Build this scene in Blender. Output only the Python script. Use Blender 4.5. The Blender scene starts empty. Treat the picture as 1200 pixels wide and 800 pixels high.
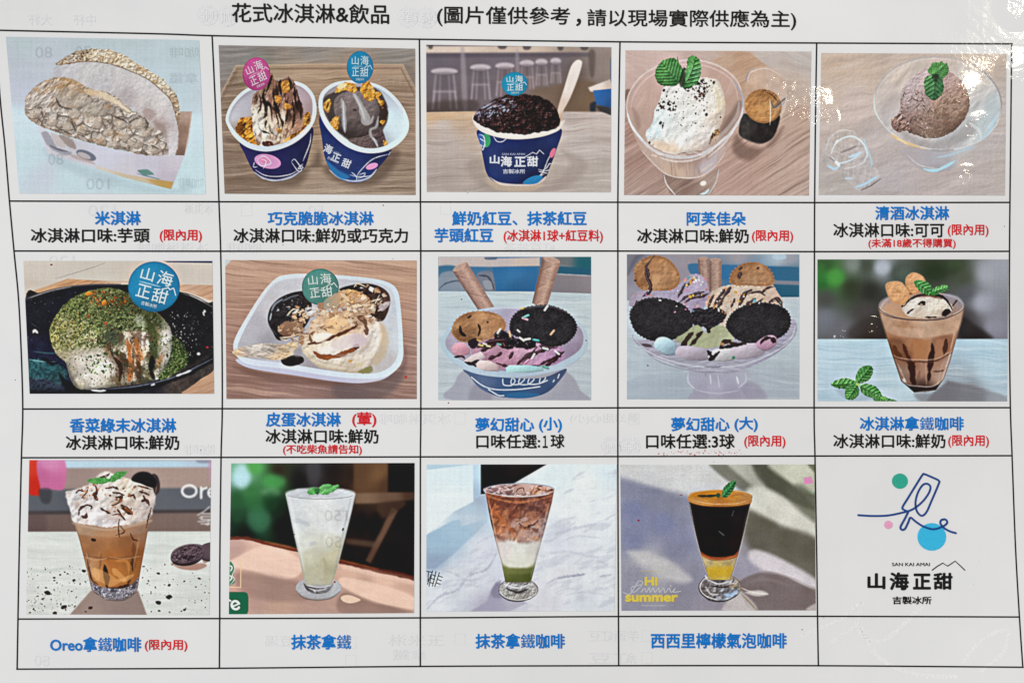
# Laminated ice cream menu: everything below is built in code (photos of dishes are painted as printed colour on the sheet).
WORLD_S = 0.16        # soft room light
WIN_P = 116.0          # window, upper left
LAMP_P = 1.05          # the warm lamp whose glare shows in the film
INK_K = 1.03
CRINKLES = ((932, 118, 48, .8), (908, 100, 30, .8), (962, 138, 24, .55), (945, 140, 30, .6), (1126, 116, 36, .15), (1143, 152, 32, .17), (1133, 212, 22, .4), (1192, 8, 30, .5), (1194, 84, 30, .25), (1022, 385, 16, .7), (985, 398, 12, .7))
BUBBLE = 0.0004
import bpy, math
import numpy as np

# ---------------------------------------------------------------- camera, light, exposure
scene = bpy.context.scene
H = 0.40                                    # camera height above the sheet
S = 0.28 / 1200                             # metres on the sheet per photo pixel
cam_d = bpy.data.cameras.new('camera'); cam = bpy.data.objects.new('camera', cam_d); scene.collection.objects.link(cam)
cam.location = (0, 0, H); cam_d.sensor_fit = 'HORIZONTAL'; cam_d.angle = 2 * math.atan(0.14 / H)
cam_d.clip_start = 0.01; cam_d.clip_end = 50; scene.camera = cam

world = bpy.data.worlds.new('World'); scene.world = world; world.use_nodes = True
bg = world.node_tree.nodes['Background']; bg.inputs['Color'].default_value = (0.95, 0.98, 1.0, 1); bg.inputs['Strength'].default_value = WORLD_S

def area_lamp(name, loc, target, sx, sy, power, col):
    d = bpy.data.lights.new(name, 'AREA'); d.shape = 'RECTANGLE'; d.size = sx; d.size_y = sy; d.energy = power; d.color = col
    o = bpy.data.objects.new(name, d); scene.collection.objects.link(o); o.location = loc
    v = np.array(target) - np.array(loc); from_m = __import__('mathutils').Vector(v)
    o.rotation_euler = from_m.to_track_quat('-Z', 'Y').to_euler(); return o
area_lamp('window_light', (-1.9, 1.4, 2.3), (0, 0, 0), 1.1, 1.1, WIN_P, (0.985, 0.99, 1.0))
area_lamp('ceiling_lamp', (0.368, 0.189, 0.80), (0.12, 0.06, 0), 0.07, 0.07, LAMP_P, (1.0, 0.86, 0.66))

scene.view_settings.view_transform = 'Standard'; scene.view_settings.look = 'None'
scene.view_settings.exposure = 0; scene.view_settings.gamma = 1

# ---------------------------------------------------------------- where a point of the sheet stands
def lift(px, py):
    """the laminated sheet is not quite flat: its corners curl up a little"""
    u = (px - 600) / 600; v = (py - 400) / 400
    return 0.0035 * u * u * v * v + 0.003 * np.clip(-u, 0, None) ** 2 * v * v + 0.0006 * (1 + np.sin(u * 4.1 + v * 2.3))

EPS = 3e-5
def place(px, py, layer=0):
    px = np.asarray(px, np.float64); py = np.asarray(py, np.float64)
    z = lift(px, py) + layer * EPS; k = S * (H - z) / H
    return np.stack([(px - 600) * k, (400 - py) * k, z], -1)

def lin(c):
    c = np.clip(np.asarray(c, np.float64) / 255, 0, 1)
    return np.where(c <= .04045, c / 12.92, ((c + .055) / 1.055) ** 2.4)
INK = INK_K                                 # printed tone to surface colour under this light
def hex_lin(h): return tuple(np.clip(lin([int(h[i:i + 2], 16) for i in (0, 2, 4)]) * INK, 0, .9)) + (1,)

# ---------------------------------------------------------------- materials: print under a clear glossy film
def film(mat, base):
    """finish a material with the laminate's clear coat: faintly wavy everywhere, crinkled where the film has lifted"""
    nt = mat.node_tree; N = nt.nodes; L = nt.links; b = N['Principled BSDF']
    geo = N.new('ShaderNodeNewGeometry')
    def noise(scale, detail, dist=0.0):
        n = N.new('ShaderNodeTexNoise'); n.inputs['Scale'].default_value = scale; n.inputs['Detail'].default_value = detail; n.inputs['Distortion'].default_value = dist
        L.new(geo.outputs['Position'], n.inputs['Vector']); return n.outputs['Fac']
    def math_(op, a, b2):
        n = N.new('ShaderNodeMath'); n.operation = op
        for i, v in enumerate((a, b2)):
            if isinstance(v, (int, float)): n.inputs[i].default_value = v
            else: L.new(v, n.inputs[i])
        return n.outputs[0]
    total = None
    for px, py, r, amp in CRINKLES:
        c = place(px, py); d = N.new('ShaderNodeVectorMath'); d.operation = 'DISTANCE'; L.new(geo.outputs['Position'], d.inputs[0]); d.inputs[1].default_value = tuple(c)
        mr = N.new('ShaderNodeMapRange'); mr.interpolation_type = 'SMOOTHSTEP'; mr.inputs['From Min'].default_value = r * S; mr.inputs['From Max'].default_value = r * S * .3
        mr.inputs['To Min'].default_value = 0; mr.inputs['To Max'].default_value = amp; L.new(d.outputs['Value'], mr.inputs['Value'])
        total = mr.outputs[0] if total is None else math_('MAXIMUM', total, mr.outputs[0])
    crinkle = math_('ADD', math_('MULTIPLY', noise(520, 3, .6), .0003), math_('MULTIPLY', noise(190, 2, .4), .0006))
    wave = math_('ADD', math_('MULTIPLY', noise(38, 2), .00035), math_('MULTIPLY', noise(900, 1), .000012))
    h = math_('ADD', math_('MULTIPLY', math_('ADD', crinkle, BUBBLE), total), wave)
    bump = N.new('ShaderNodeBump'); bump.inputs['Strength'].default_value = 1; bump.inputs['Distance'].default_value = 1; L.new(h, bump.inputs['Height'])
    L.new(bump.outputs['Normal'], b.inputs['Coat Normal'])
    b.inputs['Roughness'].default_value = .6; b.inputs['Specular IOR Level'].default_value = .1
    b.inputs['Coat Weight'].default_value = 1; b.inputs['Coat Roughness'].default_value = .075; b.inputs['Coat IOR'].default_value = 1.48
    return mat

_mats = {}
def ink(h):
    if h not in _mats:
        m = bpy.data.materials.new('ink_' + h); m.use_nodes = True
        N = m.node_tree.nodes; L = m.node_tree.links; b = N['Principled BSDF']; c = hex_lin(h)
        geo = N.new('ShaderNodeNewGeometry'); n = N.new('ShaderNodeTexNoise'); n.inputs['Scale'].default_value = 2600; n.inputs['Detail'].default_value = 2; L.new(geo.outputs['Position'], n.inputs['Vector'])
        r = N.new('ShaderNodeValToRGB'); r.color_ramp.elements[0].position = .3; r.color_ramp.elements[1].position = .72
        r.color_ramp.elements[0].color = tuple(x * .9 for x in c[:3]) + (1,); r.color_ramp.elements[1].color = tuple(min(x * 1.1 + .001, .9) for x in c[:3]) + (1,)
        L.new(n.outputs['Fac'], r.inputs['Fac']); L.new(r.outputs['Color'], b.inputs['Base Color'])
        _mats[h] = film(m, None)
    return _mats[h]

def photo_material():
    if 'photo' not in _mats:
        m = bpy.data.materials.new('photo_print'); m.use_nodes = True; N = m.node_tree.nodes
        a = N.new('ShaderNodeAttribute'); a.attribute_name = 'print'; m.node_tree.links.new(a.outputs['Color'], N['Principled BSDF'].inputs['Base Color'])
        _mats['photo'] = film(m, None)
    return _mats['photo']

def paper_material():
    m = bpy.data.materials.new('menu_paper'); m.use_nodes = True; N = m.node_tree.nodes; L = m.node_tree.links
    geo = N.new('ShaderNodeNewGeometry'); n = N.new('ShaderNodeTexNoise'); n.inputs['Scale'].default_value = 60; n.inputs['Detail'].default_value = 5; L.new(geo.outputs['Position'], n.inputs['Vector'])
    r = N.new('ShaderNodeValToRGB'); r.color_ramp.elements[0].position = .3; r.color_ramp.elements[1].position = .7
    r.color_ramp.elements[0].color = (.755, .758, .765, 1); r.color_ramp.elements[1].color = (.785, .785, .785, 1)
    L.new(n.outputs['Fac'], r.inputs['Fac']); L.new(r.outputs['Color'], N['Principled BSDF'].inputs['Base Color'])
    return film(m, None)

# ---------------------------------------------------------------- object helpers
def link(o, parent=None, label=None):
    scene.collection.objects.link(o)
    if parent is not None: o.parent = parent
    if label: o['label'] = label
    return o

def mesh_obj(name, verts, faces, mat, parent=None, label=None):
    me = bpy.data.meshes.new(name); me.from_pydata([tuple(v) for v in verts], [], faces); me.update(); me.materials.append(mat)
    return link(bpy.data.objects.new(name, me), parent, label)

def quads_mesh(name, co, quads, colors, mat, parent, label=None):
    me = bpy.data.meshes.new(name); nv, nq = len(co), len(quads)
    me.vertices.add(nv); me.vertices.foreach_set('co', co.astype(np.float32).ravel())
    me.loops.add(nq * 4); me.loops.foreach_set('vertex_index', quads.astype(np.int32).ravel())
    me.polygons.add(nq); me.polygons.foreach_set('loop_start', np.arange(0, nq * 4, 4, dtype=np.int32))
    me.update(calc_edges=True)
    if colors is not None:
        at = me.attributes.new('print', 'FLOAT_COLOR', 'POINT'); at.data.foreach_set('color', colors.astype(np.float32).ravel())
    me.materials.append(mat); return link(bpy.data.objects.new(name, me), parent, label)

def ribbon(name, pts, w, col, parent, layer=3, closed=False, label=None):
    """a printed line of constant width following photo points"""
    p = np.asarray(pts, float)
    if closed: t = np.roll(p, -1, 0) - np.roll(p, 1, 0)
    else: t = np.gradient(p, axis=0)
    t /= np.linalg.norm(t, axis=1)[:, None] + 1e-9; n = np.stack([-t[:, 1], t[:, 0]], 1) * w / 2
    a, b = p + n, p - n; m = len(p); v = np.concatenate([place(a[:, 0], a[:, 1], layer), place(b[:, 0], b[:, 1], layer)])
    rng = range(m if closed else m - 1)
    f = [(i, m + i, m + (i + 1) % m, (i + 1) % m) for i in rng]
    if not closed:                                   # round ends
        v = list(v)
        for e, sgn in ((0, -1), (m - 1, 1)):
            ang = math.atan2(n[e, 1], n[e, 0]); ids = []
            for k in range(0, 7):
                q = p[e] + w / 2 * np.array([math.cos(ang - sgn * math.pi * k / 6), math.sin(ang - sgn * math.pi * k / 6)])
                ids.append(len(v)); v.append(place(q[0], q[1], layer))
            f.append(tuple(ids))
    return mesh_obj(name, v, f, ink(col), parent, label)

def disc(name, cx, cy, rx, ry, col, parent, layer=2, label=None):
    t = np.linspace(0, 2 * math.pi, 48, endpoint=False); r = np.array([0.5, 1.0]); v = [place(cx, cy, layer)]; f = []
    for k in r: v += list(place(cx + rx * k * np.cos(t), cy + ry * k * np.sin(t), layer))
    for i in range(48):
        j = (i + 1) % 48; f.append((0, 1 + i, 1 + j)); f.append((1 + i, 49 + i, 49 + j, 1 + j))
    return mesh_obj(name, v, f, ink(col), parent, label)

_glyphs = {}
def outline(txt, bold):
    key = txt
    if key not in _glyphs:
        c = bpy.data.curves.new('t', 'FONT'); c.body = txt; c.size = 1; c.resolution_u = 3; c.fill_mode = 'FRONT'
        o = bpy.data.objects.new('t', c); scene.collection.objects.link(o); bpy.context.view_layer.update()
        me = o.evaluated_get(bpy.context.evaluated_depsgraph_get()).to_mesh()
        v = np.empty(len(me.vertices) * 3, np.float32); me.vertices.foreach_get('co', v)
        _glyphs[key] = (v.reshape(-1, 3)[:, :2].copy(), [tuple(p.vertices) for p in me.polygons])
        bpy.data.objects.remove(o); bpy.data.curves.remove(c)
    return _glyphs[key]

def text(name, txt, x0, x1, y0, y1, col, parent, bold=.016, slope=0.0, layer=3, mirror=False, ang=None, label=None):
    """printed words filling the photo box x0..x1, y0..y1"""
    v, f = outline(txt, 0); lo, hi = v.min(0), v.max(0); n = len(v); z = np.full(n, float(layer))
    if bold:                                         # heavier strokes: the same outline laid again around a small circle
        a = np.arange(6) * math.pi / 3 + .4; off = np.stack([np.cos(a), np.sin(a)], 1) * bold
        z = np.concatenate([z] + [z[:n] + .15 * (k + 1) for k in range(6)])
        f = f + [tuple(i + n * (k + 1) for i in q) for k in range(6) for q in f]
        v = np.concatenate([v] + [v + o for o in off]); lo, hi = lo - bold, hi + bold
    if '鐵' in txt and bold:                          # this one character is printed in a lighter face
        g, gf = outline('鐵', 0); ox = outline(txt[:txt.index('鐵') + 1], 0)[0].max(0)[0] - g.max(0)[0]
        keep = lambda q: not (ox + g[:, 0].min() - .05 < v[list(q), 0].mean() < ox + g[:, 0].max() + .05)
        f = [q for q in f if keep(q)]; n0 = len(v)
        v = np.concatenate([v, g + [ox, 0], g + [ox + .012, .004]]); z = np.concatenate([z, np.full(len(g), layer + 2.1), np.full(len(g), layer + 2.4)])
        f += [tuple(i + n0 for i in q) for q in gf] + [tuple(i + n0 + len(g) for i in q) for q in gf]
    u = (v - lo) / np.maximum(hi - lo, 1e-6)
    if mirror: u[:, 0] = 1 - u[:, 0]
    X = x0 + u[:, 0] * (x1 - x0); Y = y1 - u[:, 1] * (y1 - y0)
    if ang is not None:
        a = math.radians(ang); cx, cy = (x0 + x1) / 2, (y0 + y1) / 2; dx, dy = X - cx, Y - cy
        X, Y = cx + dx * math.cos(a) - dy * math.sin(a), cy + dx * math.sin(a) + dy * math.cos(a)
    Y = Y + (X - x0) * slope
    return mesh_obj(name, place(X, Y, z), f, ink(col), parent, label)
# ---------------------------------------------------------------- print shop: procedural pictures for the printed photos
RES = 1.6                                   # mesh samples per photo pixel
_T = np.random.RandomState(7).rand(256, 256).astype(np.float32)

def hexc(h):
    if isinstance(h, str):
        return np.array([int(h[i:i + 2], 16) for i in (0, 2, 4)], np.float32)
    return np.asarray(h, np.float32)

def vnoise(x, y):
    xi = np.floor(x).astype(int); yi = np.floor(y).astype(int)
    fx = x - xi; fy = y - yi
    fx = fx * fx * (3 - 2 * fx); fy = fy * fy * (3 - 2 * fy)
    a = _T[yi & 255, xi & 255]; b = _T[yi & 255, (xi + 1) & 255]
    c = _T[(yi + 1) & 255, xi & 255]; d = _T[(yi + 1) & 255, (xi + 1) & 255]
    return (a * (1 - fx) + b * fx) * (1 - fy) + (c * (1 - fx) + d * fx) * fy

def fbm(x, y, sx, sy=None, ang=0, seed=0, octv=3):
    sy = sy or sx; a = math.radians(ang)
    u = x * math.cos(a) + y * math.sin(a); v = -x * math.sin(a) + y * math.cos(a)
    n = 0; w = 1; tot = 0
    for o in range(octv):
        n = n + w * vnoise(u / sx * 2 ** o + seed * 17.3 + 31 * o, v / sy * 2 ** o + seed * 7.9 + 57 * o)
        tot += w; w *= .55
    return n / tot * 2 - 1                  # about -1..1

def worley(x, y, seed=0):
    xi = np.floor(x).astype(int); yi = np.floor(y).astype(int)
    f1 = np.full(x.shape, 9., np.float32); f2 = f1.copy(); cid = np.zeros(x.shape, np.float32)
    for dx in (-1, 0, 1):
        for dy in (-1, 0, 1):
            a = xi + dx + seed * 13; b = yi + dy + seed * 29
            d = np.hypot(xi + dx + _T[b & 255, a & 255] - x, yi + dy + _T[(b + 91) & 255, (a + 53) & 255] - y)
            near = d < f1
            f2 = np.where(near, f1, np.minimum(f2, d)); cid = np.where(near, _T[(b + 7) & 255, (a + 3) & 255], cid)
            f1 = np.where(near, d, f1)
    return f1, f2, cid

def sstep(a, b, x):
    t = np.clip((x - a) / (b - a), 0, 1)
    return t * t * (3 - 2 * t)

def spline(pts, closed=True, n=7):
    p = np.asarray(pts, np.float32); m = len(p)
    if m < 3: return p
    out = []
    rng = range(m) if closed else range(m - 1)
    for i in rng:
        if closed: p0, p1, p2, p3 = p[i - 1], p[i], p[(i + 1) % m], p[(i + 2) % m]
        else: p0, p1, p2, p3 = p[max(i - 1, 0)], p[i], p[i + 1], p[min(i + 2, m - 1)]
        for k in range(n):
            t = k / n
            out.append(.5 * (2 * p1 + (p2 - p0) * t + (2 * p0 - 5 * p1 + 4 * p2 - p3) * t * t + (3 * p1 - p0 - 3 * p2 + p3) * t ** 3))
    if not closed: out.append(p[-1])
    return np.array(out, np.float32)

def ellpts(cx, cy, rx, ry, rot=0, n=40, a0=0, a1=360):
    t = np.radians(np.linspace(a0, a1, n, endpoint=(a1 - a0) < 360)); r = math.radians(rot)
    x = rx * np.cos(t); y = ry * np.sin(t)
    return np.stack([cx + x * math.cos(r) - y * math.sin(r), cy + x * math.sin(r) + y * math.cos(r)], 1)

def blur(a, r):
    for ax in (0, 1):
        for _ in range(2):
            p = np.concatenate([np.repeat(a.take([0], ax), r + 1, ax), a, np.repeat(a.take([-1], ax), r, ax)], ax).astype(np.float64).cumsum(ax)
            n = a.shape[ax]; a = ((p.take(range(2 * r + 1, 2 * r + 1 + n), ax) - p.take(range(0, n), ax)) / (2 * r + 1)).astype(np.float32)
    return a

class Mask:
    def __init__(s, c, sd): s.c = c; s.sd = sd
    def __and__(s, o): return Mask(s.c * o.c, np.maximum(s.sd, o.sd))
    def __sub__(s, o): return Mask(s.c * (1 - o.c), np.maximum(s.sd, -o.sd))
    def __or__(s, o): return Mask(np.maximum(s.c, o.c), np.minimum(s.sd, o.sd))

class Pic:
    def __init__(s, label, region, dispw, quad, seed=1):
        s.label = label; s.rs = np.random.RandomState(seed); s.seed = seed
        x0, y0, x1, y1 = region; s.k = dispw / (x1 - x0); s.x0, s.y0 = x0, y0
        q = np.asarray(quad, np.float32); s.quad = q
        w = np.linalg.norm(q[1] - q[0]) / s.k; h = np.linalg.norm(q[3] - q[0]) / s.k
        s.nx = int(w * RES); s.ny = int(h * RES)
        u, v = np.meshgrid(np.linspace(0, 1, s.nx + 1), np.linspace(0, 1, s.ny + 1))
        u = u.astype(np.float32)[..., None]; v = v.astype(np.float32)[..., None]
        P = (q[0] * (1 - u) + q[1] * u) * (1 - v) + (q[3] * (1 - u) + q[2] * u) * v
        s.X = P[..., 0]; s.Y = P[..., 1]
        s.img = np.zeros(s.X.shape + (3,), np.float32)
        s.id = np.zeros(s.X.shape, np.int32); s.names = ['printed_photo']; s.labels = [label]
        s.full = Mask(np.ones_like(s.X), np.full_like(s.X, -999)); s.texts = []
    # --- masks
    def _box(s, pts, m):
        lo = pts.min(0) - m; hi = pts.max(0) + m
        ok = (s.X > lo[0]) & (s.X < hi[0]) & (s.Y > lo[1]) & (s.Y < hi[1])
        r = np.where(ok.any(1))[0]; c = np.where(ok.any(0))[0]
        if len(r) == 0 or len(c) == 0: return None
        return slice(r[0], r[-1] + 1), slice(c[0], c[-1] + 1)
    def sdf(s, pts, closed, pad):
        sd = np.full(s.X.shape, 999, np.float32); b = s._box(pts, pad)
        if b is None: return sd
        x = s.X[b]; y = s.Y[b]; d = np.full(x.shape, 1e9, np.float32); ins = np.zeros(x.shape, bool)
        n = len(pts)
        for i in range(n if closed else n - 1):
            ax, ay = pts[i]; bx, by = pts[(i + 1) % n]
            ex, ey = bx - ax, by - ay; L = ex * ex + ey * ey + 1e-9
            t = np.clip(((x - ax) * ex + (y - ay) * ey) / L, 0, 1)
            d = np.minimum(d, (x - ax - t * ex) ** 2 + (y - ay - t * ey) ** 2)
            if closed and (ay > by or ay < by):
                ins ^= ((ay > y) != (by > y)) & (x < ex * (y - ay) / (by - ay + 1e-12) + ax)
        d = np.sqrt(d); sd[b] = np.where(ins, -d, d) if closed else d
        return sd
    def poly(s, pts, soft=2.5, sm=1, rough=0, rs=12, inv=False):
        pts = np.asarray(pts, np.float32)
        if sm: pts = spline(pts)
        sd = s.sdf(pts, True, soft * 2 + abs(rough) * 2 + 40)
        if rough: sd = sd + rough * fbm(s.X, s.Y, rs, seed=s.seed + 3)
        return Mask(sstep(soft, -soft, sd), sd)
    def ell(s, cx, cy, rx, ry, rot=0, soft=2.5, **k): return s.poly(ellpts(cx, cy, rx, ry, rot), soft, 0, **k)
    def line(s, pts, w, w2=None, soft=2, sm=1, tp=1, rough=.22):
        pts = np.asarray(pts, np.float32)
        if sm: pts = spline(pts, False)
        sd = np.full(s.X.shape, 999, np.float32); b = s._box(pts, w + soft * 2 + 6)
        if b is None: return Mask(np.zeros_like(sd), sd)
        x = s.X[b]; y = s.Y[b]; d = np.full(x.shape, 1e9, np.float32); u = np.zeros(x.shape, np.float32)
        L = np.concatenate([[0], np.cumsum(np.hypot(*np.diff(pts, axis=0).T))]); L = L / max(L[-1], 1e-6)
        for i in range(len(pts) - 1):
            ax, ay = pts[i]; ex, ey = pts[i + 1] - pts[i]
            t = np.clip(((x - ax) * ex + (y - ay) * ey) / (ex * ex + ey * ey + 1e-9), 0, 1)
            dd = (x - ax - t * ex) ** 2 + (y - ay - t * ey) ** 2; near = dd < d
            d = np.where(near, dd, d); u = np.where(near, L[i] + t * (L[i + 1] - L[i]), u)
        hw = w / 2 + ((w2 if w2 is not None else w) - w) / 2 * u
        if sm and tp: hw = hw * (.25 + .75 * np.clip(np.minimum(u, 1 - u) / .22, 0, 1) ** .6)
        if rough: hw = hw * (1 + rough * 2 * fbm(x, y, max(w * 1.6, 8), seed=s.seed))
        sd[b] = np.sqrt(d) - hw
        return Mask(sstep(soft, -soft, sd), sd)
    # --- painting
    def G(s, stops, sig=30, pw=1.6):
        W = 0; C = 0
        for x, y, c in stops:
            w = 1 / ((s.X - x) ** 2 + (s.Y - y) ** 2 + sig * sig) ** pw
            W = W + w; C = C + w[..., None] * hexc(c)
        return C / W[..., None]
    def put(s, m, col, a=1, name=None, label=None):
        if isinstance(col, list): col = s.G(col)
        col = hexc(col) if isinstance(col, str) else col
        c = (m.c * a)[..., None]
        s.img = s.img * (1 - c) + col * c
        if name: s.tag(m, name, label)
        return m
    def tag(s, m, name, label=None):
        s.names.append(name); s.labels.append(label); s.id[m.c > .5] = len(s.names) - 1
    def P(s, pts, col, soft=2.5, a=1, name=None, sm=1, clip=None, label=None, rough=0, rs=12):
        m = s.poly(pts, soft, sm, rough, rs)
        if clip is not None: m = m & clip
        return s.put(m, col, a, name, label)
    def E(s, cx, cy, rx, ry, col, rot=0, soft=2.5, a=1, name=None, clip=None, label=None, rough=0):
        m = s.ell(cx, cy, rx, ry, rot, soft, rough=rough)
        if clip is not None: m = m & clip
        return s.put(m, col, a, name, label)
    def S(s, pts, w, col, a=1, soft=2, w2=None, name=None, sm=1, clip=None, label=None, tp=1, rough=.22):
        m = s.line(pts, w, w2, soft, sm, tp, rough)
        if clip is not None: m = m & clip
        return s.put(m, col, a, name, label)
    def ring(s, cx, cy, rx, ry, w, col, rot=0, a0=0, a1=360, a=1, soft=2, clip=None, name=None):
        pts = ellpts(cx, cy, rx, ry, rot, 48, a0, a1)
        if a1 - a0 >= 360: pts = np.vstack([pts, pts[:1]])
        return s.S(pts, w, col, a, soft, sm=0, clip=clip, name=name, rough=.05)
    def N(s, m, amp, sx, sy=None, ang=0, seed=0, octv=3, tint=None):
        n = fbm(s.X, s.Y, sx, sy, ang, seed + s.seed, octv) * amp * m.c
        t = np.ones(3, np.float32) if tint is None else np.asarray(tint, np.float32)
        s.img = np.clip(s.img * (1 + n[..., None] * t), 0, 255)
    def M(s, m, col, th, sx, sy=None, ang=0, seed=0, soft=.1, a=1, octv=3):
        n = fbm(s.X, s.Y, sx, sy, ang, seed + s.seed, octv)
        return s.put(Mask(m.c * sstep(th - soft, th + soft, n), m.sd), col, a)
    def cells(s, m, sx, sy, ang, light, dark, w=.12, a=1, seed=0, var=.12, rel=.25):
        """packed lumps: light bellies, dark crevices"""
        t = math.radians(ang); jx = fbm(s.X, s.Y, sx * 1.3, seed=seed + 5) * sx * .35; jy = fbm(s.X, s.Y, sy * 1.3, seed=seed + 8) * sy * .35
        u = ((s.X + jx) * math.cos(t) + (s.Y + jy) * math.sin(t)) / sx; v = (-(s.X + jx) * math.sin(t) + (s.Y + jy) * math.cos(t)) / sy
        f1, f2, cid = worley(u, v, seed + s.seed)
        wv = w * np.clip(1 + 1.3 * fbm(s.X, s.Y, sx * .8, seed=seed + 11), .12, 2.6)
        e = sstep(wv * 2.4, wv * .1, f2 - f1 + .05 * fbm(s.X, s.Y, sx * .25, seed=seed + 2))
        L = hexc(light); base = s.img * (1 + (cid[..., None] - .5) * 2 * var)
        base = base + (L - base) * (sstep(.7, .1, f1) * .6)[..., None]
        base = base * (1 - e[..., None]) + hexc(dark) * e[..., None]
        s.put(m, base, a)
        s.relief(m, np.sqrt(np.clip(f2 - f1, 0, 1)) * min(sx, sy) * .5, rel)
    def relief(s, m, h, amp=.3, lx=-.6, ly=-.8):
        """printed light and shade of a bumpy height field, lit from the upper left"""
        step = s.k / RES; gy, gx = np.gradient(h.astype(np.float32), step)
        sh = np.clip(-(gx * lx + gy * ly), -1.2, 1.2) * amp * m.c
        s.img = np.clip(s.img * (1 - sh[..., None]), 0, 255)
    def bumps(s, m, amp, sx, sy=None, ang=0, seed=0, octv=3, hgt=.5, lx=-.6, ly=-.8):
        s.relief(m, fbm(s.X, s.Y, sx, sy, ang, seed + s.seed, octv) * sx * hgt, amp, lx, ly)
    def K(s, m, n, size, cols, el=1.0, ang=None, soft=1.5, a=1.0, jit=12):
        ys, xs = np.where(m.c > .6)
        if len(ys) == 0: return
        for i in s.rs.randint(0, len(ys), n):
            cx, cy = s.X[ys[i], xs[i]], s.Y[ys[i], xs[i]]
            r = size[0] + (size[1] - size[0]) * s.rs.rand() ** 2
            e = 1 + (el - 1) * s.rs.rand(); t = s.rs.rand() * math.pi if ang is None else math.radians(ang + s.rs.randn() * 15)
            c = hexc(cols[s.rs.randint(len(cols))]) + s.rs.randn() * jit
            R = r * e + soft * 2; pad = int(R / s.k * RES) + 2
            j0, j1 = max(ys[i] - pad, 0), ys[i] + pad + 1; i0, i1 = max(xs[i] - pad, 0), xs[i] + pad + 1
            dx = s.X[j0:j1, i0:i1] - cx; dy = s.Y[j0:j1, i0:i1] - cy
            u = (dx * math.cos(t) + dy * math.sin(t)) / e; v = -dx * math.sin(t) + dy * math.cos(t)
            cov = (sstep(r + soft, r - soft, np.sqrt(u * u + v * v)) * m.c[j0:j1, i0:i1] * a)[..., None]
            s.img[j0:j1, i0:i1] = s.img[j0:j1, i0:i1] * (1 - cov) + np.clip(c, 0, 255) * cov
    def rim(s, m, w, col, a=.5, dx=0, dy=0):
        """tone along the inside of an outline; dx, dy lean it to one side"""
        t = sstep(-w, 0, m.sd)
        if dx or dy:
            ys, xs = np.where(m.c > .5)
            cx, cy = s.X[ys, xs].mean(), s.Y[ys, xs].mean(); r = max(s.X[ys, xs].std(), s.Y[ys, xs].std()) * 1.7 + 1
            t = t * np.clip(((s.X - cx) * dx + (s.Y - cy) * dy) / r + .25, 0, 1)
        s.put(Mask(m.c * t, m.sd), col, a)
    def flakes(s, m, n, size, cols, dark='20150f', a=1):
        """irregular chips, each with a shaded edge"""
        ys, xs = np.where(m.c > .6)
        for i in s.rs.randint(0, len(ys), n):
            cx, cy = s.X[ys[i], xs[i]], s.Y[ys[i], xs[i]]; r = s.rs.uniform(*size); k = s.rs.randint(4, 7)
            t = np.sort(s.rs.rand(k)) * 6.28; rr = r * s.rs.uniform(.45, 1.1, k)
            pts = np.stack([cx + rr * np.cos(t), cy + rr * np.sin(t) * .8], 1)
            mm = s.poly(pts, 1.8, 0); mm.c = mm.c * m.c
            s.put(s.poly(pts + [1.5, 2.5], 2.5, 0) & m, dark, .35 * a)
            s.put(mm, hexc(cols[s.rs.randint(len(cols))]) + s.rs.randn() * 8, a)
    def text(s, txt, cx, cy, w, h, ang=0, col='ffffff', bold=.02, name='lettering'):
        s.texts.append((txt, cx, cy, w, h, ang, col, bold, name))
    def wood(s, m, dark, light, ang=0, sx=220, sy=9, a=.5, seed=0):
        u = fbm(s.X, s.Y, 220, seed=seed + 40) * sy * 1.3; t = math.radians(ang)
        x = s.X + u * math.sin(t); y = s.Y - u * math.cos(t)
        n = fbm(x, y, sx, sy, ang, s.seed + seed, 3)
        s.put(Mask(m.c * sstep(.0, .75, n), m.sd), light, a); s.put(Mask(m.c * sstep(.0, -.75, n), m.sd), dark, a)
        n = fbm(x, y, sx * .5, sy * .33, ang, s.seed + seed + 3, 2)
        s.put(Mask(m.c * sstep(.15, .7, n), m.sd), light, a * .5); s.put(Mask(m.c * sstep(-.15, -.7, n), m.sd), dark, a * .6)
    def ball(s, m, amp=.25, lx=-.5, ly=-.8):
        """rounded printed shading across a lump"""
        ys, xs = np.where(m.c > .5)
        if len(ys) == 0: return
        X = s.X[ys, xs]; Y = s.Y[ys, xs]; cx, cy = X.mean(), Y.mean(); rx, ry = X.std() * 2, Y.std() * 2
        t = np.clip((s.X - cx) / rx * lx + (s.Y - cy) / ry * ly, -1, 1) * amp * m.c
        s.img = np.clip(s.img * (1 + t[..., None]), 0, 255)
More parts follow.
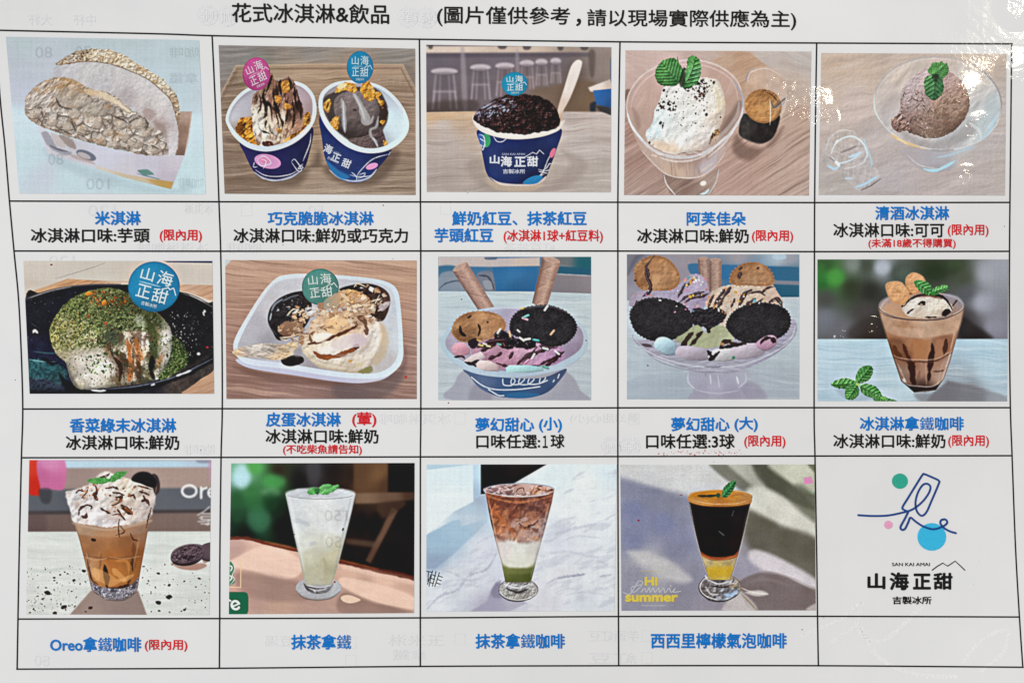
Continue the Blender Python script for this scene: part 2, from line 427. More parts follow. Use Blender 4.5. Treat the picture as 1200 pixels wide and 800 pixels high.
    def leaf(s, pts, col, vein=None, name='mint_leaf', dark='1f4a22', lite='79b465', amp=.5):
        m = s.P(pts, col, 2.2, rough=4.5, rs=9, name=name)
        r = max(m.c.sum() ** .5 / RES * s.k * .12, 4)
        s.bumps(m, amp * .6, r * 1.8, seed=len(s.names)); s.M(m, lite, .2, r * 2, seed=3, soft=.25, a=.35); s.rim(m, r * .9, dark, .5, .4, .9)
        if vein is not None:
            v = np.asarray(vein, np.float32); a, e = v[0], v[-1]; ln = np.hypot(*(e - a)); d = (e - a) / ln
            A = (s.X - a[0]) * d[0] + (s.Y - a[1]) * d[1]; B = -(s.X - a[0]) * d[1] + (s.Y - a[1]) * d[0]
            bow = 0
            if len(v) > 2:
                mid = v[len(v) // 2]; mb = -(mid[0] - a[0]) * d[1] + (mid[1] - a[1]) * d[0]; ma = np.clip(((mid[0] - a[0]) * d[0] + (mid[1] - a[1]) * d[1]) / ln, .2, .8)
                bow = mb * np.clip(A / ln * (1 - A / ln) / (ma * (1 - ma)), 0, 1.2)
            B = np.abs(B - bow); per = ln / 5.2
            ph = (A - B * .75) / per; q = np.abs(np.sin(math.pi * ph))
            h = np.sqrt(q + .05) * per * .22 + np.sqrt(np.clip(B, 0, per) / per) * per * .3
            s.relief(m, h, .75); s.put(Mask(m.c * sstep(.3, .02, q) * sstep(0, per * .4, B), m.sd), dark, .35); s.put(Mask(m.c * sstep(.6, 1, q) * .5, m.sd), lite, .4)
            s.put(Mask(m.c * sstep(per * .16, 0, B), m.sd), dark, .5)
        return m
    def sticker(s, cx, cy, rx, ry, col, ang=0, small=True, name='round_sticker', tcol='e8eef2', dim=None):
        """the shop's round pick: four big characters in two rows"""
        m = s.E(cx, cy, rx, ry, col, soft=2.5, name=name)
        s.rim(m, rx * .12, '000000', .12); s.N(m, .05, 14)
        a = math.radians(ang); ca, sa = math.cos(a), math.sin(a)
        L = lambda x, y: (cx + (x * ca - y * sa) * rx, cy + (x * sa + y * ca) * ry)
        for t, x, y, ww, hh in (('山', -.36, -.41, .52, .5), ('海', .34, -.42, .6, .58), ('正', -.34, .28, .54, .52), ('甜', .32, .3, .6, .56)):
            s.text(t, *L(x, y), ww * rx, hh * ry, ang, tcol, .009)
        pk = [L(.32, .02), L(.55, -.1), L(.62, -.04), L(.75, -.14), L(.9, .12)]
        s.S(pk, rx * .035, tcol, .9, 1.2, sm=0, rough=0)
        if small:
            s.S([L(-.6, -.06), L(.25, -.06)], rx * .05, tcol, .45, 1.5)
            s.text('吉製冰所', *L(.0, .74), .62 * rx, .15 * ry, ang, tcol, .012)
        return m
    def finish(s, weave=.017, grain=.024, sat=.91, con=1.08, gain=1.0, sharp=1.0, soft_bg=0):
        if soft_bg:                                     # the lens blur behind the dish
            bgm = blur((s.id == 0).astype(np.float32), 2)[..., None]; s.img = s.img * (1 - bgm) + blur(s.img, soft_bg) * bgm
        g = s.img.mean(2, keepdims=True); s.img = s.img * gain; g = g * gain; s.img = np.clip(112 + (g + (s.img - g) * sat - 112) * con, 0, 255)
        for r, am in ((2, .42), (10, .2)):            # the crisp, high contrast look of the printed pictures
            s.img = np.clip(s.img + am * sharp * (s.img - blur(s.img, r)), 0, 255)
        px = s.X / s.k; py = s.Y / s.k; one = s.full
        n = fbm(px, py, 2.2, 60, 0, 3, 2) * weave + fbm(px, py, 60, 2.2, 0, 5, 2) * weave
        n = n + s.rs.randn(*s.X.shape) * grain
        s.img = np.clip(s.img * (1 + n[..., None]) + 1.5 * s.rs.randn(*s.img.shape), 0, 255).astype(np.float32)
        return s
# ---------------------------------------------------------------- the fourteen printed photos (coordinates: enlarged photo crops)
def photo_1():
    p = Pic('printed photo of a rice cracker sandwich with pale ice cream in a white paper tray', (6, 42, 246, 232), 1011, [(3, 5), (957, 22), (990, 782), (70, 778)], 1)
    p.put(p.full, [(100, 50, 'b4c5cc'), (500, 40, 'b4c6cc'), (900, 80, 'b6cbd2'), (50, 150, 'b7c0cc'), (60, 260, 'bcc2d4'), (200, 150, 'bac3cf'), (940, 300, 'bfd0da'), (50, 420, 'c2dbe6'), (100, 600, 'bed9e2'), (950, 450, 'c2dbe5'), (300, 720, 'bcd6de'), (700, 760, 'bcd8df'), (950, 700, 'c0dde4'), (200, 700, 'c0cbd9'), (880, 300, 'b7ccd6')])  # pale veil of window glare is mixed into these print colours
    p.put(Mask(sstep(350, 400, p.Y - p.X * .03) * sstep(600, 380, p.Y), p.full.sd), 'cfe2ea', .35)
    p.N(p.full, .02, 90)
    # shadow of the tray on the table
    p.P([(190, 560), (440, 660), (820, 760), (900, 700), (900, 770), (600, 760), (300, 660)], '9fb6c2', 22, .45)
    # tray
    side = p.P([(864, 374), (924, 374), (905, 500), (885, 592), (840, 590), (848, 470)], [(920, 390, 'b99a8b'), (900, 520, 'a58370'), (865, 470, '8b6b5a'), (880, 580, '7b5c4c'), (870, 385, 'b39484')], 2.5, name='paper_tray', sm=0)
    p.S([(922, 376), (905, 500), (887, 590)], 7, 'cdb4a6', .7)
    p.N(side, .06, 10)
    front = p.P([(155, 440), (230, 478), (400, 528), (600, 575), (720, 592), (886, 592), (822, 756), (600, 702), (450, 655), (210, 582), (186, 520)], [(180, 470, 'cfcfdc'), (300, 560, 'c3c2cd'), (500, 600, 'c9cadb'), (700, 650, 'c3bfd0'), (860, 610, 'c9c3d0'), (800, 720, 'bdb4c0'), (600, 690, 'cac6cf')], 2.5, sm=0, name='paper_tray')
    p.P([(450, 640), (600, 685), (830, 722), (818, 757), (600, 703), (450, 656)], [(450, 650, 'd2c7b5'), (650, 700, 'cbb68f'), (820, 740, 'b98f4c')], 3, .85, sm=0)
    p.P([(690, 705), (832, 722), (820, 756), (770, 745)], 'c39a45', 4, .7, sm=0)
    # worn print on the tray
    p.P([(180, 478), (215, 480), (262, 556), (330, 575), (300, 590), (230, 560), (195, 520)], '8d8c98', 5, .75, rough=4)
    p.P([(225, 480), (275, 500), (300, 550), (255, 540)], 'c0b3b0', 4, .8)
    p.P([(265, 490), (330, 510), (350, 560), (310, 545)], '8b7468', 5, .7, rough=5)
    p.E(400, 590, 52, 22, '565b70', 22, 4, .8); p.E(390, 592, 34, 13, 'bfb4b4', 22, 4, .9)
    p.S([(220, 540), (260, 560), (310, 572)], 10, '58596a', .7, 3)
    p.P([(330, 585), (420, 615), (440, 635), (340, 605)], 'b09486', 5, .6)
    p.P([(655, 665), (700, 660), (735, 685), (700, 690), (760, 708), (690, 692)], '3c7c6c', 4, .75, rough=3)
    p.S([(650, 680), (700, 692), (765, 708)], 5, '5d7f95', .7, 2.5)
    # ice cream band
    ice = p.P([(238, 190), (262, 145), (380, 130), (500, 136), (600, 170), (700, 215), (772, 270), (822, 335), (850, 430), (854, 520), (840, 582), (800, 588), (760, 500), (700, 430), (640, 370), (560, 330), (420, 280), (300, 235)], [(300, 165, 'c3c2c6'), (420, 160, 'cac6c6'), (560, 200, 'c9c5c5'), (480, 230, 'bdb9bd'), (680, 260, 'cfcaca'), (760, 330, 'd4cecc'), (820, 400, 'c9c3c6'), (700, 350, 'c3bab9'), (830, 540, 'd3ced3'), (780, 440, 'b09c98'), (600, 300, 'b4a9aa'), (250, 200, 'b5b3bb'), (815, 500, 'c4bbbd')], 5, name='ice_cream', rough=4)
    p.bumps(ice, .07, 40, seed=2); p.N(ice, .05, 8, seed=4)
    p.K(ice, 120, (.8, 2.4), ['8f8586', '9b8f90', 'ddd8d8'], a=.5)
    p.P([(690, 360), (740, 372), (735, 405), (700, 420), (680, 395)], '9d807a', 9, .6, rough=8, clip=ice)
    p.P([(730, 420), (790, 450), (800, 520), (800, 590), (770, 500)], '8f7468', 12, .55, clip=ice)
    # upper cracker
    top = p.P([(258, 146), (275, 120), (330, 86), (400, 68), (480, 66), (560, 84), (640, 128), (720, 178), (800, 235), (850, 310), (862, 400), (852, 440), (838, 375), (815, 315), (770, 268), (700, 212), (600, 168), (500, 136), (390, 128)], [(280, 130, 'b79876'), (330, 100, 'a4948a'), (400, 90, 'd3b389'), (470, 100, 'dcc7a6'), (540, 120, 'cbab82'), (620, 140, 'dcc9ab'), (700, 190, 'd3b995'), (780, 250, 'd6c4a8'), (840, 330, 'ad8c6c'), (855, 410, '96765b')], 3, name='rice_cracker', rough=7, rs=16, label='browned cracker half at the back of the sandwich')
    p.cells(top, 26, 20, 30, 'ece2d0', '9a7850', .08, .5, 3, .2, .4); p.bumps(top, .45, 14, seed=5)
    p.M(top, 'a06f3a', .28, 30, seed=6, soft=.15, a=.5)
    p.rim(top, 10, '5a3b22', .65, -.5, .8)
    p.K(top, 90, (1, 3.4), ['5c432e', '3c2b20', '74512e', 'f0e7d8'], 1.8, a=.75)
    p.K(top & p.poly([(330, 80), (420, 80), (410, 130), (340, 110)]), 18, (3, 6), ['39302d', '554338'], 1.6, a=.8)
    p.S([(262, 145), (390, 128), (500, 136), (600, 168), (700, 213), (770, 269), (815, 316), (838, 376), (850, 436)], 5, '5f4029', .6, 3)
    # front cracker
    fr = p.P([(98, 372), (104, 305), (150, 252), (205, 218), (270, 206), (335, 216), (420, 262), (500, 278), (560, 312), (620, 362), (690, 402), (722, 452), (772, 474), (797, 535), (797, 584), (700, 590), (560, 562), (400, 522), (250, 476), (165, 440), (115, 405)], [(120, 340, 'b5a69b'), (200, 260, 'b8a89e'), (290, 230, 'b0926f'), (360, 270, 'ac8b66'), (220, 330, 'b3a69d'), (330, 330, 'ada29a'), (470, 350, '9a8f86'), (300, 420, 'a3968c'), (450, 440, 'b1a69c'), (600, 430, 'a2958c'), (560, 520, 'afa39a'), (700, 500, 'a4988f'), (760, 550, 'ab9d93'), (180, 400, '98897f')], 3, name='rice_cracker', rough=6, rs=14, label='front cracker half of puffed rice')
    low = p.poly([(96, 370), (180, 345), (280, 372), (420, 372), (560, 352), (700, 395), (800, 470), (800, 590), (560, 565), (250, 478), (110, 410)], 14)
    p.cells(low & fr, 56, 42, 25, 'dcd2c6', '5f4936', .1, .75, 4, .14, .3)
    p.bumps(low & fr, .34, 18, seed=9); p.M(low & fr, '5a4636', .4, 34, 24, 25, seed=14, soft=.15, a=.7); p.M(low & fr, 'd9d0c5', .3, 34, 26, 25, seed=21, soft=.25, a=.5)
    up = fr - low
    p.bumps(up, .34, 34, 16, -40, seed=3)
    p.M(up, '6b5546', .3, 44, 12, -40, seed=3, soft=.2, a=.6); p.M(up, 'cfc6be', .2, 26, 9, -50, seed=8, soft=.2, a=.5)
    bl = p.P([(255, 300), (330, 250), (410, 290), (430, 330), (360, 358), (285, 355)], [(330, 290, 'a68e74'), (300, 330, 'ad9f90'), (380, 320, 'b5a897')], 8, .85, clip=fr, rough=7); p.bumps(bl, .25, 22); p.rim(bl, 14, '3a2c22', .6, .5, .9)
    bl = p.P([(380, 385), (430, 330), (530, 350), (540, 385), (470, 400)], [(430, 360, 'ac9f8e'), (500, 380, '96877a')], 8, .85, clip=fr, rough=7); p.bumps(bl, .25, 22); p.rim(bl, 14, '3f3026', .6, .5, .9)
    for bx, by, br in ((150, 385, 30), (345, 390, 30), (450, 435, 36), (570, 440, 30), (512, 478, 28), (660, 440, 36), (590, 500, 34), (470, 520, 38), (690, 480, 34), (380, 465, 30), (640, 530, 36), (740, 560, 34), (310, 450, 28), (540, 540, 30), (230, 430, 30)):
        b = p.E(bx, by, br, br * .72, [(bx - 8, by - 12, 'cbbcaa'), (bx + 14, by + 16, 'a08d7c')], p.rs.uniform(-20, 50), 3, .8, clip=fr, rough=6); p.bumps(b, .18, 16, seed=bx); p.rim(b, 12, '5a4433', .6, .5, .8)
    for q in range(40):
        x = 110 + p.rs.rand() * 660; y = 375 + (x - 110) * .25 + p.rs.rand() * 90
        p.S([(x, y), (x + p.rs.randn() * 8 + 6, y + 8), (x + p.rs.randn() * 14 + 8, y + 16)], 4.5, '3a2a20', .65, 2.5, w2=1.5, clip=fr)
    p.M(fr, 'b07a45', .42, 34, seed=12, soft=.12, a=.45)
    for pts in ([(250, 305), (275, 350), (330, 362)], [(410, 300), (430, 260), (445, 250)], [(540, 400), (590, 420), (610, 440)], [(690, 410), (705, 440), (690, 470)], [(610, 430), (640, 410)], [(720, 540), (760, 560)], [(180, 370), (190, 410)], [(290, 470), (330, 490)], [(330, 430), (350, 470)]):
        p.S(pts, 12, '231c1a', .7, 4, w2=5, clip=fr)
    p.K(fr, 260, (1, 3), ['5b4737', '3b2d25', 'd8cec4', '8a6b4b', 'c9bfb5'], 1.8, a=.6)
    p.put(fr, 'd8cdc2', .12); p.put(top, 'e6dccb', .1)
    p.rim(fr, 16, '6a5240', .5, -.3, 1); p.rim(fr, 10, 'b98a58', .5, -.6, -.8)
    # pale lip of the front cracker
    lip = p.P([(390, 270), (430, 262), (500, 285), (570, 325), (622, 372), (600, 378), (540, 340), (470, 306), (410, 292)], [(400, 280, 'cfb08a'), (500, 300, 'dcc7a8'), (600, 360, 'e2d2bb')], 3, rough=4, clip=fr); p.rim(lip, 9, '7e5a36', .7, .2, 1); p.K(lip, 40, (1, 3), ['c39b66', 'efe4d0', '8a6338'], a=.6)
    p.M(fr & p.poly([(150, 250), (270, 205), (350, 218), (400, 290), (300, 260), (170, 280)]), 'b5874f', 0, 20, seed=5, a=.5)
    return p.finish(gain=1.03, con=.98, sat=.8, sharp=.6)

def photo_2():
    p = Pic('printed photo of two navy paper cups of ice cream with cornflakes on a wooden tray', (255, 50, 495, 232), 1055, [(5, 14), (1018, 32), (1020, 785), (36, 778)], 2)
    p.put(p.full, [(100, 60, '85807d'), (500, 60, '918a84'), (950, 70, '8c857f'), (500, 150, 'a68d76'), (980, 150, '8f8174'), (30, 400, '8b7465'), (500, 480, 'a08873'), (1000, 500, 'a58f7e'), (100, 720, '87715f'), (500, 750, 'a08d7b'), (900, 740, '978371'), (800, 760, 'a08d7c')])
    tr = p.P([(95, 118), (500, 110), (955, 112), (1030, 250), (1030, 800), (0, 800), (5, 290)], [(200, 140, 'a18a74'), (500, 140, 'a88e76'), (900, 150, 'a18873'), (60, 250, '85705f'), (30, 500, '8b7565'), (500, 400, '977f6b'), (520, 650, '9d8774'), (1000, 400, '9f8876'), (150, 730, '857061'), (600, 760, 'a18f7f'), (950, 740, '94806f')], 4, sm=0, name='wooden_tray')
    p.wood(tr, '6d5848', 'bda793', -3, 260, 12, .55); p.wood(p.full - tr, '6e6763', 'a8a09a', -4, 200, 14, .5, 3)
    p.S([(5, 290), (95, 120), (500, 112), (955, 114), (1022, 245)], 7, 'bfa78f', .6, 4, sm=0); p.S([(12, 310), (105, 138), (500, 134), (945, 134), (1020, 280)], 9, '7c6655', .6, 5, sm=0)
    p.S([(110, 150), (500, 150), (940, 148)], 16, 'b79d85', .35, 8, sm=0)
    p.P([(960, 118), (1025, 150), (1025, 240)], '7e7168', 8, .5)
    # shadows of the cups
    p.P([(60, 500), (180, 560), (220, 700), (420, 730), (520, 560), (560, 680), (720, 745), (860, 700), (930, 560), (700, 600), (420, 640)], '4f4038', 24, .55)
    def cup(rim, inner, body, base, name, incol, bodycol):
        b = p.P(body, bodycol, 2.5, name=name)
        p.N(b, .1, 30); p.S(base, 9, 'b9bcc8', .85, 3)
        r = p.P(rim, 'ccd3da', 2.5); p.rim(r, 5, 'a7aebb', .6, .6, .9)
        i = p.P(inner, incol, 3); p.tag(r, name); p.rim(i, 22, '7d7480', .35, -.4, -.8)
        return b, r, i
    b, r, i = cup([(42, 385), (70, 315), (130, 250), (210, 212), (320, 195), (430, 208), (490, 260), (509, 330), (500, 400), (455, 470), (370, 530), (260, 560), (160, 542), (90, 490), (52, 430)],
        [(58, 385), (85, 322), (140, 265), (215, 228), (320, 212), (420, 224), (475, 272), (490, 330), (480, 392), (438, 455), (360, 508), (258, 534), (170, 518), (102, 470), (66, 420)],
        [(118, 510), (140, 575), (180, 655), (225, 697), (300, 714), (380, 696), (440, 655), (468, 590), (492, 440), (400, 480), (250, 540)],
        [(190, 668), (235, 698), (300, 710), (375, 694), (436, 656)], 'paper_cup', [(110, 320, 'b7b5c0'), (75, 380, 'c2c3cc'), (150, 260, 'aaa5b0'), (460, 270, 'b09aa2'), (470, 350, 'a28c8c'), (110, 440, 'a2907f'), (250, 500, '9a8878'), (420, 240, 'a898a0')],
        [(150, 560, '343163'), (300, 600, '2a2a5d'), (440, 600, '23264f'), (300, 690, '2d2a58'), (470, 500, '26264c')])
    pk = p.E(258, 612, 69, 36, 'c48cba', 12, 2.5, clip=b)
    p.E(245, 605, 22, 16, 'd9789f', 0, 3, .6)
    for q in ([(205, 600), (240, 585), (275, 620), (225, 635), (205, 605)], [(225, 600), (250, 612), (235, 650)], [(190, 615), (185, 640), (205, 640)], [(380, 615), (398, 602), (432, 652), (415, 662), (382, 618)], [(440, 625), (415, 650), (440, 645), (425, 630)], [(195, 655), (240, 682), (300, 690), (370, 680), (410, 660)], [(440, 610), (475, 520), (480, 470)]): p.S(q, 4, 'd5d5e2', .85, 1.8, clip=b)
    # cornflakes and soft serve in the left cup
    fl = p.P([(95, 470), (110, 400), (150, 385), (195, 400), (205, 480), (215, 530), (160, 520)], 'b9772c', 4, rough=6, name='cornflakes'); p.bumps(fl, .9, 30, seed=2); p.M(fl, '5d3713', .2, 30, seed=4, soft=.15, a=.7); p.M(fl, 'dca64e', .2, 24, seed=7, soft=.2, a=.6)
    fl2 = p.P([(350, 470), (400, 440), (440, 380), (470, 360), (478, 410), (440, 470), (350, 525), (300, 532)], 'b97e36', 4, rough=6, name='cornflakes'); p.bumps(fl2, .8, 26, seed=6); p.M(fl2, '5b3818', .2, 26, seed=9, soft=.15, a=.6); p.M(fl2, 'd9ab62', .2, 22, seed=3, soft=.2, a=.6)
    ic = p.P([(176, 300), (195, 258), (235, 235), (262, 170), (278, 158), (300, 195), (340, 185), (372, 178), (402, 215), (420, 280), (440, 335), (442, 400), (428, 448), (370, 480), (310, 530), (220, 532), (190, 480), (176, 380)], [(200, 350, 'dcd3c3'), (190, 290, '8c6e60'), (210, 450, 'e4dccb'), (290, 470, 'dccdb5'), (260, 380, 'd5c3ad'), (300, 330, 'a8816a'), (380, 330, '91695a'), (400, 420, 'a77d64'), (330, 420, 'cbb094'), (240, 500, 'd9cdb8'), (430, 340, '6d4f45'), (270, 220, '8a6650')], 3, rough=5, name='soft_serve')
    p.bumps(ic, .3, 36, 50, 10, seed=3)
    p.M(ic, '7c5546', .12, 26, 60, 8, seed=5, soft=.15, a=.75); p.M(ic & p.poly([(180, 270), (420, 190), (430, 340), (330, 420), (230, 330)], 20), '3a2620', .1, 20, 60, 12, seed=9, soft=.12, a=.8)
    for q, w in (([(240, 240), (235, 290), (250, 330), (245, 380), (215, 400), (215, 440), (240, 465)], 16), ([(285, 250), (300, 330), (320, 380), (335, 420), (330, 460)], 18), ([(320, 190), (325, 250), (330, 280)], 14), ([(365, 180), (375, 215), (350, 240), (375, 260)], 14), ([(395, 230), (400, 290), (415, 350)], 16), ([(280, 170), (265, 220), (250, 260)], 12), ([(255, 300), (275, 340), (280, 400)], 14), ([(230, 455), (270, 470)], 12)): p.S(q, w * 1.15, '211612', .92, 3, w2=w * .6, clip=ic, rough=.55)
    for q, w in (([(215, 270), (225, 320), (205, 370)], 14), ([(300, 215), (310, 290), (300, 350), (318, 440)], 13), ([(345, 270), (360, 340), (350, 420)], 12), ([(385, 300), (395, 380), (385, 440)], 14), ([(265, 420), (280, 460), (300, 480)], 10), ([(405, 240), (425, 320), (430, 400)], 12), ([(250, 400), (245, 440)], 9)): p.S(q, w, '33211a', .8, 3.5, clip=ic, rough=.6)
    for q in ([(225, 360), (222, 430), (240, 500)], [(285, 380), (300, 430), (290, 500)], [(335, 350), (340, 400)], [(200, 480), (250, 520), (320, 500)]): p.S(q, 20, 'e9e2d4', .6, 7, clip=ic, rough=.5)
    p.S([(262, 330), (270, 400), (280, 460)], 18, 'e0d4c0', .7, 6, clip=ic); p.S([(190, 340), (205, 410), (200, 460)], 26, 'e0d9cb', .8, 8, clip=ic); p.S([(330, 440), (350, 470)], 24, 'd9c19c', .6, 6, clip=ic)
    for q in ([(330, 205), (365, 200), (370, 250), (335, 255)], [(295, 275), (325, 280), (322, 312), (298, 305)], [(300, 440), (330, 450), (320, 468)], [(345, 310), (385, 330), (350, 345)]): mm = p.P(q, 'bf8038', 3, rough=4, rs=8); p.bumps(mm, .5, 14); p.rim(mm, 6, '6b4314', .6, .5, .8)
    mm = p.P([(232, 512), (275, 508), (285, 532), (240, 535)], '5a3622', 4, rough=5); p.K(mm, 14, (2, 5), ['8a4a24', '3b2115'], a=.8)
    p.K(ic, 80, (1.2, 3.2), ['f3e6d2', '2a1a14', 'c9a184'], 2, a=.6)
    r2 = r - i; p.put(r2 & p.poly([(40, 400), (60, 480), (200, 575), (400, 540), (520, 420), (520, 320), (485, 330), (470, 420), (260, 535), (90, 450)], 4), [(70, 440, 'ccd6df'), (260, 550, 'c3cbd8'), (480, 420, 'cfd3d8')], .95)
    # right cup
    b, r, i = cup([(520, 315), (535, 255), (590, 212), (660, 196), (760, 200), (850, 228), (920, 285), (965, 350), (986, 420), (970, 480), (915, 535), (840, 565), (750, 566), (660, 532), (580, 462), (535, 390)],
        [(540, 320), (552, 268), (600, 228), (665, 212), (758, 216), (842, 243), (905, 297), (945, 355), (964, 415), (948, 466), (900, 512), (835, 540), (755, 542), (675, 508), (600, 445), (556, 380)],
        [(528, 380), (538, 500), (552, 590), (585, 660), (640, 708), (710, 722), (775, 704), (825, 650), (895, 545), (760, 540), (640, 480)],
        [(575, 655), (625, 695), (700, 714), (775, 698), (818, 655)], 'paper_cup', [(900, 400, 'c6dbe4'), (860, 300, 'b7bfca'), (940, 440, 'cfe0e6'), (600, 250, 'a39a9a'), (560, 340, '6d625f'), (830, 500, 'a7b0b7'), (700, 215, 'b3b0b3')],
        [(560, 520, '29376c'), (700, 620, '28346a'), (560, 640, '25417a'), (860, 580, '2a2f5b'), (700, 700, '25457d')])
    p.P([(556, 605), (620, 655), (680, 690), (640, 705), (585, 665)], '2f7bb0', 8, .8, clip=b)
    for q in ([(680, 680), (720, 690), (790, 685), (820, 650)], [(715, 690), (740, 655), (800, 600), (880, 575)], [(730, 680), (760, 672), (750, 690), (720, 700)], [(690, 668), (715, 690), (715, 710)], [(880, 580), (892, 562)]): p.S(q, 4, 'cdd5e4', .85, 1.8, clip=b)
    p.E(795, 637, 32, 15, 'cf8fbe', -18, 2, clip=b)
    # dark recess, scoops
    p.P([(545, 300), (600, 255), (700, 230), (820, 240), (872, 320), (875, 400), (850, 460), (870, 535), (760, 540), (660, 490), (580, 410)], [(560, 330, '4d423f'), (640, 480, '3d3432'), (860, 340, '4a3d39'), (800, 520, '5d514e')], 6, .95, clip=i, rough=2)
    lo = p.P([(690, 490), (780, 460), (850, 455), (862, 520), (840, 545), (740, 542), (680, 515)], [(760, 500, '6a5a58'), (840, 520, '55474a')], 4, name='ice_cream_scoop', rough=4); p.bumps(lo, .3, 16)
    dk = p.P([(820, 290), (860, 310), (875, 360), (862, 410), (830, 430)], '43352f', 4, rough=6, name='cornflakes', label='dark chocolate coated cornflakes'); p.K(dk, 30, (2, 6), ['6b4b33', '2a1f1b'], a=.7)
    sc = p.P([(600, 310), (640, 262), (720, 250), (800, 275), (832, 340), (826, 410), (790, 465), (720, 490), (650, 470), (612, 400)], [(640, 330, '6f6360'), (700, 370, '6e615f'), (780, 330, '7c706e'), (800, 430, '5f5250'), (680, 460, '4f4442'), (700, 280, '776a68')], 4, name='ice_cream_scoop', rough=3)
    p.bumps(sc, .14, 26); p.bumps(sc, .12, 7, seed=5); p.ball(sc, .16); p.rim(sc, 30, '352b29', .55, .5, .9)
    for q, w in (([(640, 292), (650, 340), (652, 400), (656, 462)], 22), ([(700, 262), (730, 310), (752, 360), (756, 408), (785, 412), (802, 380)], 30), ([(735, 340), (765, 385), (775, 410)], 40), ([(828, 380), (818, 430), (790, 450), (790, 480), (815, 510), (825, 540)], 15)): p.S(q, w, 'a5a2a3', .85, 5, w2=w * .9)
    p.S([(704, 268), (740, 340), (756, 395)], 9, 'c6c5c6', .7, 4); p.S([(646, 300), (654, 452)], 6, 'c9d2d8', .7, 3); p.S([(800, 490), (825, 535)], 8, 'b7bfc8', .7, 3)
    p.E(706, 348, 10, 7, '463b3a', 20, 3, .8)
    for q in ([(608, 260), (620, 225), (665, 205), (705, 215), (720, 245), (700, 262), (655, 245)], [(736, 240), (750, 205), (775, 198), (800, 230), (815, 265), (800, 300), (770, 300), (745, 270)], [(575, 425), (600, 385), (622, 380), (620, 445), (590, 452)], [(545, 320), (575, 290), (585, 320), (570, 362), (552, 350)], [(815, 255), (845, 262), (830, 285), (858, 305), (840, 325), (818, 290)], [(855, 505), (875, 510), (870, 532), (855, 530)], [(835, 405), (862, 402), (850, 425)]):
        mm = p.P(q, 'c98c38', 2.5, rough=4, rs=10, name='cornflake'); p.bumps(mm, .6, 14, seed=q[0][0]); p.M(mm, 'e3bd78', .15, 16, seed=2, a=.6); p.rim(mm, 7, '7d4c12', .75, .5, .8)
    p.E(640, 225, 26, 13, 'e6dab4', -20, 4, .8); p.E(782, 262, 14, 22, 'b98a35', -25, 4, .7); p.E(566, 325, 6, 18, '4a3a2a', 15, 3, .8)
    p.put((r - i) & p.poly([(515, 310), (530, 400), (640, 540), (760, 580), (930, 545), (1000, 420), (960, 330), (940, 440), (830, 535), (680, 505), (560, 385), (545, 300)], 4), [(560, 400, 'cfd8df'), (750, 555, 'c6d3de'), (960, 450, 'cfe3ea')], .95)
    for t, x, y, h in (('海', 570, 548, 46), ('正', 610, 592, 44), ('甜', 664, 622, 46)): p.text(t, x, y, 46, h, 22, 'd3d8e4', .03)
    p.text('吉製冰所', 594, 605, 62, 15, 27, 'b9c2d6', .012); p.text('KAI AMAI', 602, 562, 60, 9, 20, '8d99bd', .012)
    p.sticker(200, 162, 72, 86, [(180, 120, 'bd4d8b'), (220, 210, 'a93f7b')], -24, name='round_sticker', tcol='e3cfdd'); p.sticker(734, 128, 69, 84, [(700, 100, '1983ab'), (760, 160, '2079a0')], 0, tcol='c9dde8')
    return p.finish()

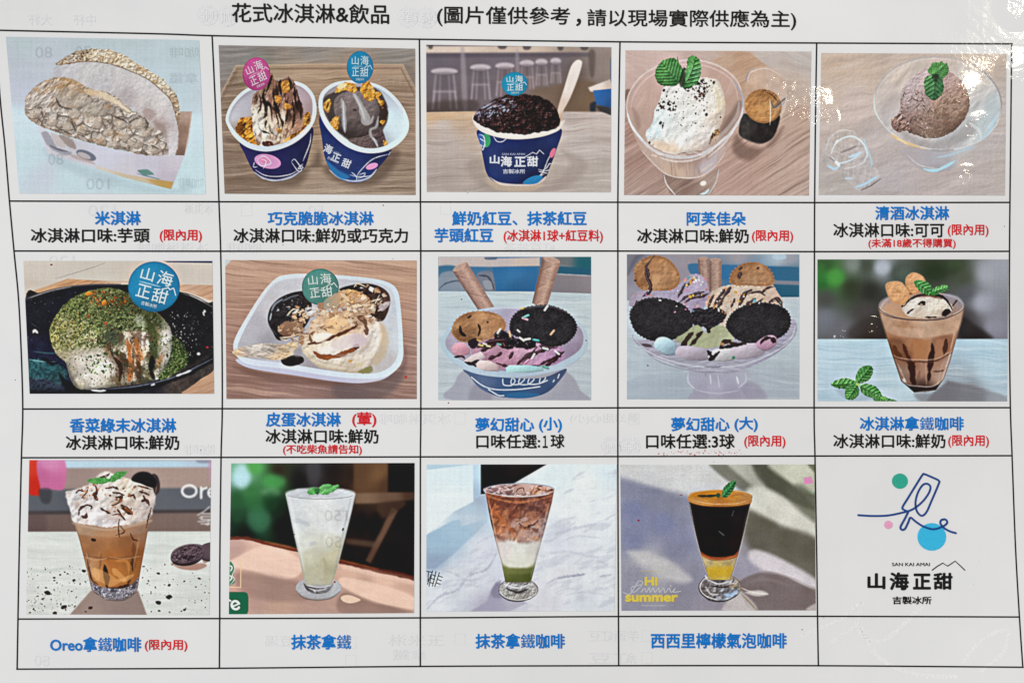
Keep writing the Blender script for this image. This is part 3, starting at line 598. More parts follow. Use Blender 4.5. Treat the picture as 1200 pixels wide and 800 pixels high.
def photo_3():
    p = Pic('printed photo of a navy paper cup heaped with dark red beans and a wooden spoon', (496, 50, 720, 230), 996, [(15, 12), (980, 25), (978, 780), (18, 778)], 3)
    p.put(p.full, [(100, 90, '6b626c'), (400, 100, '726973'), (700, 100, '6f6569'), (930, 60, '8d7f79'), (930, 150, '8a7c77'), (100, 250, '70666d'), (400, 230, '6f646a'), (100, 340, '5f5352'), (600, 250, '77696a'), (850, 300, '75614f'), (700, 200, '786a68'), (800, 230, '6b5a52')])
    p.N(p.full, .06, 120, 60)
    p.P([(0, 20), (870, 18), (865, 52), (0, 56)], [(100, 35, 'cdbcae'), (500, 35, 'c4b1a2'), (850, 35, '9c8b80')], 5, sm=0)
    for x, y, w in ((25, 18, 26), (390, 18, 44), (520, 22, 40), (700, 25, 30), (820, 24, 40)): p.P([(x, y - 14), (x + w, y - 14), (x + w - 4, y + 14), (x + 4, y + 14)], '4a4448', 4, .8)
    p.P([(0, 56), (865, 53), (868, 75), (0, 80)], '5c545c', 9, .7, sm=0); p.P([(862, 52), (895, 50), (890, 170), (870, 170)], '5b4f4d', 9, .7)
    for x, y, w in ((110, 150, 70), (298, 130, 54), (425, 122, 50), (540, 108, 38), (616, 102, 32), (690, 97, 28)):
        h = 60 + w * 1.9; t = w * .13 + 3
        for sx, a in ((-.75, .75), (-.35, .5), (.4, .5), (.8, .75)): p.S([(x + sx * w * .8, y), (x + sx * w * 1.15, y + h)], t, 'a89da5', a, 5, sm=0, rough=0)
        p.S([(x - w * .8, y + h * .55), (x + w * .85, y + h * .55)], t * .8, 'a0959d', .7, 4, sm=0, rough=0); p.P([(x - w * .7, y + 14), (x + w * .7, y + 14), (x + w * .8, y + h * .5), (x - w * .8, y + h * .5)], '5d535b', 10, .35, sm=0)
        p.E(x, y, w, 17, 'bbb0b7', 0, 5, .95); p.E(x, y + 13, w * .9, 9, '5f555c', 0, 7, .5)
    p.P([(195, 50), (215, 50), (230, 330), (205, 330)], 'a0959c', 8, .6); p.P([(480, 50), (496, 50), (500, 180), (486, 180)], 'a29aa2', 7, .5)
    p.P([(0, 320), (260, 300), (260, 365), (0, 368)], '4d413e', 14, .6); p.P([(560, 260), (700, 220), (860, 200), (900, 240), (860, 360), (720, 365)], '755f4c', 18, .7)
    p.P([(860, 235), (980, 190), (985, 240), (930, 262), (870, 255)], [(920, 220, 'd8cdc6'), (970, 210, 'b9aaa2')], 5, sm=0, name='chair')
    ch = p.P([(885, 250), (985, 240), (985, 345), (900, 322)], [(930, 290, '2d5f9c'), (980, 330, '274d7d'), (900, 260, '3a6fae')], 4, sm=0, name='chair'); p.P([(870, 320), (900, 310), (895, 362), (872, 362)], '2b3442', 5, .9); p.P([(905, 330), (985, 345), (985, 380), (940, 378)], '37393f', 7, .9)
    p.P([(976, 90), (990, 90), (990, 200), (976, 200)], '3c5a82', 4, .8)
    tb = p.P([(0, 366), (300, 360), (740, 360), (930, 362), (985, 382), (990, 790), (0, 790)], [(60, 385, 'c7a787'), (180, 385, 'bfa286'), (100, 440, 'bdb1ab'), (100, 550, 'b5a9a4'), (100, 700, 'a99d97'), (850, 400, 'bdb0aa'), (850, 550, 'b9aea9'), (900, 700, 'ada29b'), (400, 770, 'aa9d94'), (700, 760, 'ab9e96')], 4, sm=0, name='table_top')
    p.P([(0, 368), (280, 362), (270, 402), (0, 404)], 'c6a582', 5, .8, sm=0); p.S([(0, 366), (270, 361)], 5, 'dcc3a8', .7, 3)
    p.wood(tb, '998b84', 'cdc4bf', -4, 300, 20, .5); p.P([(220, 640), (330, 600), (360, 740), (640, 745), (760, 640), (720, 560), (860, 640), (700, 770), (350, 770)], '978981', 20, .5); p.P([(330, 720), (480, 750), (620, 735), (560, 775), (400, 772)], 'bca894', 10, .6)
    b = p.P([(284, 455), (300, 540), (315, 620), (330, 680), (362, 720), (430, 742), (500, 746), (580, 738), (635, 708), (660, 650), (690, 570), (720, 450), (600, 490), (420, 490)], [(310, 520, '2c3c74'), (480, 600, '222f62'), (660, 600, '222c55'), (350, 690, '27386c'), (600, 700, '222a50'), (690, 500, '2b3767')], 2.5, name='paper_cup')
    p.N(b, .08, 40)
    p.P([(345, 700), (400, 728), (500, 738), (590, 728), (640, 695), (625, 722), (575, 742), (490, 748), (400, 740)], 'cfc3bb', 3, .9)
    p.E(327, 510, 24, 36, '3f9a6b', 0, 3, clip=b); p.E(300, 505, 22, 34, '4a6fb3', 0, 3, .8, clip=b)
    for q in ([(290, 480), (315, 490), (320, 540), (295, 530)], [(300, 530), (310, 560), (320, 530)], [(365, 488), (385, 515), (415, 515), (440, 492)], [(295, 500), (318, 515)], [(600, 660), (640, 668), (675, 650), (660, 630), (640, 655), (610, 672)], [(570, 720), (620, 680), (650, 610), (680, 560)], [(600, 670), (650, 682)], [(575, 722), (600, 700), (630, 685)]): p.S(q, 4.2, 'd9dce8', .85, 1.8, clip=b)
    p.E(675, 575, 13, 27, 'c9708c', 25, 2.5, clip=b); p.P([(520, 735), (545, 708), (590, 692), (622, 700), (590, 735)], '2c7fb4', 3, .95, clip=b)
    p.S([(530, 597), (570, 572), (590, 581), (606, 560), (628, 580)], 3.5, 'cfd3e0', .9, 1.5, sm=0)
    for t, x, y, w, h in (('山', 372, 609, 52, 46), ('海', 433, 619, 60, 56), ('正', 504, 621, 60, 52), ('甜', 570, 619, 58, 54)): p.text(t, x, y, w, h, 0, 'dfe2ea', .035)
    p.text('吉製冰所', 473, 671, 116, 24, 0, 'c9cedd', .025); p.text('SAN KAI AMAI', 470, 581, 120, 11, 0, 'aab2cc', .02)
    r = p.P([(258, 385), (268, 430), (310, 468), (400, 496), (500, 504), (610, 492), (690, 466), (722, 440), (738, 404), (712, 412), (600, 440), (400, 440), (300, 400)], [(300, 445, 'd8cfca'), (450, 490, 'd9d0cb'), (650, 470, 'd3c9c4'), (725, 410, 'cfc1b9')], 2.5, name='paper_cup'); p.rim(r, 7, '9f8f88', .45, 0, 1)
    sp = p.P([(702, 345), (735, 235), (768, 130), (798, 93), (822, 94), (827, 115), (805, 190), (765, 290), (728, 360), (718, 408), (705, 405)], [(810, 110, 'dcd3cd'), (760, 230, 'd9cfc8'), (715, 350, 'd0bfb3'), (715, 395, 'b78e70')], 2.5, name='wooden_spoon'); p.rim(sp, 8, '9d8c80', .6, .9, .2)
    be = p.P([(262, 392), (285, 352), (330, 320), (370, 298), (420, 277), (480, 268), (545, 272), (610, 285), (660, 312), (695, 355), (712, 400), (700, 438), (620, 466), (500, 478), (390, 466), (320, 440), (275, 415)], [(330, 340, '3d2c31'), (300, 400, '3a2625'), (480, 350, '2b1d1e'), (600, 330, '271a1a'), (650, 420, '241818'), (450, 450, '2a1a18'), (400, 300, '39292c')], 3, rough=8, rs=24, name='red_bean_topping')
    p.cells(be, 46, 34, -10, '4a2f2e', '120b0c', .14, .6, 2, .35, .3); p.bumps(be, .6, 22, seed=4); p.bumps(be, .5, 9, seed=7)
    p.K(be & p.poly([(262, 380), (340, 310), (450, 275), (500, 330), (360, 400), (300, 420)], 16), 46, (2, 6), ['8d8fa6', '6d6c80', 'a9acc0', '564a55'], 3, -35, a=.8)
    for q, w in (([(300, 345), (340, 325), (375, 305)], 12), ([(330, 350), (365, 330), (390, 320)], 9), ([(345, 385), (370, 352)], 9), ([(410, 300), (440, 290)], 9), ([(395, 345), (425, 335)], 7), ([(270, 380), (290, 360), (300, 385)], 6)): p.S(q, w, 'adb4cc', .75, 3.5, w2=3, clip=be)
    p.K(be, 120, (1.5, 4), ['5a3c3a', '6f4c47', '8d7472', '0f0a0b'], 2.2, a=.6)
    p.sticker(477, 216, 68, 62, [(440, 200, '1a8cb1'), (510, 240, '1b7fa3')], -2, tcol='d9e7ee')
    return p.finish(soft_bg=1)

def photo_4():
    p = Pic('printed photo of vanilla ice cream with mint and crumbs in a glass bowl beside an espresso', (724, 52, 956, 232), 1031, [(40, 32), (1008, 38), (995, 787), (32, 785)], 4)
    p.put(p.full, [(80, 80, 'bda49c'), (250, 60, 'bfa89f'), (450, 60, 'b9a49b'), (600, 90, 'b5947e'), (800, 60, 'b5aaa4'), (980, 80, 'b3aca8'), (60, 400, 'a98578'), (70, 600, '9d7d72'), (100, 750, 'a58a80'), (700, 600, 'b39385'), (950, 420, 'b49888'), (900, 650, 'b59a8d'), (600, 740, 'b09185'), (980, 760, 'b39b90'), (900, 200, 'b5a396')])
    table = p.poly([(30, 240), (60, 240), (300, 560), (620, 480), (860, 330), (1010, 370), (1010, 790), (30, 790)], 20)
    p.wood(table, '7a6157', 'cdb5aa', -34, 340, 14, .48); p.wood(p.full - table, 'a58d84', 'cbbab2', 10, 160, 30, .35, 4)
    tray = p.P([(470, 90), (640, 38), (690, 45), (860, 180), (880, 260), (700, 330), (560, 180)], [(560, 90, 'b79a84'), (660, 70, 'b38f75'), (800, 200, 'b5957c')], 6, .9, sm=0, name='wooden_board'); p.wood(tray, '9a765d', 'c9ab92', -25, 120, 10, .4, 2)
    p.P([(40, 240), (70, 240), (60, 290), (38, 290)], '6f4f44', 6, .7)
    # espresso glass
    p.P([(620, 470), (680, 530), (800, 530), (860, 430), (700, 600), (600, 560)], '6b5148', 18, .7)
    eg = p.P([(672, 170), (700, 128), (790, 118), (862, 170), (880, 280), (850, 390), (700, 400), (655, 300)], [(720, 170, 'c3a894'), (850, 230, 'bba598'), (700, 260, 'b4937b'), (800, 160, 'c2ab9c')], 4, .8, name='espresso_glass')
    p.N(eg, .08, 30); p.S([(668, 200), (672, 165), (690, 138), (715, 128)], 9, '8f8a92', .8, 3, w2=4); p.S([(676, 200), (682, 165), (705, 140), (780, 128), (850, 165)], 4, 'dcd0c9', .6, 2)
    cf = p.P([(660, 360), (630, 440), (640, 480), (690, 505), (745, 518), (795, 498), (825, 455), (842, 370), (760, 410)], [(660, 430, '383532'), (740, 470, '241f1e'), (800, 430, '2a2523')], 5, name='espresso_coffee'); p.N(cf, .3, 20)
    p.S([(640, 480), (700, 508), (760, 518)], 8, '5c554f', .5, 5)
    cr = p.E(757, 322, 96, 88, [(700, 320, 'b17c48'), (760, 340, 'bd8850'), (780, 250, '8f6238'), (840, 320, 'a97f58'), (720, 270, '9b6c40')], 10, 4, name='espresso_coffee', label='tan crema on top of the espresso'); p.bumps(cr, .2, 24); p.rim(cr, 14, '6b4523', .6, .3, 1); p.M(cr, 'cf9f68', .25, 40, seed=4, a=.4)
    for q, w, c in (([(765, 240), (800, 262), (835, 300)], 8, '5d3d20'), ([(792, 290), (795, 350), (792, 420)], 5, 'e5d8c5'), ([(800, 300), (815, 330), (850, 300), (882, 275)], 9, '56585d'), ([(830, 330), (860, 310), (875, 290)], 6, '8f9196'), ([(850, 380), (870, 320), (880, 260)], 7, 'c9b9ad')): p.S(q, w, c, .8, 3)
    # footed glass bowl
    bowl = p.poly([(45, 330), (60, 250), (130, 160), (250, 100), (400, 82), (530, 115), (620, 190), (655, 290), (640, 380), (590, 470), (560, 560), (500, 640), (430, 685), (350, 695), (260, 680), (200, 630), (130, 560), (80, 460)], 3)
    foot = p.P([(238, 670), (350, 700), (440, 690), (525, 650), (510, 720), (470, 790), (300, 790), (255, 740)], [(280, 720, '8f766b'), (350, 730, '74594f'), (450, 680, 'b39c90'), (490, 720, 'a08a80'), (400, 770, '8e766b')], 3, .85, name='glass_bowl', label='glass foot of the bowl'); p.wood(foot, '6d544a', 'b09a90', -32, 200, 14, .4)
    p.tag(bowl, 'glass_bowl')
    p.put(bowl, [(120, 250, 'bb9d92'), (90, 400, 'b1968b'), (300, 120, 'c2aaa2'), (550, 200, 'b7978a'), (600, 330, 'b29383'), (560, 420, '9d8273'), (200, 600, 'b49d92'), (350, 640, 'ad9384'), (450, 630, 'b3a1a0'), (520, 580, 'b5a19c'), (300, 560, 'c9b9b0')], .9)
    p.wood(bowl, 'a5897d', 'c9b1a7', -60, 200, 40, .3)
    p.P([(560, 400), (625, 300), (645, 320), (600, 420), (520, 490)], '6b574e', 12, .55); p.P([(75, 330), (110, 370), (120, 430), (100, 440)], '8d7268', 10, .5)
    base = p.P([(170, 545), (300, 575), (450, 560), (520, 520), (480, 620), (420, 680), (340, 694), (260, 675), (215, 620)], [(250, 600, 'baa497'), (340, 600, '98796b'), (420, 570, '8e7264'), (460, 640, 'b7a8ac'), (300, 660, 'c5aa94'), (240, 660, 'bd9f88')], 8, .85)
    p.wood(base, '8d7265', 'c9b5a8', 86, 120, 18, .4)
    ic = p.P([(145, 462), (180, 410), (192, 345), (220, 290), (240, 225), (300, 205), (370, 215), (420, 180), (470, 175), (520, 190), (548, 250), (560, 340), (535, 420), (492, 500), (440, 545), (340, 572), (240, 560), (165, 512)], [(180, 440, 'ccdde4'), (210, 370, 'd3dfe2'), (250, 460, 'd8dedd'), (300, 300, 'd7d5d0'), (380, 380, 'dddedb'), (350, 480, 'd9dbda'), (460, 300, 'd9d7d3'), (520, 250, 'dad4c8'), (545, 300, 'd8cbb3'), (520, 380, 'cbbcae'), (470, 480, 'cdc5c1'), (250, 540, 'd2bfae'), (400, 540, 'c9bdb4')], 4, rough=4, name='ice_cream_scoop')
    p.bumps(ic, .13, 70, 90, 20, seed=2); p.bumps(ic, .07, 16, seed=6); p.rim(ic, 30, 'a7917f', .5, .8, .3)
    p.S([(505, 220), (528, 290), (525, 350)], 14, 'cdbb9d', .7, 7, clip=ic); p.P([(160, 500), (260, 510), (330, 550), (240, 565)], 'd9bfa5', 14, .5, clip=ic)
    p.S([(250, 440), (240, 480), (270, 520)], 16, 'e9eeee', .6, 8); p.S([(200, 440), (215, 480)], 14, 'b7d0dd', .6, 8, clip=ic)
    CH = ['2a1b17', '3c2721', '1d1412', '5a3a2e']
    p.K(ic & p.poly([(330, 220), (440, 180), (470, 240), (430, 300), (380, 260)], 12), 70, (2.5, 7), CH, 1.6, a=.95); p.K(ic & p.poly([(215, 300), (300, 295), (300, 345), (225, 340)], 8), 40, (2.5, 6.5), CH, 1.6, a=.95)
    p.K(ic & p.poly([(230, 220), (480, 200), (470, 420), (220, 440)], 10), 90, (1, 4), CH + ['7b5240'], 1.6, a=.8); p.K(ic, 60, (1, 3), CH + ['a0785f'], a=.6)
    for x, y, r in ((222, 410, 8), (233, 424, 6), (462, 366, 8), (450, 345, 5), (500, 200, 7), (305, 250, 5), (350, 130, 5), (240, 240, 7), (255, 268, 4), (485, 190, 4), (535, 380, 4), (165, 512, 5)): p.E(x, y, r, r * 1.2, '231815', 20, 2, rough=2)
    cb = p.P([(470, 520), (490, 470), (520, 440), (530, 470), (510, 500)], 'a87f58', 4, rough=5); p.bumps(cb, .9, 10); p.K(cb, 26, (2, 5), ['3a2519', 'd3a97a', '6b4a30'], a=.8); p.S([(478, 520), (492, 480), (495, 460)], 7, '2c1d16', .9, 3)
    # glass edges
    for q, w, c, a in (([(46, 330), (62, 250), (132, 160), (250, 100), (400, 83), (530, 116), (620, 190), (654, 290)], 9, 'cfc3bf', .75), ([(654, 290), (640, 380), (570, 480), (450, 565), (330, 590), (200, 560), (110, 480), (60, 400), (46, 330)], 15, 'c9c9cd', .8), ([(70, 330), (85, 265), (150, 180), (260, 122), (400, 104), (520, 136), (600, 200), (628, 290)], 6, 'd5c8c2', .5), ([(632, 300), (615, 380), (540, 470), (430, 535)], 20, 'b7aba8', .6), ([(600, 190), (645, 260), (650, 330)], 10, '9a9aa8', .7), ([(50, 360), (75, 430), (130, 500)], 9, 'cfe0ea', .9), ([(560, 480), (480, 560), (400, 600), (300, 610), (220, 590)], 10, 'dcd6d4', .6), ([(60, 300), (80, 240), (120, 190)], 5, '9a8f92', .5), ([(300, 577), (350, 565), (440, 556)], 8, '7d6355', .6), ([(120, 550), (190, 625), (260, 680), (350, 696), (440, 684), (520, 620), (560, 560)], 6, 'd4c9c4', .7), ([(240, 680), (255, 730), (300, 785)], 7, 'd8d2d0', .8), ([(526, 650), (510, 720), (470, 785)], 7, 'c9c3c4', .7), ([(430, 780), (455, 775), (475, 755)], 11, 'b9d6ee', .95), ([(620, 420), (560, 510), (470, 590)], 7, 'd9d3d3', .7)): p.S(q, w, c, a, 3.5)
    p.E(445, 724, 16, 12, 'f0e2d2', -20, 5, .95); p.P([(430, 640), (490, 590), (520, 560), (500, 640), (450, 670)], 'b5aeb8', 12, .6); p.E(465, 640, 40, 6, 'd5c3a9', -35, 5, .5)
    for x in range(190, 460, 30): p.E(x, 570 + 10 * math.sin(x), 18, 5, 'e0d5cf', 10, 4, .5)
    p.leaf([(192, 160), (205, 120), (235, 85), (290, 72), (306, 84), (310, 62), (318, 92), (342, 140), (332, 185), (295, 217), (232, 216), (203, 192)], [(240, 120, '4c8344'), (300, 120, '3f7440'), (220, 180, '386b35'), (310, 190, '2f5f33')], [(305, 190), (270, 150), (240, 110)])
    p.leaf([(366, 75), (395, 58), (428, 88), (433, 150), (412, 200), (372, 228), (334, 220), (343, 170), (358, 120)], [(400, 90, '4a8244'), (410, 150, '5a8f60'), (370, 200, '356a3b')], [(350, 205), (385, 140), (400, 80)])
    p.P([(320, 190), (345, 120), (350, 200), (330, 225)], '25301f', 5, .8)
    return p.finish(gain=1.06, con=1.0, sat=.9)

def photo_5():
    p = Pic('printed photo of a cocoa ice cream scoop with mint in a shallow glass bowl', (956, 54, 1186, 234), 1022, [(28, 37), (993, 42), (985, 778), (14, 775)], 5)
    p.put(p.full, [(80, 80, 'bea590'), (250, 100, 'c0aa98'), (450, 60, 'bfac9d'), (950, 60, 'bcab9c'), (60, 250, 'bfaa9b'), (200, 300, 'c3b1a9'), (60, 450, 'b7a79f'), (300, 500, 'b3a8a7'), (100, 700, 'ab a39f'.replace(' ', '')), (400, 700, 'afa7aa'), (600, 740, 'b2a5a4'), (900, 500, 'b5adac'), (950, 650, 'b4a9a5'), (980, 300, 'bcb1aa')])
    p.wood(p.full, '9c8d86', 'cfc2bb', -14, 240, 30, .35); p.bumps(p.full, .035, 14, seed=3)
    # clear shot glass lying at the left
    sg = p.poly([(30, 560), (60, 480), (120, 435), (200, 445), (255, 490), (275, 560), (300, 610), (330, 690), (240, 755), (200, 740), (120, 660), (50, 620)], 4)
    p.put(sg, [(150, 480, 'bcb2ad'), (150, 560, 'aba2a0'), (220, 600, 'b7b4b8'), (250, 700, 'b5b2b4'), (60, 560, 'b3b0b0')], .5, 'shot_glass')
    p.bumps(sg, .16, 30, 60, -30)
    for q, w, c, a in (([(80, 560), (110, 500), (180, 470), (240, 500), (268, 560), (250, 600)], 9, 'cfdde6', .9), ([(85, 580), (120, 610), (190, 590), (240, 555)], 9, 'c5d6e0', .85), ([(130, 555), (170, 540), (215, 520)], 12, '857c7b', .8), ([(170, 580), (215, 565), (235, 550)], 14, 'b4d0e4', .9), ([(60, 620), (100, 640), (130, 610)], 14, 'a9cbe2', .85), ([(100, 600), (125, 625)], 16, 'e4eef2', .9), ([(150, 690), (190, 690)], 12, 'b5cfe0', .7), ([(210, 735), (260, 715), (320, 680)], 15, 'aacbe2', .9), ([(232, 752), (290, 725), (338, 690)], 8, '6d625f', .75), ([(250, 480), (262, 520), (290, 600), (285, 640)], 10, 'a9c9de', .7), ([(50, 540), (75, 480), (130, 440), (200, 445)], 5, 'd9d5d3', .6), ([(105, 505), (115, 490)], 14, 'efe6db', .9), ([(70, 580), (100, 600)], 6, '6f6a6c', .6), ([(150, 640), (210, 625), (260, 600)], 6, 'd8d6d6', .6)): p.S(q, w, c, a, 3.5)
    # bowl
    low = p.P([(440, 540), (500, 610), (560, 650), (640, 658), (720, 635), (760, 580), (840, 520), (640, 540)], [(500, 570, 'a9a1a5'), (640, 590, 'a8aab4'), (640, 625, '9b979e'), (760, 560, 'b7b6b8')], 6, .9, name='glass_bowl', label='glass base of the bowl')
    bowl = p.E(637, 297, 333, 240, [(360, 250, 'bdb1ab'), (420, 150, 'c2b4a9'), (380, 380, 'b9b2b2'), (640, 90, 'bfb1a6'), (850, 150, 'c1b8b1'), (900, 300, 'bcc2c4'), (880, 420, 'bcc4c8'), (700, 510, 'b5b5ba'), (500, 500, 'b7afae'), (820, 480, 'c5c9cb'), (850, 250, 'bfbcba')], 8, 3, .92, name='glass_bowl')
    p.bumps(bowl, .08, 60, 110, 40)
    p.P([(870, 330), (930, 250), (950, 330), (900, 430), (840, 470)], 'a3b6be', 26, .5, clip=bowl); p.P([(340, 300), (420, 240), (440, 300), (350, 370)], 'aca09d', 18, .5)
    sh = p.P([(440, 440), (560, 490), (690, 480), (800, 380), (830, 450), (700, 530), (540, 530)], '8b8586', 20, .55)
    sc = p.P([(462, 205), (520, 145), (600, 112), (690, 130), (765, 190), (798, 270), (795, 340), (760, 400), (715, 445), (650, 474), (580, 480), (505, 458), (470, 440), (430, 450), (395, 418), (398, 382), (436, 340), (442, 270)], [(500, 190, 'b0a1a2'), (600, 150, 'b3a3a2'), (700, 170, 'a88e88'), (760, 240, 'a88778'), (480, 280, 'a49293'), (560, 300, 'a28b86'), (640, 330, 'a1836f'), (720, 320, 'a58672'), (560, 400, '8a6c5f'), (640, 440, '7a5d50'), (700, 430, '77594b'), (500, 420, '7d5f55'), (420, 400, '8d6c62'), (440, 340, '8e7471')], 3, rough=5, name='ice_cream_scoop')
    p.bumps(sc, .17, 24, seed=3); p.bumps(sc, .15, 8, seed=6); p.ball(sc, .1); p.rim(sc, 34, '4f382e', .5, .3, 1)
    tex = sc & p.poly([(450, 220), (560, 240), (620, 330), (600, 440), (480, 440), (440, 330)], 24)
    p.K(tex, 120, (1.4, 3.4), ['5b4648', '6b5353', '4a3635', '8d7775'], 3.2, 40, a=.85); p.K(tex, 46, (2, 3.5), ['c9bac0', 'b9a7a8'], 2.5, 40, a=.6); p.K(sc, 140, (1, 2.6), ['6d5349', 'b9a39a', '553f38'], 1.8, a=.5)
    for q in ([(455, 262), (462, 240)], [(480, 290), (505, 270)], [(540, 290), (560, 280)], [(490, 400), (505, 370)], [(520, 320), (545, 300)], [(580, 350), (600, 320)], [(535, 420), (570, 440)]): p.S(q, 7, '3f2e30', .8, 3, w2=3)
    p.M(sc & p.poly([(620, 250), (800, 250), (790, 400), (600, 460)], 20), '6a4c3c', .25, 16, seed=9, a=.5)
    ch = sc & p.poly([(395, 360), (440, 330), (500, 450), (430, 455)], 5); p.bumps(ch, .9, 18, seed=2); p.K(ch, 30, (2, 6), ['5e423b', 'b08d84', '4a332e'], 1.8, a=.7)
    for q, w, c, a in (([(306, 300), (320, 210), (400, 120), (520, 68), (640, 57), (770, 75), (880, 140), (945, 220), (968, 310)], 7, 'a9a2a2', .75), ([(315, 300), (330, 215), (408, 128), (525, 78), (640, 68), (765, 86)], 4, 'd8cfc9', .6), ([(800, 80), (890, 150), (950, 230), (967, 320), (950, 390)], 8, '8c8d98', .75), ([(968, 330), (940, 410), (860, 490), (740, 535), (620, 540), (480, 505), (380, 440), (320, 360), (306, 300)], 9, 'c9d0d2', .75), ([(306, 250), (306, 330), (335, 390)], 8, 'c5d5d0', .8), ([(390, 460), (440, 490), (500, 515), (540, 525)], 15, 'd6b37f', .85), ([(420, 480), (480, 512)], 8, 'e9cf9d', .8), ([(545, 530), (570, 535)], 10, 'dcbf94', .7), ([(560, 640), (620, 648), (680, 625), (725, 598)], 15, 'a6d1ea', .95), ([(630, 580), (690, 570), (760, 545), (830, 520)], 10, 'a5c8de', .7), ([(600, 540), (660, 545), (720, 540)], 12, '8c8284', .6), ([(940, 350), (900, 450), (850, 490)], 12, 'a4cbe0', .7), ([(800, 400), (850, 440), (860, 480)], 16, 'd0d6d8', .6), ([(480, 570), (540, 620), (640, 640)], 5, 'd3d3d8', .6)): p.S(q, w, c, a, 3.5)
    p.leaf([(582, 135), (600, 100), (615, 85), (640, 86), (655, 78), (668, 92), (684, 92), (692, 135), (665, 168), (640, 175), (610, 152)], [(620, 110, '45853f'), (670, 130, '3c7a3b')], [(610, 150), (660, 110)], dark='1f4f26', lite='6fae60')
    p.leaf([(564, 195), (575, 160), (600, 150), (625, 140), (655, 165), (667, 215), (655, 250), (625, 280), (605, 282), (578, 262), (567, 235)], [(590, 200, '386f3f'), (640, 200, '2d5c38'), (610, 260, '2a5436')], [(622, 150), (618, 210), (612, 275)])
    p.P([(605, 150), (640, 150), (632, 185), (612, 180)], '142a1a', 5, .75)
    return p.finish(gain=1.1, con=.92, sat=.88)

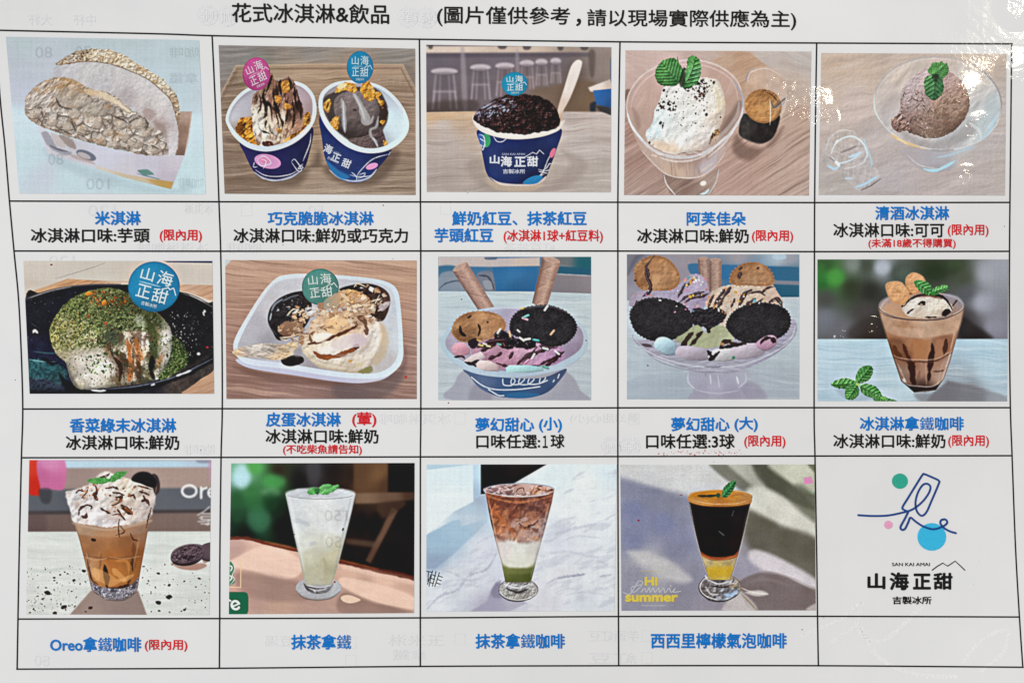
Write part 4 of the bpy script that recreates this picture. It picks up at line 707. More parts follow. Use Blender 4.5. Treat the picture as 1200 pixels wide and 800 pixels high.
def photo_6():
    p = Pic('printed photo of ice cream under green herb powder in a black bowl with a blue sticker', (22, 298, 258, 468), 1111, [(25, 36), (1068, 36), (1078, 768), (60, 768)], 6)
    p.put(p.full, [(100, 80, 'c9c0b5'), (400, 90, 'c6beb2'), (900, 70, 'c4bcb3'), (1000, 120, 'cbc1b6'), (60, 200, 'c2b6aa'), (1000, 700, 'b98f72'), (1060, 640, 'b88e72')])
    p.P([(800, 36), (1068, 36), (1068, 48), (820, 44)], '33365f', 3, .9, sm=0); p.S([(200, 135), (400, 75), (480, 45)], 4, '8d8180', .6, 3); p.S([(300, 140), (640, 150)], 4, 'a69b92', .4, 3)
    t1 = p.P([(40, 215), (270, 135), (520, 150), (620, 150), (400, 180), (200, 215), (40, 245)], [(100, 200, 'c49d78'), (300, 150, 'c79b74'), (600, 155, 'c0a288')], 4, sm=0, name='table_top'); t2 = p.P([(885, 165), (1075, 170), (1078, 260), (960, 220), (885, 200)], [(920, 180, 'c9a890'), (1050, 220, 'c29a7c')], 4, sm=0, name='table_top'); t3 = p.P([(850, 770), (960, 700), (1085, 600), (1085, 772)], [(950, 740, 'b58c70'), (1060, 680, 'bd9578')], 4, sm=0, name='table_top')
    p.wood(t1 | t2 | t3, '8a6248', 'd3b091', -20, 160, 10, .5)
    bowl = p.P([(36, 246), (120, 212), (250, 182), (400, 168), (560, 166), (700, 172), (860, 200), (960, 225), (1040, 265), (1090, 290), (1090, 600), (1000, 690), (900, 760), (850, 780), (40, 780)], [(100, 300, '1f1f27'), (120, 400, '1c1c24'), (90, 520, '23243c'), (900, 300, '1b1b1f'), (1000, 450, '201f23'), (950, 550, '1a1a1c'), (700, 730, '24242c'), (1000, 650, '3f3834'), (900, 740, '4b403b'), (300, 750, '1c2436')], 3, name='black_bowl', rough=1)
    p.N(bowl, .25, 40); p.N(bowl, .2, 10, seed=3)
    p.K(bowl, 170, (.8, 2.6), ['4a4a58', '6d6c78', '38384a', '8d8b92'], 1.6, a=.6)
    p.P([(850, 780), (1000, 692), (1080, 610), (1000, 720), (930, 775)], '5b4f48', 10, .7, clip=bowl)
    p.S([(40, 246), (150, 205), (260, 182), (400, 168), (560, 167)], 10, '4d4a50', .8, 4, tp=0); p.S([(60, 240), (170, 203), (290, 178)], 4, 'b9b3b0', .7, 2.5); p.S([(895, 212), (980, 240), (1070, 292)], 8, '6c6666', .8, 3); p.S([(940, 222), (1030, 265)], 4, 'ded8d4', .7, 2.5)
    # wide lip in front
    p.S([(60, 755), (250, 752), (450, 752), (600, 742), (760, 712), (900, 668), (1000, 620), (1085, 565)], 34, '15151d', .9, 6, tp=0); p.S([(480, 742), (640, 728), (800, 694), (920, 650), (1010, 605), (1070, 575)], 7, '6f7486', .8, 4)
    for q in ([(400, 748), (440, 752), (480, 750)], [(730, 722), (750, 714)], [(870, 670), (900, 658)], [(900, 660), (950, 640)]): p.S(q, 10, 'e9edf2', .9, 3)
    # blue green gleam at the left
    p.P([(60, 582), (160, 586), (240, 620), (270, 660), (230, 720), (150, 690), (62, 680)], [(80, 620, '2f6367'), (170, 620, '2b5a60'), (220, 690, '2c4a4c')], 8, .85, clip=bowl); p.P([(60, 680), (200, 700), (280, 745), (62, 745)], '3a4450', 14, .5, clip=bowl)
    p.N(bowl & p.poly([(55, 570), (280, 590), (280, 750), (55, 750)], 6), .5, 12, seed=4); p.S([(58, 580), (140, 592), (200, 592)], 6, '7fb2b6', .7, 3); p.S([(80, 535), (170, 545), (250, 540)], 7, '3f6f78', .6, 4); p.S([(130, 570), (180, 600), (210, 600)], 20, '0d0f15', .8, 8); p.P([(220, 650), (260, 690), (330, 745), (260, 745)], '14161c', 8, .8)
    p.S([(78, 432), (90, 420), (104, 434)], 12, 'e9e1de', .95, 2.5); p.S([(70, 380), (100, 400)], 3, '55556a', .6)
    wet = bowl & p.poly([(830, 320), (960, 320), (1000, 420), (960, 560), (850, 620), (830, 480)], 30)
    p.K(wet, 110, (1, 3.2), ['b9b6b3', 'd6d2cf', '6c6a68', '8a8785', '5a5856'], 2.6, -60, a=.75); p.K(bowl & p.poly([(1010, 310), (1040, 310), (1040, 335), (1010, 335)], 3), 6, (3, 6), ['d8d4d0'], a=.9); p.E(992, 548, 9, 8, 'e3dcda', 0, 3, rough=3); p.E(1040, 512, 7, 5, 'a32c33')
    # ice cream ball
    GR = ['4f5f2f', '627438', '3c4526', '7b8049', '2c3420', '98986a']
    ball = p.P([(172, 450), (180, 390), (215, 325), (270, 262), (350, 215), (450, 190), (530, 190), (600, 215), (680, 265), (770, 330), (830, 400), (848, 470), (835, 560), (800, 640), (760, 690), (640, 715), (480, 735), (340, 742), (290, 690), (262, 600), (205, 545)], [(200, 420, 'b0a25c'), (260, 500, 'b9ae86'), (300, 640, 'b0a79d'), (400, 680, 'd9d2c8'), (330, 560, 'd0c7b8'), (480, 620, 'dfd8cb'), (450, 540, 'c3bba6'), (620, 560, 'd9c8b2'), (700, 520, 'ded2c5'), (560, 700, '9b8d7b'), (820, 480, 'd2cfc9'), (800, 600, 'c0b7ab'), (700, 350, 'a8ad84'), (500, 300, '6d7a45'), (350, 300, '7b8449')], 4, rough=4, name='ice_cream_scoop')
    p.bumps(ball, .2, 40, seed=2); p.M(ball, 'a3957f', .2, 60, seed=5, soft=.3, a=.4); p.M(ball, '8d8a5c', .3, 34, seed=8, soft=.3, a=.35)
    top = ball & p.poly([(150, 440), (260, 240), (480, 160), (640, 220), (800, 330), (720, 420), (600, 420), (560, 500), (450, 520), (330, 520), (200, 520)], 40)
    p.put(top, [(300, 300, '4f5c2e'), (500, 260, '4a502a'), (400, 400, '586536'), (600, 320, '4b5a30'), (250, 430, '86814e'), (520, 470, '434a34'), (720, 350, '69744c'), (380, 500, '8a8c62')], .78)
    p.bumps(top, .9, 16, seed=5); p.M(top, '2a3618', .2, 14, seed=7, soft=.2, a=.7); p.M(top, '8f9860', .2, 12, seed=11, soft=.2, a=.55); p.M(top & p.poly([(170, 400), (330, 330), (440, 420), (420, 540), (200, 540)], 20), 'cfc7a2', .22, 18, seed=31, soft=.2, a=.6)
    p.K(top, 1500, (1.5, 4.2), GR + ['39491f', 'a9b277', '202c16'], 2.2, a=.75); p.K(top & p.poly([(180, 400), (330, 330), (360, 480), (220, 540)], 20), 180, (1.5, 5), ['b7a65a', '9b9a50', 'cbbd7e', '5c6a33'], 2, a=.75)
    p.K(ball - p.poly([(260, 560), (520, 540), (540, 740), (300, 740)], 30), 600, (1.2, 4), GR + ['8d8558', '6d6a3c', 'b0a27a'], 2, a=.7)
    p.K(ball & p.poly([(360, 230), (480, 185), (600, 240), (560, 290), (420, 300)], 20), 130, (1.5, 5), ['a4491f', '7d3317', 'c2672a', '5d2a16'], 2.4, a=.8); p.K(top, 60, (1.5, 4), ['a5502a', '8c3b1c', 'c8853f'], 2.2, a=.7)
    for q in ([(365, 220), (385, 205), (408, 215), (385, 230)], [(458, 265), (475, 250), (485, 270), (465, 285)], [(578, 258), (595, 255), (590, 272)]): mm = p.P(q, 'd4812c', 2.5); p.ball(mm, .3)
    p.E(480, 380, 8, 8, 'b5532f'); p.E(385, 340, 12, 8, '9a4a2c', -50, 3, .7, rough=4)
    # sauce runs and bare white patches
    w1 = p.P([(580, 430), (620, 425), (700, 430), (724, 480), (722, 580), (690, 650), (660, 690), (630, 680), (640, 560), (600, 500)], [(640, 450, 'dcc7b0'), (700, 470, 'dccfc4'), (700, 600, 'cfc5b7'), (650, 560, 'd8a878')], 6, .9, clip=ball, rough=5); p.bumps(w1, .3, 20)
    p.P([(640, 350), (670, 330), (690, 350), (720, 380), (690, 400), (650, 385)], 'c9cfba', 8, .5, clip=ball, rough=8)
    for q, w, c, a in (([(595, 480), (610, 560), (620, 640), (605, 700)], 30, 'b9672e', .8), ([(640, 460), (650, 520), (668, 580), (640, 640)], 24, 'c2713a', .8), ([(540, 520), (560, 600), (545, 680), (560, 730)], 44, '6b4a33', .7), ([(480, 500), (500, 560), (540, 600)], 26, 'a06a3d', .7), ([(520, 540), (570, 560), (600, 620)], 26, '2f271f', .75), ([(620, 480), (620, 540)], 12, 'd58a4c', .7), ([(700, 340), (740, 420), (745, 520), (730, 600), (735, 680)], 34, '3d4526', .85), ([(735, 360), (762, 420), (770, 500)], 16, '8d7a52', .7), ([(790, 540), (775, 590), (760, 630)], 22, 'b57a4f', .7), ([(640, 640), (680, 690), (740, 700)], 30, '2c2a20', .7), ([(470, 450), (540, 460), (580, 450)], 46, '3e4838', .6)): p.S(q, w, c, a, 6, clip=ball, rough=.5)
    p.S([(815, 400), (838, 460), (836, 540), (812, 600)], 22, 'dcd9d3', .85, 6, clip=ball); p.K(ball & p.poly([(740, 340), (850, 420), (830, 620), (740, 660)], 20), 160, (1.5, 4.5), GR + ['5a5a38', '3d3a28'], 2, a=.8); p.M(ball & p.poly([(690, 340), (780, 360), (780, 640), (700, 700), (640, 640), (720, 520)], 14), '4f5530', -.1, 26, seed=3, soft=.35, a=.65)
    p.M(ball & p.poly([(470, 470), (730, 440), (720, 720), (520, 720)], 20), '5b4230', .18, 26, 44, seed=9, soft=.2, a=.65); p.M(ball & p.poly([(240, 620), (400, 620), (420, 740), (300, 740)], 20), '8a8378', .1, 40, seed=2, soft=.3, a=.5); p.P([(340, 560), (440, 530), (520, 580), (530, 660), (430, 700), (340, 660)], 'dbd5ca', 26, .7, clip=ball, rough=8)
    p.K(ball & p.poly([(540, 460), (760, 460), (740, 710), (520, 710)], 20), 130, (1.5, 5), ['2e3420', '3f4d2a', '54663a', '241f18'], 2, a=.85); p.K(ball & p.poly([(370, 560), (500, 540), (500, 640), (400, 660)], 20), 80, (2, 6), ['587a35', '3c5a28', '2c3f22', '7ea04d'], 2, a=.85)
    p.S([(265, 600), (290, 680), (330, 735)], 14, '8b857d', .6, 5); p.rim(ball, 26, '20231a', .45, .3, 1)
    hb = p.P([(850, 450), (900, 490), (935, 560), (915, 620), (860, 660), (790, 690), (770, 670), (830, 590)], [(880, 560, '46602f'), (820, 650, '4f6a38'), (880, 500, '2c3a22')], 10, .9, rough=9, name='herb_powder'); p.bumps(hb, .9, 14); p.K(hb, 420, (1.5, 4.2), GR + ['1e2417', '27331c'], 2, a=.85)
    p.K(ball & p.poly([(260, 540), (560, 520), (560, 720), (300, 730)], 16), 170, (1.2, 4.4), ['5b7438', '48602f', '384a26', '7c8f4c', '8d8a5c'], 2, a=.8); p.K(ball & p.poly([(580, 420), (730, 420), (730, 690), (580, 700)], 10), 110, (1.4, 5), ['3d4a26', '54663a', '2a2c1c', '6b3d22'], 2, a=.8)
    for q, w, cc in (([(600, 470), (612, 540), (622, 600)], 18, 'b56c34'), ([(640, 450), (655, 500), (672, 560)], 18, 'bd7a42'), ([(505, 520), (525, 570), (560, 620), (555, 700)], 20, '3a281c'), ([(650, 580), (668, 640), (650, 690)], 16, '5b3a20'), ([(735, 560), (728, 640), (745, 690)], 26, '1c1a14')): p.S(q, w, cc, .8, 5, clip=ball, rough=.6)
    p.N(ball, .22, 70, seed=44); p.P([(560, 210), (700, 270), (820, 390), (760, 400), (640, 330), (560, 280)], '1e2416', 24, .35, clip=ball)
    p.E(762, 684, 9, 6, 'd9d5cd', 0, 3, .8); p.E(819, 556, 7, 7, '2a2c1c')
    p.E(180, 57, 7, 5, '8e1a22', 0, 2)
    p.sticker(746, 178, 143, 139, [(680, 120, '2187b4'), (820, 220, '1f7aa6'), (760, 300, '1b6b94')], 15, tcol='dcebf2')
    return p.finish()

def photo_7():
    p = Pic('printed photo of ice cream with dried fish flakes and century egg in a white foam tray', (260, 300, 492, 472), 1079, [(18, 22), (1062, 24), (1062, 778), (25, 778)], 7)
    p.put(p.full, [(100, 60, 'bb9780'), (500, 50, 'bf9a82'), (1000, 80, 'ba967e'), (60, 250, 'ac8673'), (60, 420, 'a17d70'), (1020, 300, 'b28d7a'), (1020, 550, 'a07d72'), (100, 700, '8d6a5f'), (400, 720, '93716a'), (700, 740, '7b6260'), (1000, 740, '8c6a60'), (880, 740, '8a6b63')])
    p.wood(p.full, '7d5d50', 'cfae99', 6, 320, 12, .5)
    p.P([(18, 22), (50, 22), (18, 60)], 'b9c4c9', 4, .9, sm=0)
    p.P([(620, 690), (800, 690), (980, 600), (1000, 500), (990, 660), (860, 780), (640, 780)], '5e5052', 22, .6); p.P([(60, 600), (300, 640), (620, 680), (700, 700), (300, 690)], '6e5149', 14, .6)
    side = p.P([(90, 560), (150, 610), (400, 650), (640, 685), (780, 690), (900, 660), (980, 570), (985, 500), (950, 580), (800, 640), (400, 620)], [(150, 600, 'b9bcd0'), (500, 650, 'b6b6cc'), (900, 640, 'bdbccb')], 4)
    tr = p.P([(62, 500), (75, 440), (130, 340), (220, 200), (290, 125), (340, 104), (440, 96), (640, 104), (820, 122), (910, 145), (955, 185), (972, 260), (986, 440), (985, 560), (950, 620), (880, 660), (780, 668), (600, 655), (350, 615), (150, 590), (85, 550)], [(100, 480, 'c9d3df'), (250, 200, 'cdd0d6'), (350, 115, 'c9d0d6'), (700, 112, 'c5cdd4'), (950, 200, 'c6d0da'), (980, 480, 'c9d8e4'), (930, 620, 'c9d6e4'), (600, 640, 'cbd5e2'), (250, 600, 'cad2df')], 3, name='foam_tray')
    p.tag(side, 'foam_tray', 'outer side of the foam tray')
    ins = p.P([(85, 505), (100, 450), (150, 350), (240, 205), (310, 138), (440, 118), (640, 124), (810, 142), (890, 160), (930, 195), (948, 270), (962, 440), (958, 540), (920, 600), (860, 632), (780, 640), (600, 625), (350, 585), (160, 560), (100, 535)], [(150, 430, 'b0aeb6'), (250, 260, 'bab8be'), (200, 400, 'aeacb4'), (350, 150, 'bcbdc3'), (700, 160, 'b5b6bd'), (930, 250, 'bcc0c8'), (940, 450, 'c3c8cf'), (900, 600, 'b8b4b4'), (300, 580, 'b9b9c2'), (250, 450, '96939a'), (480, 590, '9d979c')], 4)
    p.N(ins, .03, 8); p.N(tr, .02, 50)
    # century egg quarters
    for pts, st in (([(250, 350), (265, 280), (320, 225), (400, 195), (470, 200), (490, 300), (440, 400), (320, 460), (275, 410)], [(300, 320, '2b2628'), (400, 220, '2e292b'), (350, 400, '1f1a1b'), (440, 300, '2a2323')]), ([(640, 185), (720, 155), (800, 150), (870, 170), (912, 210), (915, 270), (880, 350), (820, 340), (760, 240)], [(720, 170, '2a2222'), (860, 190, '4c352e'), (890, 260, '52382f'), (850, 330, '3c2b27'), (800, 180, '3a2b28')]), ([(325, 560), (390, 540), (440, 550), (442, 580), (380, 600), (335, 590)], [(380, 560, '2b1d1b'), (430, 580, '231817')])):
        e = p.P(pts, st, 3.5, name='century_egg'); p.N(e, .25, 26); p.bumps(e, .3, 30)
    p.P([(310, 390), (340, 360), (380, 355), (440, 370), (430, 430), (360, 440), (320, 425)], [(350, 380, '8a6650'), (410, 380, '8f6f55'), (360, 430, '6d4c3b')], 5, rough=5)
    for q, w, c in (([(270, 300), (290, 262), (330, 236)], 10, '8d95a5'), ([(262, 350), (270, 310)], 7, 'b9c4d2'), ([(300, 300), (310, 290)], 9, 'c4ccd6'), ([(330, 245), (380, 222), (420, 212)], 8, '6d6f7b'), ([(350, 320), (380, 330)], 5, '63616b'), ([(270, 395), (300, 430)], 5, '55535c')): p.S(q, w, c, .8, 3.5)
    p.K(p.poly([(290, 240), (430, 205), (440, 330), (330, 350)], 16), 40, (1.2, 3), ['7b7a80', '515058', '9b9aa0'], 2.5, a=.5)
    # clear wrapper scrap at the left
    wr = p.P([(60, 530), (70, 512), (130, 488), (220, 475), (340, 480), (400, 460), (412, 500), (370, 545), (300, 568), (200, 552), (110, 548)], [(90, 530, 'c9a67f'), (160, 500, 'b7b1ac'), (260, 510, 'a9a29b'), (360, 510, 'c0a684'), (300, 550, 'c2a583'), (130, 530, 'b3a79d')], 4, rough=4, name='fish_flakes'); p.bumps(wr, .2, 50, 26, 20); p.M(wr, 'd9cfc4', .2, 30, 14, 10, a=.4)
    for q in ([(130, 495), (175, 505), (215, 500)], [(155, 530), (190, 510), (215, 512)], [(80, 520), (120, 525)]): p.S(q, 9, 'ddd3c8', .6, 4)
    # ice cream
    ic = p.P([(435, 500), (470, 400), (520, 330), (620, 300), (760, 300), (830, 340), (872, 400), (868, 480), (830, 560), (800, 620), (760, 636), (660, 630), (560, 612), (490, 580)], [(480, 540, 'd3c4ae'), (560, 590, 'cdbfab'), (700, 600, 'd2c5b2'), (840, 430, 'd9d2ca'), (800, 540, 'd4cabf'), (700, 470, 'd3c9c4'), (600, 520, 'dcd2c8'), (560, 440, 'e3d6c2'), (600, 380, 'dba86e'), (540, 360, 'd2b294'), (680, 380, 'cfa57c'), (760, 340, 'b79478'), (640, 350, 'dfb98f')], 4, rough=4, name='ice_cream_scoop')
    p.bumps(ic, .14, 60, seed=3); p.bumps(ic, .05, 14, seed=5); p.rim(ic, 24, '94826a', .5, .2, 1)
    p.P([(860, 350), (905, 420), (900, 520), (850, 590), (820, 580), (860, 480)], [(880, 400, 'c9a678'), (870, 560, 'bfa47e')], 12, .6, rough=9); p.P([(740, 630), (810, 600), (820, 625), (790, 640)], '7d7a45', 5, .8, rough=3)
    for q, w, c, a in (([(470, 480), (510, 470), (580, 450), (640, 425), (700, 400), (740, 375)], 26, '5b2f1b', .9), ([(490, 470), (480, 440), (500, 410)], 14, '6d4430', .8), ([(500, 520), (540, 545), (600, 548), (660, 535), (720, 505), (745, 490)], 24, '84431f', .9), ([(720, 500), (745, 485)], 26, '4a2517', .85), ([(560, 555), (620, 550)], 9, 'b0663a', .7), ([(740, 330), (780, 360), (790, 420), (775, 400)], 30, '5e3a2b', .8), ([(690, 330), (740, 370)], 18, '6f4a36', .8)): p.S(q, w, c, a, 4, clip=ic, rough=.5)
    p.P([(500, 440), (540, 420), (600, 425), (560, 460), (515, 470)], 'efe4d3', 6, .9, clip=ic); p.P([(520, 500), (600, 490), (640, 500), (560, 535)], 'e6ddd5', 8, .8, clip=ic); p.P([(600, 470), (720, 420), (790, 450), (770, 490), (680, 500), (620, 510)], [(650, 480, 'd8cac6'), (760, 450, 'c4b1b8')], 7, .85, clip=ic); p.P([(590, 370), (640, 340), (690, 350), (640, 400), (590, 420)], 'e8c08e', 10, .7, clip=ic)
    for q, w, cc, a in (([(460, 520), (520, 575), (620, 600), (740, 590), (830, 520)], 26, 'b3a38d', .45), ([(840, 360), (860, 430), (830, 520), (760, 570)], 22, 'e6dfd6', .5), ([(620, 540), (700, 540), (780, 500), (820, 430)], 16, 'ab9c92', .5), ([(480, 560), (560, 595), (660, 610)], 14, 'e3d9c8', .5)): p.S(q, w, cc, a, 9, clip=ic)
    p.E(700, 572, 12, 6, 'c98d3d', -15, 3, .9); p.S([(730, 600), (780, 585)], 10, 'cdbf8a', .6, 4)
    # dried fish flakes
    FL = ['c9a686', 'b8906e', 'd6bd9f', 'a87f60', 'c39f80', 'dac9b3', '9d7458', 'b79a82']
    heap = p.poly([(540, 240), (640, 185), (720, 195), (810, 240), (850, 310), (800, 350), (720, 330), (640, 300), (560, 320), (500, 350), (470, 430), (440, 500), (410, 470), (330, 450), (380, 400), (430, 330), (430, 270), (500, 260)], 3)
    p.tag(heap, 'fish_flakes')
    big = p.P([(545, 265), (570, 225), (680, 182), (770, 205), (808, 240), (780, 290), (700, 270), (600, 280)], [(600, 240, 'a98f72'), (700, 210, 'c4935f'), (770, 240, 'b98a5f'), (640, 270, 'bd9b78')], 3, rough=4); p.bumps(big, .4, 26)
    p.flakes(p.poly([(560, 200), (700, 185), (810, 240), (840, 310), (700, 300), (540, 300), (480, 300)], 8), 34, (22, 50), FL, '5a4232', .85); p.flakes(p.poly([(530, 270), (800, 250), (840, 320), (700, 310), (560, 330), (470, 340), (440, 480), (400, 450), (440, 300)], 10), 90, (10, 32), FL, '4a3426'); p.flakes(p.poly([(520, 300), (800, 280), (830, 340), (760, 400), (640, 390), (540, 420), (480, 440)], 10), 60, (8, 26), FL, '5a3d28', .85); p.flakes(p.poly([(310, 370), (440, 350), (450, 450), (330, 450)], 10), 26, (8, 24), ['a07a5c', '8d6a50', 'b8977a', '7a5843'], '2a1c16'); p.flakes(p.poly([(350, 280), (520, 270), (520, 330), (440, 350), (360, 330)], 10), 26, (8, 24), FL + ['dfd9d4', 'c9c4c4'], '2a201c'); p.flakes(p.poly([(700, 150), (800, 150), (910, 230), (890, 300), (840, 260), (730, 190)], 12), 18, (8, 26), FL + ['d3c6bc'], '2a1d18'); p.flakes(p.poly([(420, 420), (480, 420), (460, 520), (430, 500)], 8), 12, (8, 24), FL, '5a4232'); p.flakes(p.poly([(780, 290), (860, 310), (850, 350), (800, 340)], 8), 10, (8, 20), FL, '3c2a20')
    for q in ([(315, 445), (370, 440), (430, 420)], [(320, 452), (360, 460)], [(355, 325), (390, 290), (430, 300)], [(810, 248), (870, 230)], [(850, 300), (880, 280)], [(440, 330), (470, 320)], [(700, 410), (760, 405), (775, 400)], [(640, 345), (665, 360)], [(835, 260), (860, 210)], [(720, 170), (740, 150), (790, 170)]): p.S(q, 8, 'd8bfa4', .9, 2, w2=4)
    p.P([(855, 270), (915, 245), (912, 270), (870, 300)], 'b9aeb2', 4, .8, rough=5); p.P([(455, 285), (500, 275), (510, 310), (470, 325)], 'cfd0d5', 5, .7, rough=8); p.S([(465, 300), (490, 290)], 8, '3a322f', .8, 3)
    p.P([(395, 510), (430, 505), (430, 545), (395, 545)], '8d878d', 6, .6)
    p.E(1003, 659, 8, 6, 'b3202a')
    m = p.sticker(537, 168, 101, 100, [(500, 120, '4d8a80'), (570, 200, '45786f')], -7, small=False, tcol='d5e0dc')
    p.S([(485, 190), (560, 182)], 4, 'cfdad6', .6, 1.5)
    p.P([(545, 270), (575, 228), (640, 200), (640, 262), (600, 285)], [(570, 250, '97937f'), (620, 230, 'b59676')], 4, .9, rough=4, name='fish_flakes')
    p.flakes(p.poly([(500, 250), (620, 255), (600, 290), (510, 290)], 6), 8, (9, 20), FL, '4a3426')
    return p.finish(gain=1.04, con=1.02)

def sprinkles(p, spots, ln=26, w=11):
    for x, y, a, c in spots:
        t = math.radians(a); dx, dy = math.cos(t) * ln / 2, math.sin(t) * ln / 2
        p.S([(x - dx + 2, y - dy + 4), (x + dx + 2, y + dy + 4)], w, '000000', .3, 3, sm=0, rough=0); p.S([(x - dx, y - dy), (x + dx, y + dy)], w, c, 1, 2, sm=0, rough=0); p.S([(x - dx * .7, y - dy * .7 - 2), (x + dx * .7, y + dy * .7 - 2)], w * .3, 'ffffff', .35, 2, sm=0, rough=0)

def wafer(p, A, B, wa, wb, base, lite, dark, turn=1, seed=0):
    A = np.asarray(A, np.float32); B = np.asarray(B, np.float32); d = B - A; L = np.hypot(*d); d = d / L; n = np.array([-d[1], d[0]])
    m = p.poly([A + n * wa, A - d * wa * .3, A - n * wa, B - n * wb, B + d * wb * .25, B + n * wb], 2.5, 0)
    al = (p.X - A[0]) * d[0] + (p.Y - A[1]) * d[1]; ac = ((p.X - A[0]) * n[0] + (p.Y - A[1]) * n[1]) / (wa + (wb - wa) * np.clip(al / L, 0, 1))
    p.put(m, base, 1, 'wafer_roll'); ph = (al / L * 2.6 + ac * .42 * turn + seed * .3)
    st = np.mod(ph, 1); p.put(Mask(m.c * sstep(0, .5, st), m.sd), dark, .35); p.put(Mask(m.c * sstep(.05, 0, st) + m.c * sstep(.95, 1, st), m.sd), '6d5048', .6)
    p.put(Mask(m.c * np.exp(-((ac + .25) / .35) ** 2), m.sd), lite, .55); p.put(Mask(m.c * sstep(.35, 1, np.abs(ac)), m.sd), dark, .75); p.put(Mask(m.c * sstep(.5, 1, ac), m.sd), '5f463f', .5)
    p.N(m, .08, 8, seed=seed); p.N(m, .07, 40, 5, math.degrees(math.atan2(d[1], d[0])) + 90, seed=seed)
    p.put(p.ell(A[0], A[1], wa * .95, wa * .34, math.degrees(math.atan2(n[1], n[0])), 2), lite, .6); p.put(p.ell(A[0], A[1] + 1, wa * .6, wa * .2, math.degrees(math.atan2(n[1], n[0])), 4), '9a786a', .3)
    return m

def cookie_dark(p, pts, seed=0, name='chocolate_cookie'):
    m = p.P(pts, '29262a', 3, rough=2.5, rs=8, name=name)
    p.bumps(m, .3, 8, seed=seed); p.N(m, .3, 30, seed=seed); p.N(m, .25, 8, seed=seed + 3); p.rim(m, 12, '4a464c', .6, -.2, -1); p.rim(m, 14, '121013', .6, .2, 1)
    q = spline(pts); n = len(q)
    for k in range(0, n, 2):
        p.E(q[k][0], q[k][1], 4.5, 4.5, '353137', 0, 1.5, .8)
    return m

def biscuit(p, pts, stops, name='round_biscuit', seed=0):
    m = p.P(pts, stops, 3, name=name); p.bumps(m, .13, 40, seed=seed); p.bumps(m, .05, 10, seed=seed + 2); p.rim(m, 16, '7b4c2c', .55); q = spline(pts, n=5)
    for k in range(0, len(q), 2): p.E(q[k][0], q[k][1], 6, 6, 'b57c4c', 0, 2, .7)
    p.M(m, 'd9a673', .3, 50, seed=seed + 7, soft=.2, a=.5)
    return m

